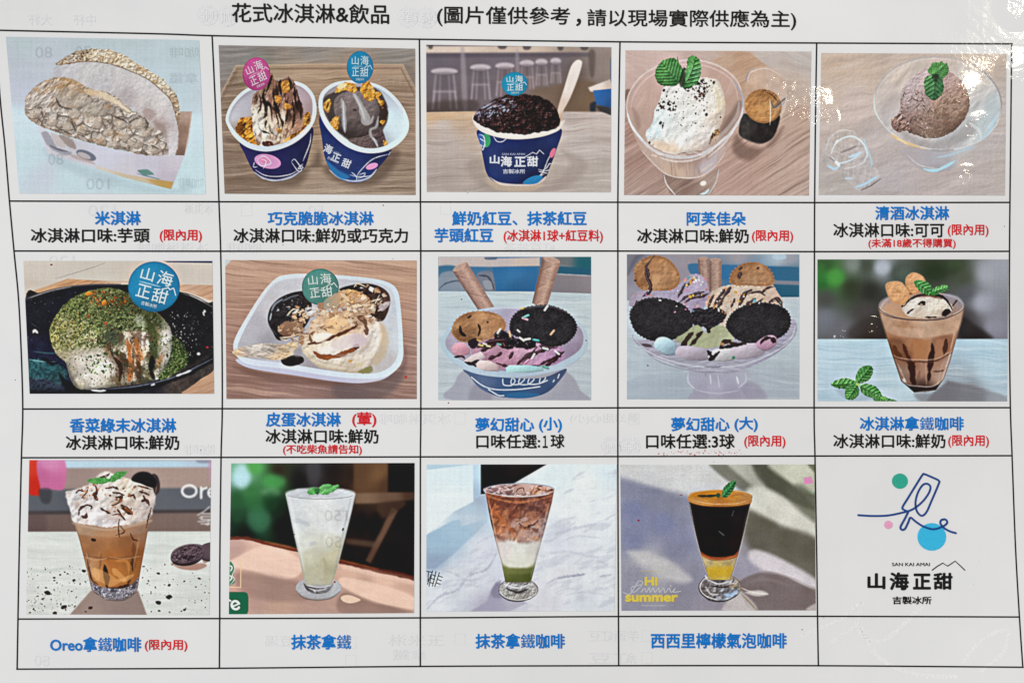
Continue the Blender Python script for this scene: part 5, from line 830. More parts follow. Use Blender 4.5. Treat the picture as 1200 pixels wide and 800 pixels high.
def photo_8():
    p = Pic('printed photo of a small sundae with wafer rolls, cookies and pink ice cream in a paper bowl', (508, 296, 698, 474), 854, [(25, 22), (830, 22), (830, 776), (25, 776)], 8)
    p.put(p.full, [(100, 120, '7f8896'), (60, 170, '3e7ba6'), (250, 90, '39739f'), (400, 120, '2a6ea6'), (500, 160, '2c6a9d'), (700, 40, '7e8388'), (780, 80, '21607c'), (700, 170, '7c757b'), (800, 170, '80797f'), (280, 150, '6f7480')])
    p.P([(25, 22), (280, 22), (320, 30), (560, 25), (560, 70), (300, 75), (25, 70)], [(60, 40, 'bdb4b2'), (200, 50, 'c0b5b2'), (480, 50, 'c2b4ac'), (350, 40, 'b9b2b4')], 6, sm=0); p.P([(275, 20), (330, 20), (330, 36), (275, 36)], '4a5f80', 5, .8)
    p.P([(25, 75), (110, 70), (130, 120), (25, 130)], '2f6b90', 8, .8); p.P([(40, 110), (140, 105), (170, 195), (30, 198)], '8e95a3', 8, .8); p.S([(30, 190), (70, 160), (140, 150), (165, 190)], 8, '434f66', .7, 5); p.P([(230, 110), (310, 105), (325, 195), (260, 198)], '7a7d8b', 6, .8); p.S([(240, 120), (290, 130), (320, 195)], 10, '39435c', .8, 5); p.P([(260, 150), (300, 150), (310, 190), (275, 190)], '9aa0ad', 5, .7)
    p.P([(310, 78), (540, 80), (540, 205), (330, 203)], [(340, 120, '2a6da4'), (450, 180, '276396'), (420, 100, '3074ab')], 6, sm=0); p.P([(620, 70), (830, 80), (830, 118), (640, 112)], '1e5b76', 6, .9, sm=0); p.P([(640, 22), (832, 22), (832, 80), (660, 60)], [(680, 40, '6b7072'), (800, 45, '15606d')], 8, .9); p.P([(620, 115), (832, 122), (832, 215), (610, 215)], [(700, 170, '827b82'), (820, 160, '8a8288')], 5, .9, sm=0); p.S([(630, 112), (830, 122)], 7, 'b9b4b8', .7, 4)
    tb = p.P([(20, 203), (530, 205), (840, 216), (840, 790), (20, 790)], [(60, 240, 'bccdd4'), (400, 230, 'bccdd3'), (780, 250, 'c0cfd3'), (60, 450, 'bccad2'), (800, 400, 'bfccd1'), (60, 700, 'b7c4cc'), (800, 650, 'b6c1c9'), (300, 300, 'bac9d2')], 3, sm=0, name='table_top')
    p.wood(tb, 'a3b2bc', 'cfdbdf', 2, 260, 16, .5); p.P([(100, 776), (110, 690), (160, 620), (300, 600), (600, 600), (720, 640), (770, 720), (780, 790)], [(200, 700, '9d9dae'), (740, 700, '9a98a8')], 8, .8); p.P([(190, 780), (210, 700), (300, 690), (300, 780)], '8a8799', 14, .6)
    wafer(p, (138, 74), (285, 305), 44, 40, 'b89283', 'd0ad9c', '9a766a', 1, 1); wafer(p, (622, 38), (558, 275), 48, 40, 'b8927f', 'ceab98', '8d6b5f', -1, 2)
    b = p.P([(160, 615), (190, 650), (240, 710), (320, 750), (400, 764), (500, 764), (590, 740), (650, 690), (700, 610), (560, 660), (300, 650)], [(250, 680, '53688f'), (420, 690, '3c5581'), (600, 700, '3a527c'), (420, 750, '2a5a8c'), (660, 650, '49597d')], 2.5, name='paper_bowl'); p.N(b, .08, 40)
    p.P([(390, 745), (460, 735), (560, 745), (500, 768), (400, 768)], '2c6da2', 6, .7, clip=b)
    for q in ([(365, 665), (370, 695), (410, 698), (430, 675), (415, 660), (410, 690), (450, 692), (480, 665), (460, 655), (450, 690), (500, 692), (530, 665), (510, 655), (500, 690), (560, 688), (590, 660), (570, 645), (560, 685), (600, 672)], [(200, 655), (260, 700), (330, 720), (440, 720), (560, 705)], [(290, 720), (340, 750), (370, 752)], [(630, 680), (636, 670)], [(655, 660), (662, 640)]): p.S(q, 6, 'c9d6e4', .9, 2, clip=b, rough=.1, tp=0)
    rim = p.P([(38, 490), (55, 430), (110, 360), (200, 310), (330, 285), (420, 282), (560, 290), (700, 320), (780, 380), (812, 450), (800, 520), (740, 580), (640, 625), (500, 652), (350, 655), (200, 630), (95, 570)], [(60, 520, 'aec6d4'), (200, 615, 'b2c6d8'), (420, 645, 'aabfd4'), (700, 590, 'aec2d2'), (800, 460, 'b1c2d0'), (420, 290, 'c0c9d6')], 3, name='paper_bowl'); p.rim(rim, 7, '8a9fb5', .5, .2, 1)
    ins = p.P([(62, 480), (85, 420), (140, 360), (220, 318), (330, 298), (440, 296), (600, 310), (710, 345), (775, 400), (790, 455), (770, 510), (700, 560), (600, 600), (480, 622), (340, 620), (200, 590), (100, 535)], [(80, 460, 'aaa0b4'), (340, 310, 'aeb0c6'), (380, 350, 'a79bb5'), (770, 440, '9a8fa3'), (740, 520, '8f7f98'), (700, 540, '9b8aa5'), (400, 500, '9a7fa0')], 4); p.N(ins, .05, 30)
    pk = p.P([(200, 500), (260, 460), (340, 455), (420, 480), (540, 470), (660, 490), (690, 540), (640, 590), (520, 600), (400, 615), (300, 590), (220, 550)], [(400, 540, 'b9879f'), (460, 520, 'c89bb4'), (560, 550, 'bd90b2'), (320, 560, 'b5809a'), (650, 560, 'ab7fa8'), (300, 480, 'ab8294')], 4, rough=4, name='pink_ice_cream'); p.bumps(pk, .12, 46)
    bm = biscuit(p, [(98, 410), (115, 360), (160, 325), (220, 310), (290, 312), (345, 330), (378, 370), (370, 410), (330, 440), (280, 455), (200, 470), (140, 465), (110, 440)], [(150, 370, 'a8774d'), (250, 340, 'b9855a'), (320, 370, 'b07c52'), (200, 430, '8d623f'), (150, 440, '7c5438'), (280, 420, 'b4825a')], seed=1)
    for q, w in (([(140, 385), (145, 420), (170, 440)], 16), ([(235, 375), (245, 405), (235, 440)], 12), ([(180, 345), (200, 330)], 9), ([(280, 362), (290, 368)], 9)): p.S(q, w, '241a1a', .95, 3)
    cookie_dark(p, [(402, 390), (415, 340), (460, 300), (530, 280), (610, 278), (690, 305), (740, 350), (755, 400), (730, 450), (680, 485), (610, 495), (540, 470), (470, 450), (415, 430)], 2)
    p.S([(450, 305), (540, 283), (640, 288), (720, 325)], 8, '77727c', .5, 4)
    dk = p.P([(320, 430), (350, 410), (390, 420), (440, 450), (520, 450), (540, 490), (500, 510), (430, 500), (390, 510), (340, 480)], '1f171c', 4, rough=7, name='chocolate_sauce'); p.bumps(dk, .9, 18); p.K(dk, 30, (2, 4), ['6d6270', '8b808b'], 2, a=.6)
    p.P([(180, 470), (210, 450), (240, 465), (225, 500), (195, 500)], '30212a', 4, rough=5)
    for q, w in (([(250, 520), (280, 500), (330, 480)], 20), ([(290, 560), (330, 545), (360, 525)], 18), ([(440, 590), (480, 555), (520, 525), (545, 495)], 20), ([(590, 595), (630, 570), (660, 545)], 18), ([(560, 490), (600, 510)], 18), ([(650, 520), (670, 550)], 16), ([(510, 605), (560, 595)], 14), ([(360, 470), (380, 500)], 30), ([(230, 500), (300, 470), (380, 462)], 22), ([(470, 580), (520, 540), (600, 505), (650, 500)], 16), ([(330, 580), (400, 600), (470, 590)], 12), ([(560, 590), (620, 560), (690, 520)], 14), ([(420, 520), (400, 560)], 12)): p.S(q, w, '35191f', .93, 3.5, rough=.6); p.S(np.asarray(q) + [-2, -w * .22], w * .2, '8d6a74', .6, 2)
    for pts, c in (([(95, 500), (115, 475), (160, 472), (192, 505), (190, 535), (140, 545), (105, 535)], [(130, 490, 'd39aa8'), (170, 520, 'c98ca0')]), ([(160, 570), (200, 540), (250, 520), (275, 550), (230, 580), (180, 590)], [(210, 550, 'd3c2c2'), (250, 540, 'cdbcc0')]), ([(215, 600), (240, 565), (300, 570), (345, 595), (345, 625), (270, 622)], [(280, 590, 'd8c4c2'), (320, 610, 'ccb6b6')]), ([(380, 605), (400, 592), (500, 592), (575, 600), (580, 622), (500, 632), (385, 630)], [(430, 610, 'a9d6d8'), (540, 612, '9fcdd4')])):
        m = p.P(pts, c, 3, name='marshmallow', sm=0); p.ball(m, .16); p.bumps(m, .05, 24); p.rim(m, 10, '7a6470', .45, .4, .9)
    for q, w in (([(110, 550), (150, 545), (165, 560)], 14), ([(165, 575), (200, 585), (240, 565)], 14), ([(205, 585), (225, 600)], 12)): p.S(q, w, '2c191c', .9, 3.5, rough=.5)
    for x, y, c in ((250, 485, 'd9c46a'), (290, 490, 'e3d59a'), (345, 480, '6fb0a6'), (270, 478, 'dccfc6'), (240, 460, 'cfa650')): p.S([(x - 8, y), (x + 8, y + 4)], 10, c, .9, 2.5, sm=0)
    sprinkles(p, [(593, 292, -55, 'cdd6d2'), (482, 348, 20, 'd99aa8'), (488, 334, -25, '5eaaa6'), (626, 420, -50, 'd89a78'), (345, 412, -55, 'd3d8cf'), (402, 428, 75, 'dba27c'), (540, 460, 10, '3f9d9c'), (465, 455, 35, 'cfc9bd'), (495, 455, -10, 'dcd6c4'), (590, 505, 15, 'b9c4c0'), (525, 545, -60, 'd6dcd4'), (490, 572, -40, 'd38cb8'), (590, 602, 20, '4fa08e'), (650, 525, 40, 'e6e0dc')])
    sprinkles(p, [(448, 412, 40, 'cfd3d4'), (468, 293, -20, 'd9b24f')], 14, 9)
    p.E(148, 246, 4, 3, '5f4a48'); p.E(804, 462, 4, 3, '3d4a52')
    return p.finish(sat=.86, con=1.0)

def photo_9():
    p = Pic('printed photo of a large sundae with biscuits, dark cookies and three scoops in a glass stand', (732, 294, 942, 472), 944, [(12, 18), (920, 18), (920, 780), (12, 780)], 9)
    p.put(p.full, [(30, 60, '73717f'), (30, 150, '898491'), (300, 60, '9a929d'), (600, 40, 'a29ba3'), (850, 40, '9c9aa6'), (820, 35, 'b3cbdc'), (300, 110, '938c98'), (600, 120, '2a6a9b'), (850, 120, '2b668c'), (860, 220, '205a78'), (30, 220, '9694a2')])
    p.P([(335, 72), (400, 70), (400, 120), (350, 122)], '2e6ea0', 6, .9); p.P([(505, 72), (920, 85), (920, 165), (505, 150)], [(560, 110, '2b6fa3'), (850, 120, '2a678f')], 7, .95, sm=0); p.P([(780, 165), (922, 175), (922, 245), (800, 240)], '23607f', 6, .9, sm=0); p.P([(680, 150), (922, 160), (922, 180), (700, 172)], '8d8a98', 6, .8, sm=0); p.S([(12, 130), (60, 40), (100, 18)], 20, '5a5866', .6, 10); p.P([(785, 18), (845, 18), (845, 42), (785, 42)], 'b4d0e4', 5, .8)
    tb = p.P([(8, 262), (60, 260), (400, 262), (840, 243), (925, 243), (925, 790), (8, 790)], [(40, 300, 'b9cad6'), (880, 280, 'bac9d2'), (60, 600, 'b5c4cf'), (880, 500, 'b8c7d0'), (150, 650, 'b0bcc8'), (860, 700, 'a9b4c0'), (250, 740, 'a6b2c0'), (500, 770, 'a19fb2')], 3, sm=0, name='table_top'); p.wood(tb, 'a2b0bd', 'c9d6de', 3, 240, 22, .4)
    p.P([(20, 680), (200, 640), (320, 640), (330, 790), (20, 790)], 'a0b0c0', 14, .5); p.P([(640, 690), (720, 720), (740, 790), (560, 790)], '968fa8', 14, .6)
    st = p.P([(325, 640), (420, 630), (560, 630), (640, 640), (640, 690), (610, 720), (620, 790), (350, 790), (360, 730), (328, 690)], [(350, 670, 'a9abc0'), (480, 660, 'a5a4ba'), (620, 670, 'aeafc2'), (400, 740, 'a09db3'), (560, 750, '9d98b0'), (480, 700, 'b1afc4')], 5, .92, name='glass_stand', label='glass foot of the stand')
    for q, w, c, a in (([(335, 640), (335, 690), (370, 725)], 10, 'c9d0dc', .7), ([(635, 640), (638, 685), (600, 720)], 9, 'c4c9d8', .7), ([(450, 650), (455, 700)], 7, 'd6d8e2', .8), ([(490, 655), (500, 720)], 6, 'cdd0dd', .7), ([(590, 660), (600, 700)], 9, 'dfe2ea', .8), ([(370, 730), (480, 750), (600, 735)], 8, 'c0bfd2', .6), ([(420, 630), (430, 660)], 8, '8d8ba2', .5)): p.S(q, w, c, a, 4)
    bw = p.P([(45, 440), (80, 470), (400, 420), (760, 420), (880, 360), (908, 400), (895, 450), (840, 510), (760, 560), (640, 620), (520, 650), (400, 640), (260, 600), (150, 560), (110, 525), (50, 475)], [(70, 460, '9d98ae'), (150, 540, 'a7a5b8'), (300, 600, 'a3a3b6'), (480, 630, 'a8a7ba'), (700, 570, 'a7a5ba'), (880, 420, 'a5a2b6'), (840, 480, '9c98b0')], 4, name='glass_stand')
    p.bumps(bw, .06, 60, 16, 5)
    for q, w, c, a in (([(60, 470), (110, 520), (200, 565), (330, 600), (480, 612), (620, 598), (740, 555), (840, 500), (900, 430)], 8, 'cdd2de', .7), ([(110, 530), (200, 590), (350, 630), (480, 640)], 6, '8f8ca4', .6), ([(420, 610), (480, 612), (510, 606)], 7, '6a657e', .7), ([(150, 560), (260, 600)], 6, 'd6d9e4', .6), ([(640, 610), (760, 560), (850, 500)], 7, '8a86a0', .6), ([(900, 390), (880, 450), (830, 490)], 6, 'd4d7e2', .7)): p.S(q, w, c, a, 3.5)
    p.E(118, 497, 28, 9, '4a3a40', 10, 4, .8)
    # wafer rolls behind
    wafer(p, (414, 40), (425, 215), 28, 28, 'ad8d7f', 'c2a292', '8a695d', 1, 1); wafer(p, (479, 48), (478, 210), 32, 30, 'b08f80', 'c4a493', '8d6c60', -1, 3)
    b1 = [(53, 130), (58, 80), (100, 42), (160, 25), (220, 40), (265, 80), (290, 135), (280, 180), (240, 205), (170, 208), (100, 205), (62, 175)]
    # scoops
    l1 = p.P([(30, 290), (50, 230), (100, 205), (200, 190), (290, 160), (340, 130), (390, 122), (430, 160), (446, 230), (430, 290), (360, 320), (200, 330)], [(80, 240, 'a79ab0'), (200, 220, 'aa9fb8'), (300, 210, 'aa9cb6'), (380, 180, 'b0a3bc'), (400, 270, '9f8fae'), (60, 270, '9c90a6')], 4, rough=5, name='ice_cream_scoop', label='lilac ice cream scoop'); p.bumps(l1, .1, 44)
    l2 = p.P([(432, 300), (440, 240), (480, 200), (560, 178), (660, 170), (760, 168), (800, 210), (830, 285), (700, 300), (600, 330), (540, 400), (500, 390), (520, 330)], [(460, 250, 'cfa992'), (540, 250, 'd3bba6'), (600, 210, 'd8c4b0'), (700, 220, 'd3bba4'), (780, 240, 'cdb2a0'), (500, 220, 'd4c0ae'), (560, 320, 'c9b9aa')], 4, rough=5, name='ice_cream_scoop', label='cream coloured ice cream scoop'); p.bumps(l2, .1, 44)
    biscuit(p, b1, [(80, 120, 'a36f45'), (160, 80, 'b07a4e'), (230, 110, 'b98458'), (180, 150, 'bd8a60'), (100, 180, '8f5d3a'), (260, 170, 'aa774e')], seed=3)
    biscuit(p, [(555, 160), (565, 115), (600, 80), (650, 62), (705, 64), (755, 90), (783, 135), (780, 175), (720, 185), (640, 180), (590, 180)], [(600, 120, '9c6a42'), (680, 100, 'ab774d'), (740, 140, 'b5835a'), (660, 160, 'b88a63')], seed=5)
    for q, w in (([(155, 25), (130, 60), (112, 90), (118, 140), (135, 180), (130, 215), (95, 240)], 16), ([(108, 80), (125, 110), (125, 140)], 14), ([(320, 170), (300, 210), (280, 248)], 12), ([(440, 225), (400, 240), (350, 250), (315, 275)], 18), ([(385, 215), (410, 235)], 12), ([(65, 260), (55, 290)], 10), ([(55, 150), (60, 160)], 12), ([(530, 200), (500, 240), (470, 290)], 18), ([(480, 260), (510, 250)], 14), ([(560, 190), (530, 230), (490, 300)], 20), ([(600, 300), (615, 260), (640, 220), (670, 205)], 22), ([(690, 250), (660, 270), (640, 280)], 16), ([(720, 220), (750, 195), (780, 190)], 16), ([(760, 270), (800, 250), (830, 290)], 20), ([(330, 190), (350, 160), (380, 145)], 10), ([(290, 270), (330, 240), (420, 215)], 12), ([(470, 230), (450, 270), (440, 300)], 12), ([(640, 230), (700, 215), (740, 235)], 12), ([(660, 300), (700, 270), (730, 250)], 14), ([(560, 300), (580, 250)], 12), ([(605, 145), (608, 120), (615, 130)], 18), ([(695, 95), (708, 85)], 14), ([(600, 100), (620, 85)], 10)): p.S(q, w, '3a262a', .9, 3.5, rough=.5); p.S(np.asarray(q) + [-2, -w * .2], w * .2, '8d7a80', .55, 2)
    p.S([(615, 250), (605, 290)], 10, '6b3d38', .6, 4)
    cookie_dark(p, [(28, 350), (40, 300), (90, 258), (160, 246), (240, 256), (310, 285), (350, 330), (358, 390), (330, 430), (260, 465), (180, 475), (110, 460), (55, 420)], 4); cookie_dark(p, [(535, 400), (550, 350), (590, 308), (660, 278), (740, 272), (820, 290), (866, 330), (872, 390), (840, 440), (770, 475), (700, 490), (630, 480), (570, 450)], 8)
    cm = p.P([(350, 320), (380, 300), (420, 305), (470, 295), (530, 318), (530, 360), (490, 390), (470, 430), (440, 432), (420, 400), (370, 400)], '29242a', 4, rough=6, name='cookie_crumb'); p.bumps(cm, .8, 14); p.K(cm, 50, (2, 4), ['3d383f', '151215'], a=.7)
    gr = p.P([(265, 468), (320, 430), (370, 392), (400, 400), (430, 432), (470, 400), (520, 395), (560, 440), (570, 475), (500, 500), (420, 515), (340, 500)], [(340, 440, 'a3a87f'), (400, 480, 'aab088'), (500, 430, 'a8ad85'), (520, 470, 'b0b492'), (300, 470, '9aa07e')], 4, rough=4, name='ice_cream_scoop', label='pale green ice cream scoop'); p.bumps(gr, .08, 54)
    for q, w in (([(300, 505), (330, 460), (360, 430)], 24), ([(345, 500), (380, 460), (410, 425)], 24), ([(440, 432), (445, 415)], 16), ([(500, 520), (520, 480), (560, 470)], 26), ([(550, 480), (600, 500), (640, 480)], 34), ([(650, 500), (720, 480)], 18)): p.S(q, w, '33231f', .92, 4, rough=.5)
    mn = [([(155, 490), (175, 458), (220, 455), (270, 490), (270, 540), (220, 550), (165, 515)], [(190, 480, 'aecfdc'), (240, 520, '9fc0d2')]), ([(270, 520), (300, 500), (380, 505), (440, 520), (440, 570), (350, 575), (275, 555)], [(320, 530, 'b3a8b8'), (400, 550, 'aea4b4')]), ([(440, 560), (470, 520), (540, 510), (580, 530), (570, 575), (480, 580)], [(500, 550, 'ccc9cf'), (550, 550, 'c4c4c8')]), ([(560, 520), (600, 495), (690, 485), (740, 510), (720, 550), (620, 570), (575, 560)], [(620, 530, 'bdb2c0'), (700, 520, 'b4a8b8')]), ([(690, 490), (740, 450), (785, 445), (805, 475), (780, 510), (730, 525)], [(760, 470, 'c295ae'), (730, 510, 'b58aa8')])]
    for pts, c in mn: m = p.P(pts, c, 4, name='marshmallow'); p.ball(m, .2); p.rim(m, 12, '6d6076', .45, .4, .9); p.bumps(m, .05, 30)
    for q, w in (([(445, 575), (475, 555), (500, 530)], 22), ([(440, 545), (455, 535)], 30), ([(715, 490), (735, 465), (770, 455)], 16), ([(770, 460), (795, 480)], 22), ([(500, 515), (560, 500), (640, 490)], 16)): p.S(q, w, '27191c', .92, 3.5, rough=.5)
    p.K(l1, 26, (3, 6), ['d9b24a', 'd07aa2', 'dfe0e4', '6fa8c9', 'd9775a'], 1.8, a=.85); p.K(l2, 34, (3, 6), ['d9a53f', 'e6e2da', '6fa0b0', 'd98a5a'], 2.4, a=.85); p.K(l1 & p.poly([(310, 140), (420, 120), (430, 170), (330, 190)], 8), 16, (4, 8), ['d76d9c', 'e0b44a', '5fa3a6', 'e6e2e4'], 2, a=.9)
    for x, y, c in ((345, 240, 'd9a640'), (585, 218, 'd9a63c'), (685, 262, '5fb0c4'), (515, 490, 'c87d4b'), (574, 562, '3d8d6a')): p.E(x, y, 9, 8, c, 0, 2.5)
    p.E(122, 603, 4, 4, '8d3038'); p.E(926, 478, 5, 4, '8d3038')
    return p.finish(sat=.85, con=.97)

def photo_10():
    p = Pic('printed photo of an iced coffee with an ice cream scoop, heart shaped wafers and mint', (954, 300, 1184, 474), 1057, [(18, 18), (1046, 18), (1040, 782), (18, 780)], 10)
    p.put(p.full, [(60, 60, '3b5a36'), (110, 115, '4d9345'), (50, 130, '2f6b35'), (210, 50, '6f7a72'), (280, 50, '4a5147'), (370, 60, 'a3abb6'), (200, 170, '39402f'), (300, 190, '343430'), (450, 90, '4b524b'), (640, 60, '37402f'), (750, 60, '3a4433'), (800, 120, '4c5445'), (60, 230, '4f4f4d'), (60, 330, '72757f'), (150, 400, '6a6a72'), (280, 300, '4b4847'), (330, 420, '3f3937'), (930, 100, 'a0a3ae'), (900, 250, 'a2a5b4'), (1020, 60, '9a9da8'), (960, 380, '8c8d9b'), (820, 200, '5b5d63'), (820, 330, '4b4749'), (870, 420, '413d3e')], 1)
    for x, y, rx, ry, c, a in ((110, 115, 50, 45, '4fa046', .5), (368, 62, 40, 34, 'b3bac6', .6), (210, 40, 34, 40, '8d9590', .4), (40, 90, 30, 50, '3f8a3f', .4), (480, 95, 40, 30, '5f7364', .4), (660, 90, 60, 40, '2c3a26', .5), (760, 40, 40, 30, '4a6040', .4)): p.E(x, y, rx, ry, c, 0, 22, a)
    p.P([(800, 330), (880, 380), (960, 446), (790, 446)], '2f2a2a', 16, .7); p.P([(200, 380), (380, 300), (400, 446), (200, 446)], '3b3431', 26, .6)
    tb = p.P([(10, 447), (1050, 446), (1050, 790), (10, 790)], [(60, 480, 'b3cbd8'), (300, 500, 'b0c9d7'), (200, 620, 'b2c8d4'), (100, 740, 'a9c0ce'), (400, 700, 'b4c8d2'), (900, 500, 'a9c4d4'), (950, 620, 'b0c8d5'), (1000, 720, 'a7bac6'), (760, 700, '9aa3ac'), (850, 740, '80838a')], 3, sm=0, name='table_top'); p.wood(tb, '93b0c0', 'c9dbe3', 1, 260, 16, .45)
    p.P([(640, 735), (720, 670), (830, 690), (1000, 740), (1046, 760), (1046, 790), (600, 790)], [(720, 720, '6d6a70'), (850, 750, '77777e'), (1000, 775, '8f949c')], 12, .85, sm=0); p.P([(540, 740), (640, 745), (640, 790), (580, 790)], '75747a', 12, .6)
    g = p.P([(344, 275), (362, 345), (392, 440), (425, 545), (468, 672), (540, 734), (600, 732), (655, 722), (700, 660), (735, 560), (765, 450), (795, 350), (811, 270), (700, 200), (450, 205)], [(400, 330, 'b3927b'), (600, 370, 'c2a58f'), (760, 340, 'b3937d'), (600, 420, 'b38c72'), (440, 430, 'a07355'), (560, 480, 'a16d4c'), (720, 480, 'a3765a'), (520, 560, '8d5b40'), (660, 570, '9c745e'), (600, 620, 'a57f6b'), (480, 620, '8f7466'), (680, 650, 'ad9182'), (720, 560, 'a99084'), (590, 700, '4a3630')], 3, sm=0, name='coffee_glass')
    p.P([(400, 450), (480, 455), (520, 560), (430, 545)], '6d4430', 16, .55, clip=g); p.P([(640, 440), (740, 430), (715, 545), (640, 560)], '7a4e38', 14, .45, clip=g)
    p.P([(380, 370), (480, 385), (600, 388), (700, 375), (788, 345), (775, 400), (700, 425), (560, 440), (420, 420)], [(450, 400, 'b6957d'), (600, 410, 'c0a189'), (740, 390, 'b8987f')], 8, .85, clip=g); p.N(g, .08, 24)
    p.P([(530, 450), (620, 450), (625, 555), (535, 560)], 'ab7650', 10, .7, sm=0); p.P([(655, 450), (700, 450), (690, 555), (650, 560)], 'a8785a', 8, .6, sm=0)
    for q, w, c, a in (([(430, 480), (450, 520), (470, 540)], 26, '5b3624', .8), ([(480, 475), (500, 530), (520, 560)], 22, '4c2c20', .85), ([(410, 470), (430, 540)], 16, '6b4633', .7), ([(635, 470), (636, 520), (630, 560), (622, 620), (618, 670)], 26, '3a231c', .9), ([(712, 445), (708, 490), (700, 530)], 22, '4c3026', .85), ([(520, 570), (528, 640), (540, 700)], 36, '3b251e', .9), ([(500, 570), (545, 575)], 18, '452a20', .8), ([(570, 620), (560, 660)], 14, '7d5a48', .7), ([(640, 622), (670, 620), (700, 615)], 8, '4a322a', .8), ([(425, 545), (480, 560), (560, 568), (650, 565), (740, 520)], 9, '5a3e32', .75), ([(420, 530), (470, 550), (560, 558), (660, 552), (748, 505)], 5, 'c9a894', .6), ([(600, 580), (605, 690)], 5, 'b89684', .6), ([(450, 580), (500, 690)], 8, 'c4b2aa', .6), ([(690, 580), (665, 690)], 7, 'b79f94', .6), ([(735, 520), (700, 640), (690, 680)], 9, 'd3c9c6', .6), ([(760, 400), (735, 500)], 5, 'd2bfb2', .6)): p.S(q, w, c, a, 4, clip=g, rough=.4)
    bs = p.P([(470, 675), (520, 690), (600, 705), (670, 690), (690, 670), (655, 722), (600, 734), (540, 735), (500, 700)], [(540, 720, '2f2220'), (620, 715, '3a2a26'), (490, 690, '5c4a44')], 3, clip=g); p.S([(470, 660), (500, 690), (560, 700), (640, 700), (690, 660)], 5, 'c9bdb8', .6, 2.5); p.S([(545, 735), (655, 724)], 6, 'cfd3d6', .7, 2.5); p.E(485, 668, 8, 12, 'c9c3c4', -20, 3, .8); p.rim(g, 10, '4b372f', .5)
    # inside of the rim
    i = p.P(ellpts(578, 268, 224, 72), [(400, 270, 'b79277'), (450, 300, 'bb967a'), (380, 250, 'a08d88'), (720, 220, '8d8790'), (780, 260, '8a8288'), (600, 320, 'b08a70'), (760, 290, 'a08070')], 3, sm=0)
    p.N(i, .06, 14); p.P([(372, 290), (420, 250), (520, 260), (520, 320), (460, 325)], [(420, 290, 'bd977a'), (480, 300, 'b48d70')], 6, .9)
    ic = p.P([(476, 290), (490, 260), (530, 225), (600, 205), (680, 215), (730, 250), (745, 290), (700, 320), (620, 335), (540, 330), (500, 318)], [(520, 260, 'd6cdc3'), (580, 250, 'cfc7be'), (640, 270, 'd9d5c8'), (700, 270, 'd4ccbe'), (560, 310, 'c4b3a2'), (690, 310, 'b09a8a'), (490, 295, 'c9bfba')], 4, rough=3, name='ice_cream_scoop'); p.bumps(ic, .12, 36)
    for q, w in (([(485, 272), (520, 232), (580, 208), (640, 206), (700, 225), (730, 260), (745, 290)], 14), ([(560, 262), (580, 250), (595, 262)], 22), ([(500, 310), (520, 295), (535, 285)], 13), ([(690, 318), (715, 300), (735, 300)], 26), ([(745, 270), (765, 245), (770, 235)], 9), ([(600, 330), (660, 328)], 10), ([(470, 272), (480, 266)], 10)): p.S(q, w, '2e1b19', .93, 3, rough=.4)
    p.S([(560, 220), (620, 215), (690, 232)], 9, '6d4434', .7, 3); p.E(578, 262, 8, 6, 'a98d80', 20, 2.5)
    p.ring(578, 268, 230, 76, 6, '6a6064', a=.8); p.ring(578, 266, 226, 72, 3, 'd9d3d2', a0=150, a1=400, a=.7); p.S([(350, 300), (420, 330), (560, 346), (700, 338), (790, 300)], 5, '4a3a36', .8, 2); p.S([(360, 280), (380, 245), (410, 225)], 9, 'b5aeb6', .7, 3); p.S([(700, 205), (770, 225), (805, 262)], 13, 'aaa9b6', .7, 4)
    # wafers and mint
    for pts in ([(386, 158), (400, 142), (440, 136), (470, 142), (490, 160), (520, 180), (515, 215), (490, 250), (450, 258), (410, 232), (392, 195)], [(492, 145), (500, 110), (530, 90), (560, 95), (590, 115), (600, 150), (570, 190), (530, 205), (505, 180)]):
        w = p.P(pts, [(pts[0][0] + 20, pts[0][1] + 20, 'cd9c70'), (pts[4][0], pts[4][1] + 20, 'd9ab80'), (pts[6][0] - 10, pts[6][1] - 10, 'c99567')], 3, name='heart_wafer'); p.bumps(w, .12, 20); p.rim(w, 12, 'b07a4c', .5); p.rim(w, 6, 'e6c8a6', .6, -.4, -.9)
    p.E(455, 190, 16, 9, 'a87445', 20, 4, .5); p.E(520, 203, 9, 6, '7d5232', 0, 3, .7); p.S([(490, 160), (515, 190)], 5, 'a9764a', .6)
    p.leaf([(538, 140), (560, 128), (600, 135), (630, 160), (634, 195), (615, 212), (580, 198), (552, 172)], [(570, 150, '52884c'), (610, 190, '467a46')], [(545, 140), (590, 170), (625, 205)], dark='264f2c', lite='86b878'); p.leaf([(635, 185), (660, 165), (700, 155), (724, 168), (715, 185), (680, 200), (640, 212)], [(660, 180, '4c824a'), (710, 168, '5c9456')], [(640, 195), (720, 168)], dark='264f2c', lite='86b878'); p.E(640, 200, 12, 12, '3c8440', 0, 3, rough=3)
    # mint on the table
    p.P([(120, 720), (200, 780), (330, 770), (360, 760), (250, 720)], '8ea3ae', 12, .6)
    for pts, v in (([(92, 690), (130, 664), (180, 658), (228, 682), (190, 712), (130, 712)], [(98, 692), (228, 686)]), ([(228, 680), (226, 640), (250, 600), (298, 588), (318, 615), (300, 660), (262, 682)], [(235, 680), (300, 600)]), ([(170, 765), (166, 720), (190, 692), (230, 690), (244, 730), (220, 768), (190, 772)], [(232, 695), (185, 765)]), ([(245, 700), (280, 688), (330, 700), (362, 740), (350, 762), (300, 760), (262, 738)], [(248, 702), (355, 752)]), ([(308, 735), (340, 745), (385, 760), (438, 776), (440, 782), (330, 782)], [(320, 745), (390, 780)])):
        p.leaf(pts, [(pts[0][0], pts[0][1], '528a4c'), (pts[3][0], pts[3][1], '437842')], v, dark='244c2a', lite='7fae72')
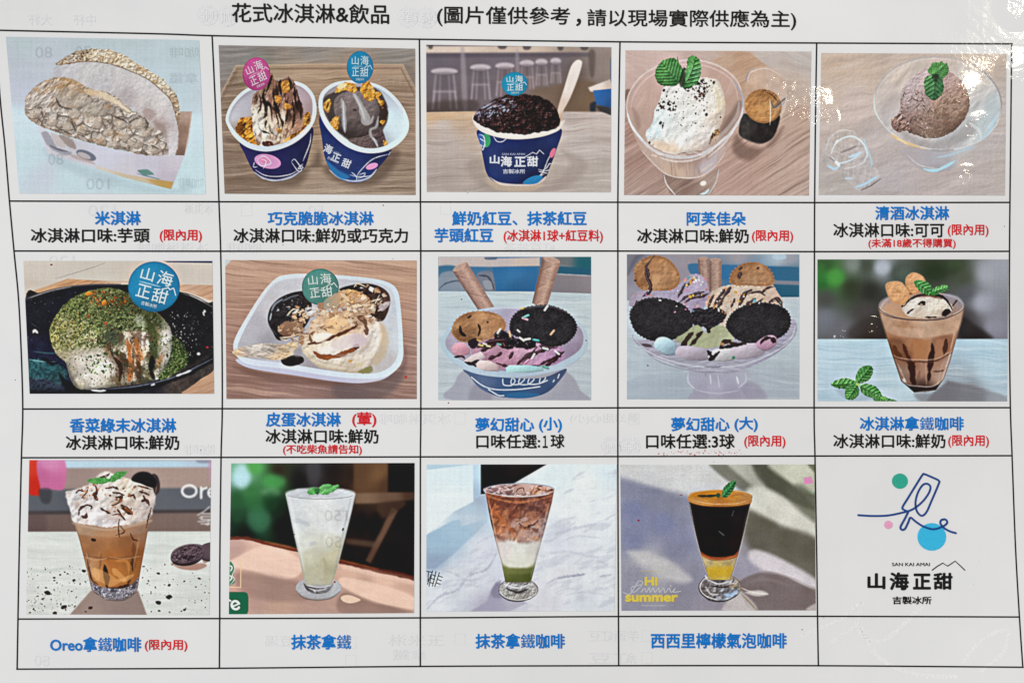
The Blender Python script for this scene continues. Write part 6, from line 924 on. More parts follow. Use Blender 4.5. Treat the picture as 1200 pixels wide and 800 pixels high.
    p.E(236, 690, 10, 8, '9dbf5c', 0, 3, .9); p.E(375, 765, 14, 8, '7fb85c', 0, 3, .8)
    return p.finish(soft_bg=1, con=1.14)

def photo_11():
    p = Pic('printed photo of an iced coffee topped with whipped cream and a dark sandwich cookie', (26, 536, 252, 722), 972, [(36, 12), (952, 12), (944, 792), (20, 788)], 11)
    p.put(p.full, [(400, 100, 'a28e86'), (800, 90, 'a58f86'), (900, 130, '9c8780'), (250, 130, '9a8680'), (100, 220, '5e6168'), (400, 210, '5f6269'), (800, 210, '62656d'), (930, 200, '5d6067'), (50, 320, '75625c'), (800, 320, '7d6962'), (930, 330, '7a665f')])
    p.P([(30, 12), (955, 12), (955, 50), (30, 55)], [(300, 30, 'b4cddc'), (700, 25, 'b2cddd'), (940, 25, 'aebfd0')], 9, sm=0); p.P([(30, 55), (955, 50), (955, 150), (30, 165)], [(260, 110, '9a8680'), (500, 90, 'a8938a'), (800, 100, 'a69087')], 9, sm=0)
    p.P([(30, 160), (955, 152), (955, 262), (30, 275)], [(100, 220, '5c5f67'), (500, 210, '63656c'), (900, 205, '60636b')], 8, sm=0); p.P([(20, 268), (955, 260), (955, 278), (20, 290)], '463f40', 6, .9, sm=0); p.P([(20, 288), (955, 278), (955, 372), (15, 374)], [(60, 320, '6f5c57'), (500, 320, '7d6860'), (900, 330, '7b6861')], 5, sm=0)
    p.P([(880, 12), (950, 12), (950, 26), (890, 26)], '7d7f90', 5, .7); p.P([(20, 290), (110, 285), (115, 372), (20, 372)], '58494a', 16, .5)
    p.P([(30, 8), (88, 8), (90, 175), (70, 190), (40, 186), (28, 160)], [(60, 40, 'd23a26'), (60, 150, 'c52a1c')], 6, name='red_cup'); p.P([(80, 8), (210, 8), (212, 150), (150, 160), (95, 150)], [(140, 30, 'cf86b0'), (150, 120, 'c06694'), (100, 90, 'bc5f8c')], 8, name='pink_cup'); p.P([(85, 160), (145, 160), (140, 225), (100, 225)], '3d3b41', 9, .7)
    p.P([(940, 12), (955, 12), (955, 120), (942, 100)], 'b58aa8', 5, .7)
    tb = p.P([(10, 373), (955, 371), (955, 800), (10, 800)], [(60, 420, 'cdd1cc'), (150, 600, 'd2d4cf'), (60, 740, 'c9cbc6'), (800, 420, 'cfd3ce'), (700, 600, 'd3d6d2'), (900, 700, 'cbcec9'), (700, 770, 'cdd0cc')], 3, sm=0, name='table_top'); p.wood(tb, 'bcc2bc', 'dfe1dd', 0, 240, 24, .5)
    p.P([(345, 670), (585, 670), (630, 795), (235, 795)], [(350, 760, '978178'), (500, 760, '8b766f'), (440, 720, '8f7a73')], 6, .95, sm=0)
    CR = ['3a2521', '4a302a', '2f1d1a', '654236']
    p.K(tb & p.poly([(20, 560), (330, 560), (340, 660), (230, 790), (20, 790)], 10), 110, (1.2, 4.5), CR + ['6f5044'], 1.8, a=.85); p.K(tb & p.poly([(600, 560), (945, 560), (945, 790), (620, 790)], 10), 60, (1.2, 4.5), CR + ['6f5044'], 1.8, a=.85); p.K(tb & p.poly([(30, 640), (230, 660), (230, 780), (60, 780)], 10), 70, (1, 2.6), ['8d7060', '6f5044', 'b09a88'], 1.5, a=.7)
    for x, y, r in ((127, 680, 16), (210, 752, 16), (165, 782, 12), (262, 617, 10), (192, 590, 7), (160, 604, 7), (345, 756, 11), (310, 570, 10), (742, 701, 17), (685, 730, 15), (684, 583, 9), (740, 642, 9), (893, 608, 10), (612, 548, 7), (818, 765, 8), (690, 770, 7), (816, 622, 5), (250, 672, 6), (320, 775, 7), (105, 770, 5), (120, 655, 6)): p.E(x, y, r, r * .65, p.rs.choice(CR), p.rs.uniform(-20, 20), 2.2, rough=4)
    # cookies on the table
    p.P([(748, 530), (800, 560), (880, 566), (930, 545), (900, 530), (800, 545)], 'a3786a', 5, .85); p.P([(910, 515), (946, 510), (946, 520), (920, 530)], '8d6a60', 4, .8)
    for pts, s2 in ((ellpts(950, 474, 66, 48, -6)[::3].tolist(), 3), ([(748, 505), (760, 470), (800, 445), (860, 434), (905, 440), (922, 465), (910, 505), (870, 535), (815, 545), (765, 535)], 6)):
        m = p.P(pts, [(800, 480, '5d4b51'), (880, 470, '64525a'), (840, 530, '30252b'), (770, 530, '352a30')], 2.5, name='sandwich_cookie'); p.rim(m, 12, '2c2127', .8, .1, 1)
    fc = p.ell(832, 484, 82, 44, -14, 3); p.put(fc, [(800, 480, '66545b'), (880, 470, '5d4b52')]); p.ring(832, 484, 74, 38, 4, '3a2c33', -14, a=.7); p.M(fc & p.ell(832, 484, 60, 30, -14), '2e2228', .08, 17, 12, seed=4, soft=.08, a=.85); p.bumps(fc, .6, 12, seed=3); p.ring(835, 488, 86, 50, 5, '7d6a72', -14, 160, 330, .7)
    # glass
    body = p.P([(220, 178), (232, 230), (262, 325), (290, 420), (330, 580), (352, 672), (420, 716), (510, 718), (578, 676), (598, 560), (635, 360), (655, 270), (668, 215), (600, 170), (300, 150)], [(290, 350, 'a8805f'), (330, 400, 'a0714f'), (450, 380, 'a8744d'), (520, 400, '8f5c38'), (600, 380, '8f6850'), (350, 470, '97653f'), (450, 520, 'a5632f'), (560, 500, '8a5229'), (370, 590, 'bd8450'), (470, 590, 'b8702f'), (560, 580, '9a6231'), (470, 640, 'a56a3a'), (340, 540, 'b38762')], 3, sm=0, name='coffee_glass')
    p.P([(262, 325), (350, 350), (450, 355), (560, 340), (640, 310), (630, 370), (450, 400), (275, 380)], [(300, 350, 'b3977f'), (450, 370, 'b48a69'), (610, 340, 'a07f6a')], 9, .7, clip=body); p.N(body, .07, 40)
    for q, w, c, a in (([(415, 540), (425, 600), (428, 655)], 22, '2f1a10', .95), ([(330, 480), (335, 540), (345, 600)], 12, '5a3420', .7), ([(560, 430), (565, 500), (548, 590)], 20, '6b3f22', .6), ([(400, 480), (390, 560)], 14, '7a4c2a', .5), ([(555, 500), (550, 560), (530, 650)], 14, '4a2d1c', .8), ([(340, 545), (350, 610), (385, 640)], 12, '4f3322', .75), ([(310, 490), (400, 505), (500, 505), (600, 488)], 8, '7a4f32', .7), ([(315, 500), (370, 515), (430, 505)], 6, 'd0a27a', .6), ([(440, 500), (520, 508), (600, 495)], 5, 'c99a6c', .6), ([(430, 655), (480, 660), (540, 640)], 20, '33201a', .85), ([(350, 640), (400, 660)], 14, '6d5040', .7), ([(590, 400), (560, 560)], 8, 'c59a78', .4), ([(325, 480), (355, 600)], 8, 'c9a688', .6), ([(470, 520), (530, 525), (540, 600), (460, 620)], 18, 'cf8a42', .5), ([(480, 630), (460, 560)], 10, 'b36f34', .6), ([(350, 560), (400, 600), (480, 622), (560, 590)], 40, 'dba468', .5), ([(455, 560), (520, 620)], 34, 'e0aa6a', .5), ([(365, 560), (385, 620)], 26, 'd9a871', .6)): p.S(q, w, c, a, 4, clip=body, rough=.4)
    ib = p.P([(338, 612), (370, 640), (430, 655), (510, 658), (560, 630), (590, 600), (578, 676), (510, 718), (420, 717), (352, 674)], [(370, 670, '8d8892'), (450, 690, '77727c'), (540, 680, 'a09aa4'), (560, 640, '7d747a')], 4, clip=body); p.bumps(ib, .5, 16); p.M(ib, '3f3a42', .2, 20, seed=4, soft=.15, a=.7); p.K(ib, 40, (1.5, 4), ['c9c6cc', 'dad8dc'], 2, a=.7)
    p.S([(510, 718), (512, 668)], 4, '4a454c', .7, 2); p.S([(420, 716), (510, 718), (578, 676)], 4, '4f4a50', .7, 2); p.rim(body, 12, '6d5440', .35)
    E = p.E(360, 414, 13, 8, '2d1a14', 10, 3); p.S([(348, 405), (372, 420)], 4, '2d1a14', .8)
    cr = p.P([(220, 180), (250, 165), (300, 150), (340, 128), (380, 90), (420, 68), (460, 80), (500, 95), (550, 110), (600, 130), (650, 150), (672, 200), (660, 260), (640, 310), (560, 335), (480, 345), (420, 352), (350, 340), (265, 325), (240, 260)], [(250, 200, 'e3e1e2'), (260, 270, 'dcd7d9'), (330, 160, 'e3dfda'), (420, 110, 'dcd4ca'), (520, 140, 'dcd4c0'), (600, 180, 'd5cabf'), (640, 250, 'b9aca8'), (400, 220, 'e0d9d4'), (480, 250, 'c9b8aa'), (380, 300, 'dedbe0'), (320, 320, 'd0c5c0'), (560, 290, 'c9bcb4'), (450, 320, 'cbc3c4'), (300, 230, 'c9c0bc')], 4, rough=5, name='whipped_cream')
    p.bumps(cr, .2, 60, seed=2); p.bumps(cr, .03, 20, seed=5); p.M(cr, 'a98d7c', .25, 40, seed=6, soft=.3, a=.35); p.P([(262, 325), (350, 345), (430, 355), (500, 345), (640, 312), (630, 330), (430, 368), (270, 338)], 'b79c86', 5, .8)
    for q, w in (([(270, 180), (290, 165), (310, 170)], 16), ([(300, 205), (320, 180), (330, 160)], 13), ([(370, 140), (375, 170), (365, 190), (380, 215)], 24), ([(390, 100), (420, 95), (440, 80)], 16), ([(285, 290), (290, 260), (320, 240), (350, 245), (345, 260)], 16), ([(300, 295), (320, 300), (325, 280)], 22), ([(395, 255), (420, 270), (445, 280)], 16), ([(420, 155), (460, 150), (485, 160)], 16), ([(455, 175), (490, 180), (515, 190)], 15), ([(450, 240), (480, 230), (500, 200), (470, 200)], 20), ([(500, 240), (530, 265), (555, 285)], 34), ([(540, 195), (560, 190), (570, 210)], 20), ([(580, 140), (620, 150), (650, 160)], 12), ([(590, 170), (620, 178), (640, 190)], 14), ([(600, 220), (625, 215), (640, 240)], 20), ([(610, 190), (630, 230)], 16), ([(455, 290), (490, 285), (520, 315)], 14), ([(490, 310), (485, 350), (490, 400)], 9), ([(490, 340), (515, 375), (470, 390)], 7), ([(520, 365), (500, 385)], 7), ([(545, 380), (560, 410), (585, 418)], 10), ([(640, 280), (630, 330), (625, 355)], 11), ([(650, 250), (640, 300)], 10), ([(480, 260), (500, 290)], 14)): p.S(q, w * .66, '33201a', .92, 2.5, rough=.5); p.S(np.asarray(q) + [1, -w * .15], w * .3, '7d4a33', .7, 2.5)
    p.K(cr & p.poly([(430, 140), (640, 150), (560, 290), (430, 270)], 10), 30, (3, 8), ['a8663f', '8d4f2e', '6b3a24', 'c08a62'], 1.8, a=.75); p.K(cr & p.poly([(280, 150), (400, 100), (400, 200), (290, 210)], 10), 22, (3, 7), ['a0603f', '7d452c', 'b88462'], 2, a=.7); p.K(cr, 50, (1.5, 4), ['efe9e2', 'f3efe9'], 1.5, a=.6)
    p.E(528, 262, 16, 10, '96552f', 35, 4, .7); p.E(552, 275, 10, 8, 'b26b3e', 35, 4, .6)
    p.S([(345, 338), (350, 335)], 8, 'c09a86', .6)
    p.ring(445, 195, 225, 50, 4, 'd3d3d6', 0, 150, 195, .6)
    bk = p.P([(655, 85), (680, 90), (694, 130), (690, 170), (672, 185), (660, 150)], [(680, 110, '3a3237'), (675, 170, '4a3832')], 3, name='sandwich_cookie'); p.S([(664, 90), (676, 130), (672, 180)], 5, '8d7f78', .6, 3)
    ck = p.P([(552, 115), (560, 90), (590, 72), (630, 72), (660, 90), (678, 120), (672, 150), (640, 148), (600, 132)], '201c20', 3, name='sandwich_cookie'); p.bumps(ck, .5, 14); p.rim(ck, 8, '4f484c', .6, -.2, -1); p.E(655, 130, 9, 14, '0f0d0f', 0, 3, .8)
    lf = p.leaf([(328, 118), (350, 105), (400, 100), (440, 108), (420, 128), (370, 132)], '54984e', None, dark='27602e', lite='86c27c'); p.leaf([(435, 112), (450, 92), (480, 72), (528, 68), (520, 85), (480, 112), (450, 122)], '4f924a', None, dark='27602e', lite='86c27c')
    # printed letters, cut by the right edge of the photo
    wh = 'dfe0e0'
    p.ring(842, 168, 36, 29, 12, wh, a=.97, soft=2); p.S([(902, 150), (902, 202)], 12, wh, .97, 1.8, sm=0, rough=0); p.S([(902, 172), (912, 158), (930, 152)], 11, wh, .97, 2, tp=0, rough=0); p.ring(966, 176, 28, 25, 11, wh, a=.97, soft=2); p.S([(940, 176), (990, 176)], 9, wh, .97, 2, sm=0, rough=0)
    for q in ([(945, 246), (920, 268), (884, 290)], [(908, 282), (960, 282)], [(900, 296), (955, 296)], [(900, 310), (955, 310)], [(893, 303), (900, 303)], [(906, 296), (906, 310)], [(912, 320), (960, 316)], [(886, 321), (912, 321)], [(900, 332), (960, 332)], [(938, 316), (938, 338), (925, 336)]): p.S(q, 4.5, wh, .93, 1.6, sm=0, rough=0)
    return p.finish(soft_bg=1, con=1.1, sharp=.75)

def photo_12():
    p = Pic('printed photo of a tall glass of matcha milk with a mint sprig on a sunlit table', (264, 538, 490, 722), 983, [(30, 20), (965, 18), (962, 782), (18, 788)], 12)
    p.put(p.full, [(80, 90, 'a5cdd8'), (40, 40, '6fae8c'), (150, 40, '4f9a52'), (240, 110, '3f8a48'), (130, 160, '3a7440'), (60, 200, '2a5a34'), (170, 300, '35694a'), (60, 300, '1d3325'), (100, 370, '14201b'), (250, 250, '1c2a20'), (270, 60, '33281f'), (300, 340, '12130f'), (380, 100, '201d1d'), (450, 60, '3c3a3e'), (550, 60, '251f1e'), (640, 80, '30231c'), (730, 80, '6e5239'), (790, 80, '6a4d34'), (720, 140, '5d4430'), (880, 80, '16100f'), (930, 300, '1a1312'), (700, 300, '2d211d'), (650, 350, '2a1e1a'), (700, 480, '221816'), (860, 480, '1e1514'), (600, 480, '1d1514')], 1)
    for x, y, rx, ry, c, a in ((85, 85, 44, 62, 'b5d8e2', .7), (150, 40, 40, 30, '56a553', .6), (245, 112, 60, 34, '4a9a52', .6), (230, 165, 46, 24, '6fa078', .4), (170, 300, 60, 70, '3d7352', .5), (60, 260, 40, 60, '2c5a38', .5), (150, 220, 50, 40, '2f6b3a', .5), (230, 220, 40, 50, '1d4a28', .5)): p.E(x, y, rx, ry, c, 0, 20, a)
    p.P([(655, 10), (838, 10), (828, 170), (655, 175)], [(700, 60, '5d432f'), (780, 80, '755539'), (820, 120, '4c3526')], 10, .9, sm=0); p.P([(830, 18), (965, 18), (965, 175), (830, 165)], '17110f', 8, .85, sm=0); p.P([(660, 172), (965, 165), (965, 205), (800, 222), (660, 225)], [(700, 195, '7d6450'), (850, 190, '6b5242'), (950, 185, '4a3429')], 8, .9, sm=0); p.P([(850, 245), (880, 260), (740, 530), (715, 515)], [(800, 380, '6b4f3f'), (740, 500, '5a4032')], 8, .9, sm=0); p.P([(610, 400), (780, 420), (770, 450), (610, 430)], '5d4739', 12, .7, sm=0); p.P([(780, 225), (900, 210), (910, 240), (800, 300)], '4a352a', 10, .7); p.P([(420, 20), (480, 20), (470, 140), (430, 140)], '4a474c', 14, .5)
    for x in (690, 760): p.E(x, 330, 40, 60, '120d0c', 10, 18, .5)
    tb = p.P([(15, 395), (120, 410), (365, 470), (575, 520), (965, 610), (965, 800), (10, 800)], [(60, 440, 'b5948a'), (150, 490, 'd3b19f'), (300, 520, 'cda995'), (100, 570, 'c4a08f'), (250, 640, 'a78a80'), (100, 720, 'ab8d82'), (300, 740, 'b89785'), (640, 560, 'cba794'), (800, 640, 'd6b29e'), (920, 720, 'd2ae9b'), (700, 660, 'b59483'), (650, 740, 'a88a7e'), (850, 770, 'a08277'), (950, 650, 'c29d8c'), (420, 700, 'a98b80')], 3, sm=0, name='table_top')
    p.P([(20, 520), (200, 440), (365, 495), (390, 570), (300, 612), (120, 565), (20, 545)], 'dfbfae', 10, .85); p.P([(600, 600), (800, 640), (960, 700), (960, 760), (780, 730), (600, 650)], 'e0bfac', 9, .85); p.P([(60, 575), (380, 625), (400, 720), (120, 700)], '93766c', 20, .7); p.P([(600, 680), (760, 730), (960, 780), (600, 785)], '8d7066', 12, .75)
    p.N(tb, .03, 90, 20, 12)
    p.S([(15, 402), (110, 402), (220, 430), (365, 462)], 16, '70382a', .95, 4, tp=0); p.S([(560, 510), (700, 548), (860, 580), (970, 606)], 24, '5f2f24', .95, 5, tp=0); p.S([(200, 418), (365, 455)], 10, '9c5f3c', .8, 4); p.S([(575, 510), (700, 540), (780, 560)], 9, '8d5030', .8, 4); p.S([(700, 552), (900, 592), (965, 610)], 5, '8f6a5c', .6, 3); p.P([(590, 535), (700, 555), (965, 620), (965, 640), (600, 560)], 'd6b6a4', 8, .5, sm=0)
    p.P([(590, 700), (630, 690), (690, 715), (640, 732), (600, 722)], 'e0c1aa', 4, .9)
    # printed badge cut by the left edge
    bd = p.P([(0, 674), (95, 674), (112, 680), (118, 698), (118, 770), (112, 786), (95, 795), (0, 795)], '17684c', 2.5, sm=0, name='printed_badge'); p.ring(52, 742, 19, 21, 12, 'dfe6e2', -25, 55, 360, .97, 2); p.S([(36, 750), (70, 734)], 8, 'dfe6e2', .97, 2, sm=0, rough=0); p.S([(18, 715), (26, 720)], 8, 'dfe6e2', .9, 2, sm=0)
    p.P([(10, 530), (35, 525), (48, 555), (40, 600), (48, 625), (20, 645), (10, 640)], '3f7a5c', 3, .9); p.S([(22, 540), (34, 550), (26, 570)], 7, 'e3d8d0', .9, 2); p.S([(20, 590), (34, 600), (22, 620)], 7, 'e3d8d0', .9, 2); p.S([(35, 525), (48, 555), (36, 590), (46, 610), (25, 640)], 4, 'e3d8d0', .8, 1.5); p.S([(20, 650), (78, 652), (80, 510)], 5, 'd9b892', .9, 2, sm=0, rough=0)
    # coaster disc and glass
    fd = p.E(476, 654, 117, 58, [(400, 650, 'a8a8ac'), (480, 690, 'a2a2a6'), (560, 650, 'b1b1b4'), (480, 620, '9a9a9c')], 0, 3, name='milk_glass', label='round glass foot'); p.rim(fd, 10, '7f7e82', .6, .2, 1); p.bumps(fd, .06, 14); p.S([(365, 670), (400, 705), (470, 716), (540, 706), (585, 672)], 6, '6b6462', .8, 3)
    g = p.P([(307, 178), (325, 260), (345, 360), (368, 460), (390, 560), (402, 612), (410, 640), (540, 640), (556, 600), (585, 500), (618, 370), (645, 260), (663, 178), (600, 152), (370, 150)], [(340, 220, 'c3c7ca'), (480, 230, 'd0d3d4'), (620, 230, 'c2c6c9'), (370, 330, 'c0c4c6'), (500, 330, 'cfd2d2'), (600, 340, 'bfc2c4'), (400, 430, 'c9cbc6'), (520, 430, 'cbccc2'), (420, 490, 'bdbaa6'), (520, 490, 'b7b297'), (560, 470, 'b0aa8e'), (430, 570, 'b2ae96'), (500, 590, 'aba78e'), (540, 560, 'a6a084'), (480, 625, 'acaa98')], 3, sm=0, name='milk_glass')
    p.N(g, .05, 50, seed=3); p.N(g, .035, 20, seed=6)
    for q, w, c, a in (([(350, 310), (400, 320), (430, 335)], 26, 'a5abb2', .5), ([(430, 440), (460, 420)], 22, 'a3a9ae', .5), ([(520, 330), (560, 370), (600, 350)], 24, 'd3d7da', .5), ([(340, 380), (380, 400)], 16, 'd0d4d6', .5), ([(330, 190), (360, 350), (400, 560)], 9, 'd0d3d6', .5), ([(640, 200), (600, 380), (560, 560)], 8, '8d9194', .5), ([(420, 470), (500, 462), (580, 455)], 26, 'b7b8a8', .5), ([(520, 560), (500, 500)], 20, '979270', .4)): p.S(q, w, c, a, 8, clip=g, rough=.4)
    p.rim(g, 14, '8d9190', .35); p.E(600, 356, 5, 8, '5a3a32', 20); p.E(352, 382, 3, 3, '4a3a36'); p.E(378, 195, 4, 3, '8d5a50'); p.E(558, 624, 5, 5, '9c2a30')
    ft = p.P([(400, 628), (420, 645), (475, 652), (530, 645), (552, 625), (545, 650), (520, 675), (470, 685), (425, 672), (405, 650)], [(420, 655, '5a5658'), (480, 670, '6d6a6c'), (530, 650, '8d8c8f')], 3, name='milk_glass', label='dark glass stem below the milk'); p.N(ft, .3, 14); p.S([(425, 655), (470, 668), (520, 655)], 6, 'c4c4c8', .8, 3); p.S([(415, 640), (480, 652), (540, 640)], 4, 'd0d0d2', .7, 2); p.S([(450, 664), (460, 676)], 5, 'e3e3e6', .7, 2)
    t = p.P(ellpts(485, 174, 175, 27), [(360, 170, 'b4b9be'), (480, 185, 'c9cdd0'), (600, 172, 'bfc4c8'), (480, 155, '8d9196')], 3, sm=0); p.N(t, .08, 20, 8); p.ring(485, 172, 177, 28, 3.5, 'c9ced2', a=.6); p.ring(485, 174, 177, 28, 3, '6d7072', 0, 20, 160, .7)
    p.leaf([(418, 165), (435, 145), (460, 142), (478, 158), (470, 175), (430, 180)], '569a54', None, dark='2f6b38', lite='8cc88a'); p.leaf([(472, 160), (490, 135), (520, 125), (550, 132), (578, 130), (570, 152), (545, 165), (520, 178), (490, 178)], [(500, 150, '62a45e'), (550, 145, '579856')], None, dark='2f6b38', lite='8cc88a'); p.P([(455, 150), (480, 148), (478, 175), (465, 178)], '2a5c34', 4, .7)
    return p.finish(gain=1.03, con=1.12, soft_bg=1)

def photo_13():
    p = Pic('printed photo of a three layer matcha coffee in a tapered glass on white marble', (496, 540, 724, 720), 1013, [(18, 17), (1008, 17), (995, 780), (15, 782)], 13)
    p.put(p.full, [(60, 40, 'bcd3de'), (150, 120, 'd2dee2'), (60, 200, 'd9e1e3'), (60, 320, 'd3dde2'), (230, 60, 'c3d7e2'), (200, 300, 'b4c9d6'), (60, 420, '9db6ca'), (150, 420, 'a9bed0'), (250, 330, 'aebfcf'), (60, 520, '93a6bd'), (300, 200, 'a9b4c4'), (300, 450, 'd0d3dc'), (150, 600, 'cbd1d8'), (60, 720, 'd2d6dc'), (250, 600, 'd0d2da'), (350, 780, 'a8a6b8'), (720, 60, 'd2dfe3'), (850, 120, 'dde3e3'), (960, 60, 'cfdde4'), (800, 250, 'dbe0e2'), (700, 420, 'ccd0da'), (900, 420, 'd3d9df'), (950, 250, 'd9e0e4'), (700, 600, 'd3d5da'), (900, 600, 'd4d8dc'), (850, 740, 'cdd3da'), (600, 760, 'ccccd4'), (650, 500, 'd2d6dc')])
    mb = p.full
    p.P([(15, 385), (150, 310), (330, 280), (330, 320), (150, 490), (60, 560), (15, 560)], [(60, 430, '96b3c9'), (200, 360, '9bb8cc'), (300, 310, 'a7bccc'), (60, 540, '8b9db6')], 8, .9, sm=0); p.P([(155, 262), (260, 200), (330, 170), (330, 300), (200, 340), (180, 280)], [(250, 240, 'a9bfd0'), (300, 200, '9aa9bd'), (250, 310, 'b9c6d2')], 8, .8, sm=0); p.P([(15, 45), (260, 17), (262, 210), (160, 262), (15, 385)], [(60, 80, 'd0dee3'), (150, 200, 'd9e2e4'), (60, 300, 'd6dfe2'), (200, 60, 'cddde5')], 6, .9, sm=0); p.P([(15, 17), (260, 17), (15, 46)], 'a9c4d4', 4, .8, sm=0); p.P([(260, 17), (300, 17), (300, 175), (262, 205)], [(280, 60, 'b0cce0'), (285, 160, '9fb8cd')], 4, .9, sm=0)
    dk = p.P([(299, 10), (655, 10), (480, 112), (330, 170), (299, 172)], [(320, 60, '191518'), (500, 40, '231b1d'), (400, 110, '1c171a')], 3, sm=0); p.S([(300, 30), (302, 170)], 4, '4f6a86', .7, 2)
    mar = p.poly([(15, 560), (150, 490), (330, 320), (480, 112), (655, 17), (1010, 17), (1000, 785), (15, 785)], 8)
    for q, w, c, a in (([(20, 770), (90, 700), (180, 670), (230, 600), (330, 560), (380, 480)], 12, 'a3a6b6', .6), ([(60, 560), (150, 580), (230, 620), (300, 610)], 7, 'b0b3c0', .5), ([(700, 610), (760, 600), (840, 588)], 10, '8d8fa3', .75), ([(640, 640), (720, 600), (800, 596)], 6, 'a0a2b2', .6), ([(920, 600), (980, 590)], 8, '9c9fb0', .6), ([(690, 380), (780, 350), (900, 330)], 12, 'b5bac8', .6), ([(650, 480), (760, 470), (900, 500), (990, 480)], 12, 'b9becb', .55), ([(720, 420), (800, 390), (920, 400)], 6, 'b3b8c6', .5), ([(800, 540), (900, 520), (960, 540)], 9, 'c2c3c6', .6), ([(280, 430), (330, 400), (370, 390)], 8, 'b3b5c2', .5), ([(100, 660), (200, 640), (330, 660)], 6, 'b5b8c4', .5), ([(740, 700), (840, 680), (960, 700)], 8, 'b9bdc9', .5)): p.S(q, w, c, a, 7, clip=mar, rough=.8)
    p.M(mar, 'b7bbc8', .3, 90, 30, -25, seed=4, soft=.25, a=.5); p.N(mar, .025, 40)
    p.P([(355, 670), (380, 630), (440, 650), (540, 740), (440, 785), (240, 785), (330, 730)], [(380, 660, '8d8aa0'), (350, 760, '9d9ab0'), (460, 740, 'a8a5b5')], 8, .85, sm=0); p.P([(355, 670), (400, 620), (420, 700), (370, 710)], '7f7b92', 10, .6)
    # printed character cut by the left edge
    for q in ([(15, 572), (48, 578)], [(28, 575), (24, 625)], [(48, 570), (30, 650)], [(40, 590), (22, 640)], [(66, 575), (48, 650)], [(84, 580), (60, 652)], [(50, 592), (64, 598)], [(44, 610), (58, 616)], [(38, 632), (52, 636)], [(84, 598), (100, 604)], [(78, 616), (94, 622)], [(70, 634), (88, 640)]): p.S(q, 5, '2c2c34', .95, 1.6, sm=0, rough=0)
    fd = p.E(495, 668, 104, 60, [(420, 660, 'b3b2b0'), (495, 710, '97948f'), (570, 660, 'b9b7b5'), (495, 640, '8d8a88')], 0, 3, name='coffee_glass', label='round glass foot'); p.rim(fd, 9, '4f4c4c', .7); p.bumps(fd, .4, 14); p.M(fd, '6b6663', .15, 22, 12, seed=3, soft=.2, a=.5); p.ring(495, 668, 98, 54, 4, 'd9d8d6', 0, 20, 170, .8); p.S([(395, 690), (440, 722), (500, 730), (560, 716)], 5, '3f3c3e', .8, 2.5)
    g = p.P([(320, 145), (335, 230), (355, 330), (380, 430), (410, 540), (428, 630), (560, 630), (585, 530), (615, 420), (645, 310), (668, 220), (682, 150), (600, 125), (400, 120)], [(350, 200, '9a5438'), (480, 210, '7d4a3a'), (600, 210, '6d4640'), (640, 210, '8d5a48'), (380, 290, 'a25a34'), (470, 280, '8d4f38'), (580, 290, '7a5048'), (400, 360, 'b06a44'), (480, 360, 'a8755c'), (560, 350, '97705f'), (620, 340, 'a58a86'), (420, 400, 'c09a90'), (500, 405, 'ad7a5c'), (590, 400, 'b5948a'), (420, 440, 'cbc6c4'), (500, 440, 'cbc6c2'), (590, 440, 'c4bebc'), (430, 500, 'c9ccc0'), (520, 500, 'd0d2c8'), (570, 500, 'bfc2b2'), (430, 545, 'a9ac7c'), (500, 545, 'a8aa78'), (560, 545, '94966a'), (450, 580, '5c6132'), (540, 580, '585c30'), (500, 620, '5f6335')], 3, sm=0, name='coffee_glass')
    p.P([(385, 425), (440, 412), (500, 420), (560, 412), (620, 420), (590, 540), (540, 556), (450, 556), (408, 540)], [(420, 450, 'd3ccca'), (500, 470, 'd8d8d2'), (580, 460, 'c6c3bd'), (500, 530, 'd2d3c4')], 10, .95, clip=g, sm=0); p.P([(408, 545), (450, 560), (540, 560), (592, 545), (560, 640), (425, 640)], [(440, 560, '747a44'), (500, 570, '5f6634'), (540, 600, '50582c'), (480, 620, '565d30')], 8, .95, clip=g, sm=0)
    cz = g & p.poly([(320, 180), (680, 180), (640, 400), (380, 400)], 14)
    p.bumps(cz, .3, 40, 60, 10, seed=3); p.M(cz, '57302a', .15, 44, 30, 20, seed=7, soft=.35, a=.55); p.M(cz, 'c08058', .22, 36, 26, -20, seed=9, soft=.2, a=.5); p.M(g & p.poly([(480, 300), (640, 300), (610, 410), (440, 400)], 12), 'bf9f96', .1, 34, 22, -10, seed=4, soft=.2, a=.6)
    for q, w, c, a in (([(500, 325), (530, 345), (570, 330), (600, 310)], 14, '3c2420', .8), ([(340, 240), (350, 300), (360, 340)], 12, '4a2a26', .7), ([(350, 300), (356, 320)], 10, '2a2024', .8), ([(630, 325), (632, 330)], 14, '2c3244', .85), ([(480, 250), (500, 230), (540, 220)], 12, '4d302c', .6), ([(380, 190), (440, 200), (450, 205)], 16, '5b3328', .6), ([(390, 280), (430, 330), (470, 380)], 18, 'b5663a', .6), ([(540, 240), (600, 250), (640, 240)], 16, '5a3a3a', .5), ([(330, 180), (450, 212), (560, 208), (670, 180)], 10, 'c07850', .7), ([(560, 340), (610, 350), (590, 400)], 12, 'c4aaa2', .6)): p.S(q, w, c, a, 5, clip=g, rough=.6)
    p.S([(340, 200), (380, 400), (420, 580)], 6, 'd9cfca', .45, 4, clip=g); p.S([(655, 220), (600, 440), (560, 600)], 8, 'b0a9b0', .5, 4, clip=g); p.rim(g, 12, '6d5c5a', .3)
    p.P([(405, 530), (450, 552), (540, 552), (590, 525), (575, 580), (420, 580)], '7d8150', 10, .5, clip=g); p.N(g, .04, 14)
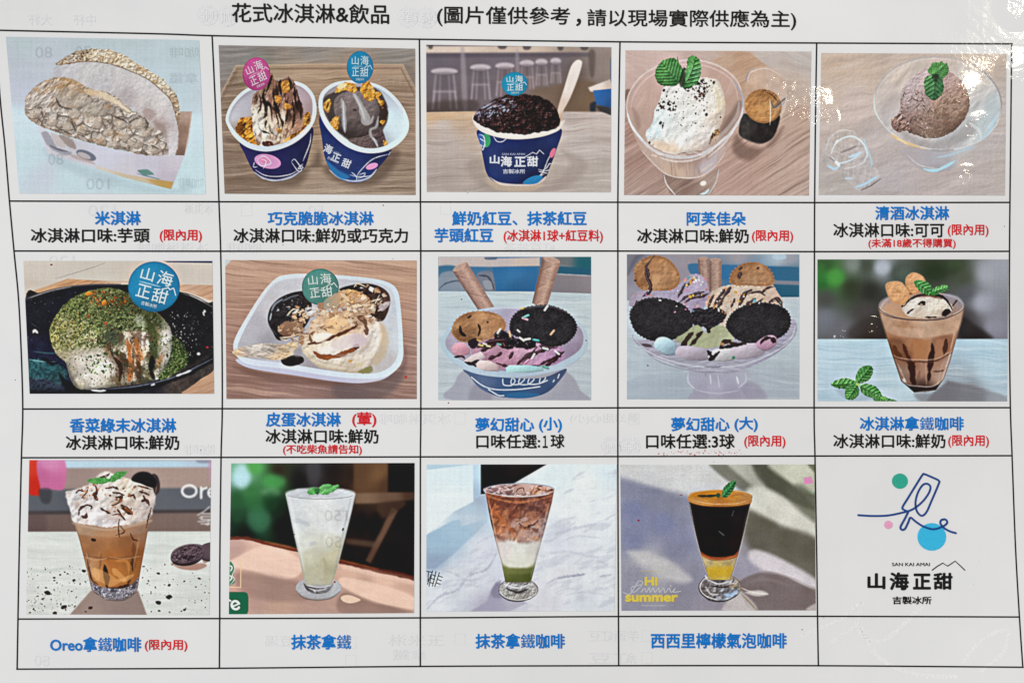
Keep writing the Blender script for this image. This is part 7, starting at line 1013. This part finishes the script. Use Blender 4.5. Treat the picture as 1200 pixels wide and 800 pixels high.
    ft = p.P([(418, 622), (440, 636), (500, 642), (550, 632), (562, 618), (555, 660), (530, 685), (480, 690), (435, 672), (420, 650)], [(440, 650, 'aeb0b4'), (500, 655, 'b5b5b8'), (550, 640, '8d8c8e'), (500, 685, '57504c')], 3, name='coffee_glass', label='clear glass stem below the drink'); p.bumps(ft, .4, 14); p.S([(430, 660), (490, 682), (545, 665)], 10, '3c3836', .85, 3); p.S([(425, 640), (490, 660), (555, 640)], 6, 'dcdee0', .8, 3)
    t = p.P(ellpts(500, 150, 180, 31), [(360, 150, 'b5989a'), (440, 160, 'a88c88'), (520, 150, 'b09084'), (620, 150, 'b8856c'), (600, 165, 'c08c70')], 3, sm=0); p.bumps(t, .4, 16); p.M(t, '5d3a38', .2, 26, 12, seed=3, soft=.15, a=.7); p.M(t, 'd9c6c6', .2, 22, 10, seed=8, soft=.15, a=.7)
    ici = p.P([(470, 140), (500, 120), (550, 115), (552, 150), (510, 165), (480, 160)], [(500, 140, 'b08a80'), (540, 130, 'c9aaa0')], 4, rough=5); p.P([(430, 160), (470, 150), (440, 185)], '6d4a4c', 4, .8, rough=4); p.P([(355, 140), (390, 138), (385, 155), (360, 155)], '7d5a5c', 4, .8); p.S([(480, 165), (495, 145), (520, 140), (525, 160)], 5, '3a2426', .85)
    p.ring(500, 150, 181, 32, 4, 'c9c3c6', a=.7); p.ring(500, 153, 178, 32, 5, 'e0d8d6', 0, 30, 120, .7); p.ring(500, 148, 182, 32, 3, '57607a', 0, 180, 360, .7); p.S([(320, 140), (316, 150), (328, 170)], 5, 'c9ccd6', .8)
    return p.finish(gain=1.02)

def photo_14():
    p = Pic('printed photo of a layered black coffee over yellow lemon soda in a footed glass', (722, 540, 958, 718), 1061, [(22, 20), (1045, 17), (1052, 785), (28, 787)], 14)
    p.put(p.full, [(80, 50, 'b3b2b0'), (250, 60, 'c4c4c4'), (400, 60, 'cfd0d0'), (350, 130, 'c9cacb'), (600, 80, 'b3b3aa'), (60, 120, '9094a8'), (200, 170, '7d8094'), (300, 200, '8d8e96'), (100, 250, '7b80a3'), (250, 320, '7a7fa2'), (100, 420, '7e82a2'), (350, 420, '8487a2'), (300, 480, '7f8199'), (150, 520, 'b5b4b8'), (250, 560, 'b8b7b8'), (100, 600, '8c8c9c'), (60, 740, '8d8da0'), (350, 720, '8a8797'), (400, 620, '8b8a9c'), (780, 60, '55554a'), (850, 130, '605f52'), (950, 60, 'c9cab8'), (1020, 150, '6b6c58'), (800, 200, 'c9c9bd'), (900, 290, 'd0cfc4'), (1000, 360, 'bbb8ac'), (800, 330, '625f52'), (900, 420, '5d594c'), (1020, 460, '5c584a'), (760, 430, '76747a'), (700, 560, '9b96a8'), (800, 520, 'cdc6cc'), (950, 600, 'cbc4c9'), (850, 650, '7a6d6c'), (1000, 720, '75675f'), (760, 720, '8f8583'), (700, 760, 'a89f9c'), (500, 760, '928c9a')], 1)
    for pts, c, s2, a in (([(22, 20), (480, 18), (640, 150), (380, 190), (200, 140), (22, 90)], 'cfd0d1', 20, .75), ([(22, 88), (200, 140), (390, 190), (400, 330), (200, 250), (22, 180)], '80839a', 22, .7), ([(490, 17), (590, 17), (720, 150), (640, 140)], '6d6d60', 12, .8), ([(590, 17), (720, 20), (790, 110), (760, 160), (700, 110)], 'bdbeb2', 16, .7), ([(720, 17), (800, 17), (1000, 190), (1050, 260), (860, 180), (760, 100)], '545446', 16, .85), ([(800, 17), (1000, 17), (1050, 70), (1050, 170), (950, 130)], 'cbccba', 18, .8), ([(1010, 17), (1050, 17), (1050, 60)], '5c5d44', 10, .7), ([(700, 140), (850, 170), (1050, 330), (1050, 400), (860, 330), (700, 250)], 'd3d2c8', 20, .85), ([(960, 120), (1050, 190), (1050, 320), (900, 190)], '5f6050', 20, .6), ([(690, 260), (860, 340), (1050, 410), (1050, 640), (860, 520), (700, 450)], '5f5b4e', 24, .8), ([(700, 480), (760, 470), (900, 530), (1050, 620), (1050, 670), (880, 610), (720, 540)], 'd2cbd1', 16, .9), ([(60, 480), (160, 480), (300, 540), (400, 620), (330, 640), (180, 570)], 'bfbebf', 20, .8), ([(640, 640), (760, 585), (880, 600), (1000, 660), (1052, 700), (1052, 787), (740, 787), (660, 700)], '77696a', 10, .85), ([(640, 690), (680, 700), (740, 785), (560, 785)], 'c9c2c2', 10, .7), ([(680, 690), (760, 680), (800, 700), (740, 710)], 'd6cfcb', 8, .8), ([(1000, 780), (1052, 750), (1052, 787)], 'c6bdb8', 8, .7)):
        p.P(pts, c, s2, a)
    p.N(p.full, .04, 60); p.N(p.full, .05, 5, seed=4)
    p.S([(760, 585), (900, 605), (1040, 665)], 5, 'a89a9a', .6, 4); p.S([(660, 700), (700, 740), (740, 785)], 7, '8d7a4a', .7, 4); p.S([(655, 665), (720, 690), (800, 700)], 6, 'e3ddd6', .7, 4); p.S([(690, 640), (780, 620), (900, 650)], 16, '8d7f7c', .5, 10)
    # small pink mark, yellow lettering
    for x, y in ((1000, 95), (1022, 92), (1012, 110), (1000, 112), (1026, 108)): p.E(x, y, 12, 11, 'd88ab8', 0, 3, .85)
    p.E(1035, 165, 6, 6, '6fb09a', 0, 3, .7)
    p.text('Hi', 185, 632, 70, 48, 0, 'dcc64a', .05, 'printed_slogan'); p.text('summer', 187, 722, 280, 38, 0, 'dcc64a', .05, 'printed_slogan')
    for q in ([(38, 690), (70, 700), (100, 660), (120, 630), (140, 640), (120, 670), (90, 690), (80, 665), (130, 650)], [(130, 690), (150, 670), (160, 690), (175, 665), (180, 690), (195, 668), (205, 690), (222, 668), (230, 690), (250, 668), (258, 692), (280, 668), (290, 690), (310, 672), (302, 690), (340, 684)], [(285, 655), (290, 658)]): p.S(q, 3.5, 'c3c3c4', .8, 1.5, tp=0, rough=.1)
    p.S([(130, 580), (240, 580)], 3, 'b9a25c', .6, 1.5, sm=0); p.S([(135, 760), (255, 760)], 7, 'aaa9ae', .6, 2, sm=0); p.E(118, 312, 6, 5, '8d2f35'); p.S([(335, 178), (350, 180)], 4, 'a03038', .8)
    # glass
    fd = p.E(546, 664, 112, 74, [(470, 640, '8d8486'), (546, 700, '9b9aa2'), (620, 650, 'a39a92'), (600, 700, '9fb4cf'), (480, 690, '6f6766'), (546, 640, '5a5250')], 0, 3, name='coffee_glass', label='clear round glass foot'); p.bumps(fd, .5, 24); p.M(fd, '57504e', .15, 40, 20, seed=3, soft=.2, a=.55)
    p.ring(546, 664, 110, 72, 6, '3d3836', a=.6); p.ring(546, 662, 104, 66, 5, 'd3d2d3', 0, 100, 260, .8); p.ring(546, 666, 108, 72, 5, 'c9a878', 0, 290, 380, .6); p.S([(570, 700), (610, 705), (640, 680)], 18, 'a9c4e6', .8, 5); p.S([(470, 660), (500, 700), (540, 700)], 9, 'd6d5d8', .7, 4); p.S([(450, 700), (500, 735), (580, 735), (640, 700)], 6, '2f2a29', .7, 3); p.S([(590, 640), (600, 660), (640, 650)], 8, 'c2a06a', .7, 4)
    g = p.P([(380, 190), (395, 280), (415, 370), (440, 470), (470, 560), (490, 625), (600, 625), (620, 560), (645, 480), (675, 370), (700, 260), (718, 185), (640, 160), (440, 160)], [(440, 300, '201a1e'), (550, 350, '1a1518'), (660, 300, '241d20'), (470, 460, '1f181a'), (560, 480, '1b1515'), (640, 460, '2a1c1a'), (550, 250, '1e191c')], 3, sm=0, name='coffee_glass')
    lo = p.P([(446, 500), (500, 520), (560, 522), (630, 505), (650, 480), (625, 570), (605, 630), (488, 630)], [(480, 540, 'b5a585'), (560, 540, 'b3a07a'), (620, 530, 'a8967c'), (520, 580, 'c8a83c'), (560, 575, 'cda832'), (600, 570, 'b99a50'), (500, 600, 'bca44c'), (560, 610, 'c0aa58')], 5, clip=g, name='lemon_soda'); p.N(lo, .12, 24); p.K(lo, 40, (1.5, 3.5), ['d9c47a', 'e6d9b0', 'a88c30'], a=.5); p.P([(480, 565), (560, 555), (620, 560), (600, 600), (500, 605)], 'd0a820', 14, .6, clip=g)
    p.S([(440, 480), (480, 505), (550, 514), (620, 502), (652, 476)], 15, 'a5542c', .9, 5, clip=g, tp=0); p.S([(442, 490), (500, 516), (560, 520), (640, 495)], 5, 'd08850', .7, 3, clip=g); p.S([(610, 290), (620, 260)], 5, '5c5a60', .7, 3); p.S([(540, 368), (570, 392)], 5, '6b686c', .7, 3); p.S([(400, 250), (440, 450)], 7, '3c3032', .6, 5, clip=g); p.S([(690, 260), (660, 420)], 8, '4a3a38', .6, 5, clip=g)
    p.S([(383, 195), (415, 370), (445, 490), (488, 625)], 4, 'c9b9aa', .6, 2); p.S([(716, 190), (680, 350), (650, 480), (606, 620)], 4, 'c4b5ac', .6, 2)
    ft = p.P([(474, 612), (500, 634), (550, 640), (600, 630), (616, 605), (605, 650), (560, 662), (500, 656)], [(500, 640, '8d8888'), (560, 650, '5d5655'), (600, 630, 'a8a4a2')], 3, name='coffee_glass', label='clear glass stem below the soda'); p.bumps(ft, .5, 14); p.S([(480, 622), (540, 646), (606, 630)], 7, 'd9d8d8', .8, 3); p.S([(500, 656), (560, 664), (600, 655)], 7, '2a2424', .8, 3); p.S([(470, 600), (478, 622)], 8, 'dcd8d2', .8, 3)
    t = p.P([(380, 186), (400, 165), (480, 152), (560, 150), (660, 158), (712, 176), (716, 190), (708, 222), (640, 236), (550, 240), (450, 234), (386, 215)], [(400, 180, 'c4893c'), (500, 165, 'c98a2c'), (620, 165, 'cb8c30'), (700, 185, 'b98a50'), (420, 215, 'bf8648'), (550, 225, 'a86c34'), (680, 215, 'b0743e')], 3, name='coffee_glass', label='orange foam at the rim'); p.N(t, .08, 20, 8)
    ins = p.P(ellpts(548, 180, 152, 24), [(430, 180, 'b97a26'), (520, 170, 'cc8a20'), (620, 175, 'c78a34'), (680, 180, 'b5824a'), (540, 195, 'a86a28')], 3, sm=0); p.N(ins, .12, 22, 8); p.S([(430, 182), (480, 184), (540, 180)], 13, '2a3a30', .9, 3); p.E(538, 180, 11, 13, '2f5a3a', 0, 3); p.S([(600, 185), (640, 175), (680, 180)], 10, 'a5683a', .6, 4); p.S([(400, 205), (480, 222), (550, 226), (640, 222), (700, 205)], 4, 'e3c493', .6, 2); p.S([(386, 215), (450, 234), (550, 240), (640, 236), (708, 222)], 4, '6b3c1c', .8, 2); p.ring(548, 182, 166, 30, 4, 'd9c3a4', 0, 180, 360, .6)
    p.leaf([(558, 185), (562, 150), (585, 120), (625, 102), (632, 118), (615, 155), (590, 185), (570, 192)], [(575, 160, '3c7a48'), (610, 125, '2f6b3c')], [(565, 185), (622, 112)], dark='1c4426', lite='6ba468')
    return p.finish()
# ---------------------------------------------------------------- the surface below
def table_material():
    m = bpy.data.materials.new('table_wood'); m.use_nodes = True; N = m.node_tree.nodes; L = m.node_tree.links; b = N['Principled BSDF']
    geo = N.new('ShaderNodeNewGeometry'); mp = N.new('ShaderNodeMapping'); mp.inputs['Scale'].default_value = (3, 40, 3); L.new(geo.outputs['Position'], mp.inputs['Vector'])
    n = N.new('ShaderNodeTexNoise'); n.inputs['Scale'].default_value = 4; n.inputs['Detail'].default_value = 6; L.new(mp.outputs[0], n.inputs['Vector'])
    r = N.new('ShaderNodeValToRGB'); r.color_ramp.elements[0].color = (.22, .15, .1, 1); r.color_ramp.elements[1].color = (.42, .31, .22, 1); L.new(n.outputs['Fac'], r.inputs['Fac']); L.new(r.outputs['Color'], b.inputs['Base Color']); b.inputs['Roughness'].default_value = .45
    return m
tw, td, z1 = .6, .45, -.0012
tbl = mesh_obj('table_surface', [(-tw, -td, z1 - .03), (tw, -td, z1 - .03), (tw, td, z1 - .03), (-tw, td, z1 - .03), (-tw, -td, z1), (tw, -td, z1), (tw, td, z1), (-tw, td, z1)],
    [(0, 3, 2, 1), (4, 5, 6, 7), (0, 1, 5, 4), (1, 2, 6, 5), (2, 3, 7, 6), (3, 0, 4, 7)], table_material())
tbl['kind'] = 'structure'

# ---------------------------------------------------------------- the laminated menu sheet
menu = bpy.data.objects.new('menu_sheet', None); link(menu); menu.empty_display_size = .05
menu['label'] = 'laminated white menu sheet with a ruled table of fourteen captioned ice cream and drink photos'
menu['category'] = 'menu'

def grid_sheet(name, x0, y0, x1, y1, nx, ny, mat, thick, layer=0, label=None):
    gx, gy = np.meshgrid(np.linspace(x0, x1, nx + 1), np.linspace(y0, y1, ny + 1)); n = (nx + 1) * (ny + 1)
    top = place(gx.ravel(), gy.ravel(), layer); bot = top - [0, 0, thick]; f = []
    ix = lambda i, j: j * (nx + 1) + i
    for j in range(ny):
        for i in range(nx):
            q = (ix(i, j), ix(i, j + 1), ix(i + 1, j + 1), ix(i + 1, j)); f.append(q); f.append(tuple(n + a for a in q[::-1]))
    rim = [ix(i, 0) for i in range(nx)] + [ix(nx, j) for j in range(ny)] + [ix(i, ny) for i in range(nx, 0, -1)] + [ix(0, j) for j in range(ny, 0, -1)]
    for k in range(len(rim)): a, b = rim[k], rim[(k + 1) % len(rim)]; f.append((a, b, n + b, n + a))
    o = mesh_obj(name, np.concatenate([top, bot]), f, mat, menu, label)
    for p in o.data.polygons: p.use_smooth = False
    return o
grid_sheet('paper', -60, -95, 1262, 880, 72, 54, paper_material(), .00025)
fm = bpy.data.materials.new('clear_film'); fm.use_nodes = True; fb = fm.node_tree.nodes['Principled BSDF']; fb.inputs['Base Color'].default_value = (.9, .92, .93, 1); fb.inputs['Alpha'].default_value = .3; fb.inputs['Roughness'].default_value = .1
gv = []; gf = []
for a, b in (((-84, -119), (1286, -96)), ((-84, 881), (1286, 904)), ((-84, -96), (-61, 881)), ((1263, -96), (1286, 881))):
    nx, ny = (60, 1) if b[0] - a[0] > 100 else (1, 44); base = len(gv)
    gx, gy = np.meshgrid(np.linspace(a[0], b[0], nx + 1), np.linspace(a[1], b[1], ny + 1)); gv += list(place(gx.ravel(), gy.ravel(), -1))
    gf += [tuple(base + j * (nx + 1) + i + d for d in (0, nx + 1, nx + 2, 1)) for j in range(ny) for i in range(nx)]
mesh_obj('film_border', gv, gf, fm, menu)

# ruled table
def dense(pts, step=14):
    p = spline(pts, False, 10) if len(pts) > 2 else np.asarray(pts, float)
    return p
VL = [[(-6, 30), (0, 115), (6, 175), (11, 236), (16.3, 294), (22.4, 362), (26.5, 470), (25, 536), (23, 620), (21.4, 700), (20, 783.4)],
      [(248.5, 42), (253, 140), (256.5, 236), (258.5, 294), (260, 390), (260.4, 479), (259, 536), (257.6, 650), (257.4, 724), (257, 782.5)],
      [(491.4, 46.2), (492.2, 140), (492.6, 236), (493, 294), (493.1, 479), (492.6, 536), (492.5, 660), (492.5, 780.4)],
      [(726.5, 49.2), (725, 140), (724, 237), (724, 294), (724, 477), (724, 536), (724.4, 660), (725, 779.5)],
      [(957, 50.6), (955.6, 140), (954.6, 237), (954.4, 294), (954, 477), (955, 534), (957.2, 660), (958, 722), (959, 779.6)],
      [(1185.5, 51.6), (1184.6, 140), (1183.5, 237), (1183, 294), (1182.8, 380), (1184, 477), (1186, 534), (1190, 640), (1194.6, 722), (1198.6, 781.2)]]
HL = [[(-8, 35.2), (0, 35.7), (180, 39.7), (248.5, 42), (370, 44.4), (491, 46.2), (726, 49.2), (957, 50.6), (1186, 51.6)],
      [(11, 235.6), (256, 236.4), (492, 236.6), (724, 237), (954, 237.4), (1183.5, 237.2)],
      [(16.3, 294), (258, 294.3), (493, 294), (724, 294.1), (954, 294.8), (1183, 294.4)],
      [(26.8, 479), (260, 478.6), (493, 478.6), (724, 477.6), (954, 477.4), (1184, 477.4)],
      [(25, 536), (259, 535.6), (492.6, 535), (724, 534.6), (955, 534), (1186, 533.6)],
      [(21.2, 724.8), (257.4, 724.2), (492.5, 723.4), (724.6, 721.8), (958, 721.6), (1194.6, 722.4)],
      [(19.6, 783.4), (257, 782.4), (492.5, 780.2), (725, 779.4), (959, 779.4), (1199, 781.2)]]
for q in VL: ribbon('table_rule', dense(q), 1.75, '0d0d10', menu, 2)
for q in HL: ribbon('table_rule', dense(q), 1.75, '0d0d10', menu, 3)

# ---------------------------------------------------------------- words
BLUE, BLACK, RED = '0070c3', '0b0b0d', 'd01420'
text('title_line', '花式冰淇淋&飲品', 271.5, 456, 3.5, 26.5, '0b0b0d', menu, .015, .011)
ttl = text('title_line', '(圖片僅供參考', 512, 668, 7, 31, '0b0b0d', menu, .013, .011)
text('title_line', '，', 675, 681, 22, 31, '0b0b0d', menu, .02)
text('title_line', '請以現場實際供應為主)', 688, 933, 10.5, 34, '0b0b0d', menu, .013, .007)
CAP = [
 [('米淇淋', 111, 165, 247.2, 264, BLUE), ('冰淇淋口味:芋頭', 36, 175.5, 267.2, 284.4, BLACK), ('(限內用)', 187, 236.5, 268.6, 284, RED)],
 [('巧克脆脆冰淇淋', 313.5, 438, 247.4, 264.2, BLUE), ('冰淇淋口味:鮮奶或巧克力', 273.5, 478, 267.4, 284.6, BLACK)],
 [('鮮奶紅豆、抹茶紅豆', 529.5, 687.5, 247.4, 264.4, BLUE), ('芋頭紅豆', 509, 578, 267.2, 284.2, BLUE), ('(冰淇淋1球+紅豆料)', 590, 706.5, 269, 285, RED)],
 [('阿芙佳朵', 804.5, 874, 248, 264.6, BLUE), ('冰淇淋口味:鮮奶', 746.5, 877.5, 267.8, 285, BLACK), ('(限內用)', 881, 929.5, 269.4, 284.6, RED)],
 [('清酒冰淇淋', 1025.5, 1112.5, 241.4, 258, BLUE), ('冰淇淋口味:可可', 976.5, 1106.5, 261, 278.2, BLACK), ('(限內用)', 1110.5, 1158.5, 262.6, 277.6, RED), ('(未滿18歲不得購買)', 1017.5, 1120, 279.4, 291.6, RED)],
 [('香菜綠末冰淇淋', 81.5, 206.5, 489.6, 506.8, BLUE), ('冰淇淋口味:鮮奶', 77, 210, 509.6, 527, BLACK)],
 [('皮蛋冰淇淋', 311.5, 399.5, 482.8, 500, BLUE), ('(葷)', 412.5, 441, 482.4, 500.4, RED), ('冰淇淋口味:鮮奶', 311, 443.5, 502.4, 519.6, BLACK), ('(不吃柴魚請告知)', 331.5, 424, 520.6, 533.2, RED)],
 [('夢幻甜心', 557, 626, 489, 505.6, BLUE), ('(小)', 631.5, 658.5, 488.4, 506.6, BLUE), ('口味任選:', 558, 633, 508.4, 525.4, BLACK), ('１', 635.8, 641.8, 510, 524.6, BLACK), ('球', 645, 661.5, 508.4, 525, BLACK)],
 [('夢幻甜心', 786.5, 855, 488.6, 505.2, BLUE), ('(大)', 860.5, 888, 487.8, 506, BLUE), ('口味任選:3球', 757, 861, 508, 525.6, BLACK), ('(限內用)', 872, 920.5, 509.6, 525, RED)],
 [('冰淇淋拿鐵咖啡', 1007.5, 1129.5, 487.6, 504.4, BLUE), ('冰淇淋口味:鮮奶', 976.5, 1108, 508, 525, BLACK), ('(限內用)', 1111, 1159, 509.2, 524.4, RED)],
 [('Oreo拿鐵咖啡', 58.5, 165.5, 745.6, 763.4, BLUE), ('(限內用)', 169.5, 219.5, 748.6, 763, RED)],
 [('抹茶拿鐵', 341, 411.5, 742.6, 760.6, BLUE)],
 [('抹茶拿鐵咖啡', 557, 662, 741.6, 759.6, BLUE)],
 [('西西里檸檬氣泡咖啡', 762.5, 922, 741, 759.4, BLUE)],
]
BOLD = {BLUE: .028, BLACK: .021, RED: .021}
for rows in CAP:
    head = None
    for t, x0, x1, y0, y1, c in rows:
        o = text('caption' if head is None else 'caption_line', t, x0, x1, y0, y1, c, head or menu, BOLD[c])
        head = head or o

# faint print of the other side, seen through the paper (mirrored)
G1 = 'dadadd'
def ghost(t, x0, x1, y0, y1, c=G1): text('show_through_print', t, x0, x1, y0, y1, c, menu, 0, layer=1, mirror=True)
def gbox(x, y, w=12): ribbon('show_through_print', [(x, y), (x + w, y), (x + w, y + w + 1), (x, y + w + 1)], 1.0, G1, menu, .4, closed=True)
for t, x, y, w in (('大杯', 33, 17, 28), ('中杯', 86, 17, 26), ('120', 103, 240, 32), ('120', 57, 299, 30), ('芋頭紅豆湯', 310, 744, 84), ('玉米淋', 455, 743, 66), ('芋頭紅豆', 690, 738, 58), ('50', 361, 240, 18), ('冰淇淋', 216, 238, 34), ('咖啡', 265, 284, 40), ('冰淇淋咖啡', 160, 284, 84), ('紅豆抹茶', 590, 284, 60), ('冰淇淋咖啡', 444, 484, 84), ('夢幻甜心(小)', 668, 484, 80), ('咖啡', 215, 520, 36), ('拿鐵', 460, 760, 40), ('80', 40, 767, 18), ('紅豆', 690, 764, 56)):
    ghost(t, x, x + w, y, y + 13)
for x, y in ((533, 742), (752, 738), (405, 746), (283, 240), (516, 238), (737, 484), (533, 484), (405, 767), (752, 764)): gbox(x, y)
for cx, cy in ((243, 18), (267, 19), (478, 20), (500, 21), (716, 524), (738, 523)): disc('show_through_print', cx, cy, 12.5, 12.5, 'dddde0', menu, 1)
for t, x, y in (('啡', 236, 12), ('咖', 260, 13), ('單', 471, 14), ('餐', 493, 15), ('咖', 709, 518), ('啡', 731, 517)): text('show_through_print', t, x, x + 14, y, y + 13, 'e6e6e7', menu, 0, layer=3, mirror=True)

gm = bpy.data.materials.new('show_through'); gm.use_nodes = True; gn = gm.node_tree.nodes; gl = gm.node_tree.links
gt = gn.new('ShaderNodeBsdfTransparent'); gx = gn.new('ShaderNodeMixShader'); gx.inputs[0].default_value = .13; gn['Principled BSDF'].inputs['Base Color'].default_value = (.02, .02, .025, 1); gn['Principled BSDF'].inputs['Specular IOR Level'].default_value = 0
gl.new(gt.outputs[0], gx.inputs[1]); gl.new(gn['Principled BSDF'].outputs[0], gx.inputs[2]); gl.new(gx.outputs[0], gn['Material Output'].inputs['Surface']); _mats['through'] = gm
for t, x, y, w in (('80', 41, 55, 20), ('70', 88, 54, 18), ('咖啡', 198, 55, 34), ('拿鐵', 198, 85, 34), ('100', 101, 209, 27), ('80', 56, 180, 18), ('咖啡', 208, 208, 30), ('150', 380, 597, 27), ('50', 381, 628, 19), ('冰淇淋咖啡', 445, 90, 40), ('抹茶', 268, 88, 26)):
    text('show_through_print', t, x, x + w, y, y + 13, 'through', menu, 0, layer=8, mirror=True)
# red ink specks and the smear under a caption
rs = np.random.RandomState(5); sv = []; sf = []
def speck(x, y, r):
    k = rs.randint(5, 8); t = np.sort(rs.rand(k)) * 6.28; rr = r * rs.uniform(.6, 1.1, k); b = len(sv)
    sv.extend(place(x + rr * np.cos(t), y + rr * .8 * np.sin(t), 4)); sf.append(tuple(range(b + k - 1, b - 1, -1)))
for x in np.arange(772, 872, 3.2):
    for _ in range(2):
        if rs.rand() < .75: speck(x + rs.randn(), 530.6 + rs.randn() * 1.7, rs.uniform(.5, 1.25))
for x, y, r in ((836, 541, .9), (842, 528, 1.3), (846, 536, .8), (812, 534, 1.2), (826, 527, .9), (784, 534, .6)): speck(x, y, r)
mesh_obj('red_ink_smear', sv, sf, ink('cf5a5c'), menu)
sv.clear(); sf.clear()
for x, y, r in ((17.5, 445, .9), (332, 287, 1.5), (437, 237.5, 1), (449, 240.5, 1.1), (424, 237, .5), (235, 527, .9), (525, 471.5, 1.5), (1177, 265, .8), (940, 737, 1), (965, 723.5, .7), (548, 226, .9), (460, 303, .5), (1147, 657, .6), (1141, 684, .5)): speck(x, y, r)
mesh_obj('red_ink_speck', sv, sf, ink('7d2a30'), menu)

# ---------------------------------------------------------------- the shop's emblem in the last cell
logo = bpy.data.objects.new('shop_emblem', None); link(logo, menu)
E = lambda pts: [(990 + x / 4.444, 540 + y / 4.444) for x, y in pts]
disc('emblem_dot', 990 + 287 / 4.444, 540 + 104 / 4.444, 9.4, 9.0, '2da58c', logo, label='green dot of the emblem'); disc('emblem_dot', 990 + 227 / 4.444, 540 + 331 / 4.444, 5.1, 4.8, 'e29fbf', logo, label='pink dot of the emblem'); disc('emblem_dot', 990 + 453 / 4.444, 540 + 394 / 4.444, 16.9, 16.2, '36b4de', logo, label='sky blue dot of the emblem')
NAVY = '123f84'
ribbon('emblem_line', spline(E([(70, 281), (140, 285), (220, 283), (290, 270), (350, 252), (400, 215), (435, 170), (446, 135), (430, 118), (405, 125), (380, 165), (368, 215), (375, 260), (400, 284), (425, 265), (450, 210), (478, 145), (493, 108)]), False, 10), 2.4, NAVY, logo, 3)
ribbon('emblem_line', spline(E([(493, 108), (485, 98), (450, 82), (416, 68), (404, 72), (370, 125), (330, 190), (300, 240), (310, 254), (330, 262)]), False, 10), 2.4, NAVY, logo, 4)
ribbon('emblem_line', spline(E([(330, 264), (312, 300), (290, 342), (298, 357), (314, 350), (330, 318), (342, 294), (370, 315), (410, 340), (460, 354), (505, 342), (532, 322), (525, 304), (503, 306), (498, 325), (520, 350), (550, 366), (578, 374)]), False, 10), 2.4, NAVY, logo, 5)
ribbon('emblem_line', E([(455, 567), (480, 548), (510, 530), (535, 546), (575, 520), (600, 543), (625, 567)]), 1.3, '0b0b0d', logo, 3)
for t, x0, x1, y0, y1 in (('山', 117, 212, 582, 666), ('海', 232, 334, 577, 672), ('正', 354, 449, 584, 668), ('甜', 461, 562, 580, 669)):
    text('emblem_character', t, 990 + x0 / 4.444, 990 + x1 / 4.444, 540 + y0 / 4.444, 540 + y1 / 4.444, '0b0b0d', logo, .04)
text('emblem_character', '吉製冰所', 990 + 248 / 4.444, 990 + 452 / 4.444, 540 + 703 / 4.444, 540 + 745 / 4.444, '101012', logo, .03); text('emblem_character', 'SAN KAI AMAI', 990 + 245 / 4.444, 990 + 443 / 4.444, 540 + 528 / 4.444, 540 + 546 / 4.444, '18181a', logo, .02)
# pale embossed-looking line drawing across the lower right corner
for q in ([(940, 745), (985, 725), (1010, 705), (1005, 735), (1030, 752), (1060, 730), (1090, 700)], [(1010, 735), (1030, 770), (1075, 790), (1120, 792)], [(1130, 775), (1150, 750), (1180, 738), (1175, 765), (1150, 785)], [(975, 752), (1000, 735)]): ribbon('pale_line_drawing', spline(q, False, 10), 5, 'e4e4e4', menu, .5)

# ---------------------------------------------------------------- the photos go on the sheet
def lay(p):
    ny, nx = p.X.shape; px = p.x0 + p.X / p.k; py = p.y0 + p.Y / p.k
    co = place(px.ravel(), py.ravel(), 2); rgb = np.clip(lin(p.img) * INK - .007, 0, .92).reshape(-1, 3); col = np.concatenate([rgb, np.ones((len(rgb), 1))], 1)
    ids = np.arange(ny * nx).reshape(ny, nx); Q = np.stack([ids[:-1, :-1], ids[1:, :-1], ids[1:, 1:], ids[:-1, 1:]], -1).reshape(-1, 4); cid = p.id[:-1, :-1].ravel()
    root = None
    for k in range(len(p.names)):
        sel = Q[cid == k]
        if len(sel) < 12: continue
        u, inv = np.unique(sel.ravel(), return_inverse=True)
        o = quads_mesh(p.names[k], co[u], inv.reshape(-1, 4), col[u], photo_material(), root or menu, p.labels[k])
        root = root or o
    for t, cx, cy, w, h, ang, c, bold, name in p.texts:
        x, y, w, h = p.x0 + cx / p.k, p.y0 + cy / p.k, w / p.k, h / p.k
        text(name, t, x - w / 2, x + w / 2, y - h / 2, y + h / 2, c, root, bold, 0, 4, ang=ang)
for make in (photo_1, photo_2, photo_3, photo_4, photo_5, photo_6, photo_7, photo_8, photo_9, photo_10, photo_11, photo_12, photo_13, photo_14): lay(make())
